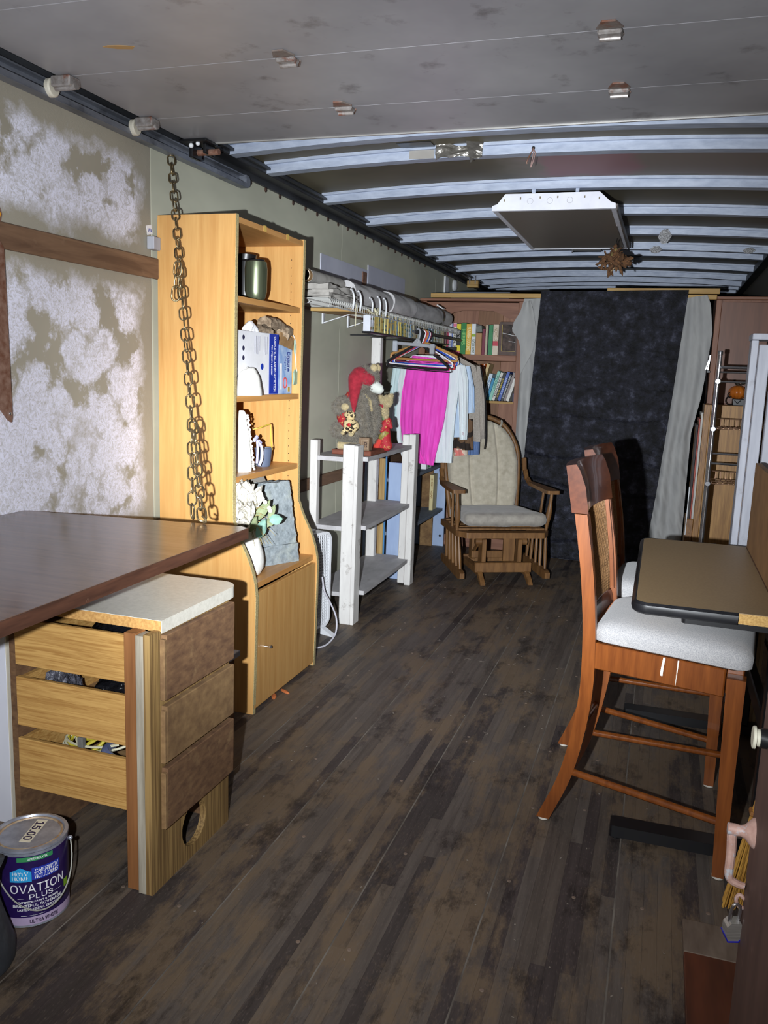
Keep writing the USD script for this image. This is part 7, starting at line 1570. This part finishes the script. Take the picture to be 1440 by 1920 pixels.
for x in (-0.65, -0.45):
    T.add('hanger_strap', [box(x - 0.008, x + 0.008, y, y + 0.002, 2.1185, 2.150) for y in (4.10, 4.745)], GALV)
T = Thing('dried_bundle', 'bundle of dried brown herbs hanging by a string from the ceiling light', 'dried herbs', (-0.31, 4.9, 1.95))
T.add('string', [tube([(-0.306, 4.88, 2.047), (-0.311, 4.9, 2.0)], 0.0018, 5), tube([(-0.296, 4.93, 2.047), (-0.311, 4.9, 2.0)], 0.0018, 5)], BLACK)
HERB = mat('dried_herb', (122, 84, 52), (72, 50, 34), scale=(80, 80, 80), rough=0.95)
hb = []
g = np.random.default_rng(9)
for i in range(70):
    d = g.normal(0, 1, 3) * [0.034, 0.034, 0.028]
    c = np.array([-0.314, 4.9, 1.945]) + d
    e = c + g.normal(0, 0.016, 3) + [0, 0, -0.018]
    hb.append(xf(petal(np.linalg.norm(e - c) + 0.026, 0.022, 0.008), aim(e - c + 1e-4, g.uniform(0, 360)), c))
T.add('leaves', cat(hb), HERB, kind='stuff')
T.add('stem_bundle', tube([(-0.311, 4.9, 2.005), (-0.313, 4.9, 1.975), (-0.316, 4.9, 1.94)], [0.006, 0.016, 0.03], 10), mat('dry_stem', (150, 136, 82), (110, 96, 56), scale=(80, 80, 10), rough=0.9))
for i, (a, b) in enumerate((((-0.33, 4.89, 1.92), (-0.285, 4.88, 1.875)), ((-0.30, 4.89, 1.92), (-0.33, 4.885, 1.868)), ((-0.305, 4.89, 1.915), (-0.27, 4.885, 1.87)))):
    T.add('petiole', tube(smoothpath([a, (np.array(a) + b) / 2 + [0.008, 0, 0], b], 4), [0.004, 0.001], 6), mat('pale_petiole', (186, 160, 120), rough=0.8) if i == 0 else UsdShade.Material.Get(stage, '/World/Looks/pale_petiole'))
FOIL = mat('crumpled_foil', (236, 236, 238), (206, 206, 210), scale=(60, 60, 60), rough=0.28, metal=0.5, bump=1.0, dist=0.02, bscale=(120, 120, 120))
for (x, y, z), s, lab in (((-0.066, 5.375, 2.130), (0.034, 0.012, 0.040), 'crumpled foil patch nearest the ceiling light, on a roof bow'), ((-0.123, 5.99, 2.141), (0.036, 0.010, 0.022), 'crumpled foil patch one bow behind the nearest foil'), ((0.446, 5.99, 2.130), (0.034, 0.010, 0.018), 'crumpled foil patch far right, on the same roof bow')):
    one('foil_patch', lumpy((x, y, z), s, 3, 0.35, 3, False, 3), FOIL, lab, 'foil')
T = Thing('black_clamp_box', 'dark box clipped to the roof bow behind the hanging herbs', 'box', (-0.565, 6.0, 2.14))
T.add('case', box(-0.66, -0.47, 5.965, 6.005, 2.130, 2.158, 0.004), BLACK)
T.add('clip', box(-0.665, -0.655, 5.962, 5.97, 2.122, 2.164, 0.002), CHROME)
t = Thing('wire_loop', 'rusty pink wire twisted through a hole in the roof bow', 'wire', (-0.56, 3.44, 2.15))
t.add('strand', tube(smoothpath([(-0.560, 3.444, 2.168), (-0.558, 3.435, 2.160), (-0.568, 3.432, 2.14), (-0.578, 3.432, 2.115), (-0.577, 3.434, 2.108)], 5), 0.0022, 6), RUST)
t.add('strand', tube(smoothpath([(-0.558, 3.444, 2.168), (-0.555, 3.435, 2.160), (-0.556, 3.432, 2.135), (-0.562, 3.432, 2.098), (-0.558, 3.432, 2.102), (-0.548, 3.432, 2.14), (-0.553, 3.44, 2.16)], 5), 0.0018, 6), mat('pink_wire', (150, 122, 116), rough=0.5))
t.add('hole_rim', lathe([(0.007, 0), (0.007, 0.001)], 12, (-0.558, 3.4455, 2.168), rot('x', 90)), BLACK)
T = Thing('torn_tape', 'torn silver tape peeling off the nearest visible roof bow', 'tape', (-0.86, 3.44, 2.17))
def tape(u, v):
    x = -0.945 + 0.19 * u
    z = 2.196 - 0.062 * v * (1 - 0.5 * u * (1 - np.sin(u * 9)) * 0.6) + 0.008 * np.sin(9 * u)
    y = 3.425 - 0.025 * v * np.sin(np.pi * u) + (meshkit.fbm(np.stack([u * 5, v * 5, u * 0], -1), 4, 3) - 0.5) * 0.025
    return np.stack([x, y, z - 0.012 * u], -1)
T.add('loose_sheet', shell(tape, 40, 16, 0.001), mat('silver_tape', (168, 164, 158), (112, 108, 100), scale=(20, 20, 30), rough=0.3, metal=0.6, bump=0.5, dist=0.01), smooth=40)
T.add('pointed_end', xf(prism([(-0.035, 0.03), (0.04, 0.038), (0.036, 0.026), (-0.012, -0.05)], 0.002, 'y', 0), rot('z', 25), (-0.785, 3.415, 2.165)), mat('dark_silver_tape', (120, 116, 110), (84, 80, 76), scale=(20, 20, 60), rough=0.35, metal=0.6))
T.add('grey_patch', box(-1.06, -0.955, 3.4425, 3.4455, zarch(-1.0) + 0.001, zarch(-1.0) + 0.034), col((150, 146, 140), 0.5))
T.add('black_patch', [box(-1.09, -0.95, 3.36, 3.435, zarch(-1.0) + 0.042, zarch(-1.0) + 0.0455)], BLACK)
# fixtures at the far end of the left wall
one('white_strip', box(XL + 0.0005, XL + 0.014, 6.86, 6.98, 1.90, 2.07, 0.002), WHITEP, 'short white upright strip high on the far left wall', 'board')
one('white_disc', lathe([(0.05, 0), (0.05, 0.012), (0.035, 0.025), (0, 0.027)], 20, (XL + 0.0005, 7.2, 2.03), rot('y', 90)), WHITEP, 'white round fixture beside the upright strip, far left wall', 'fixture')
T = Thing('wooden_bracket', 'wooden block with metal straps under the far left roof edge', 'bracket', (-1.66, 7.5, 2.08))
T.add('block', box(-1.72, -1.62, 7.46, 7.52, 2.04, 2.10, 0.003), PINE)
T.add('strap', [box(-1.70, -1.69, 7.452, 7.459, 2.07, 2.15), box(-1.65, -1.64, 7.452, 7.459, 2.07, 2.14)], CHROME)
one('grey_tote', [hexa(-1.55, -1.12, 6.22, 6.36, 1.8285, -1.56, -1.11, 6.21, 6.37, 1.885)], col((74, 78, 90), 0.5), 'dark grey tray lying on top of the cedar bookcase', 'tray')
# ------------------------------------------------------------------ litter on the floor
one('crumpled_tissue', lumpy((-1.405, 3.17, 0.018), (0.035, 0.055, 0.024), 5, 0.5, 3), WHITECARD, 'crumpled white tissue on the floor under the beech bookcase door', 'paper')
PEEL = mat('dried_orange_peel', (206, 120, 66), (166, 88, 44), scale=(60, 60, 60), rough=0.8)
for (x, y, rz, lab) in ((-1.372, 2.905, 20, 'dried orange peel piece nearest the bookcase door corner'), (-1.366, 2.955, 70, 'dried orange peel piece nearer the crumpled tissue')):
    one('orange_peel', xf(petal(0.045, 0.02, 0.012), rot('z', rz) @ rot('x', 82), (x, y, 0.006)), PEEL, lab, 'peel')
lint = []
g = np.random.default_rng(4)
for i in range(150):
    x, y = g.uniform(-1.3, 0.15), g.uniform(1.3, 5.2)
    lint.append(obox((x, y, 0.0012), (g.uniform(.002, .006), g.uniform(.0015, .004), 0.0012), rot('z', g.uniform(0, 180))))
for i in range(10):
    x, y, a = g.uniform(-1.2, 0.1), g.uniform(1.4, 4.2), g.uniform(0, 6.28)
    lint.append(tube([(x, y, 0.0015), (x + 0.02 * math.cos(a), y + 0.02 * math.sin(a), 0.002), (x + 0.03 * math.cos(a + .8), y + 0.03 * math.sin(a + .8), 0.0015)], 0.0005, 4))
one('floor_lint', cat(lint), col((136, 126, 116), 0.9), 'scattered pale lint and crumbs all over the worn plank floor', 'lint', kind='stuff', smooth=False)
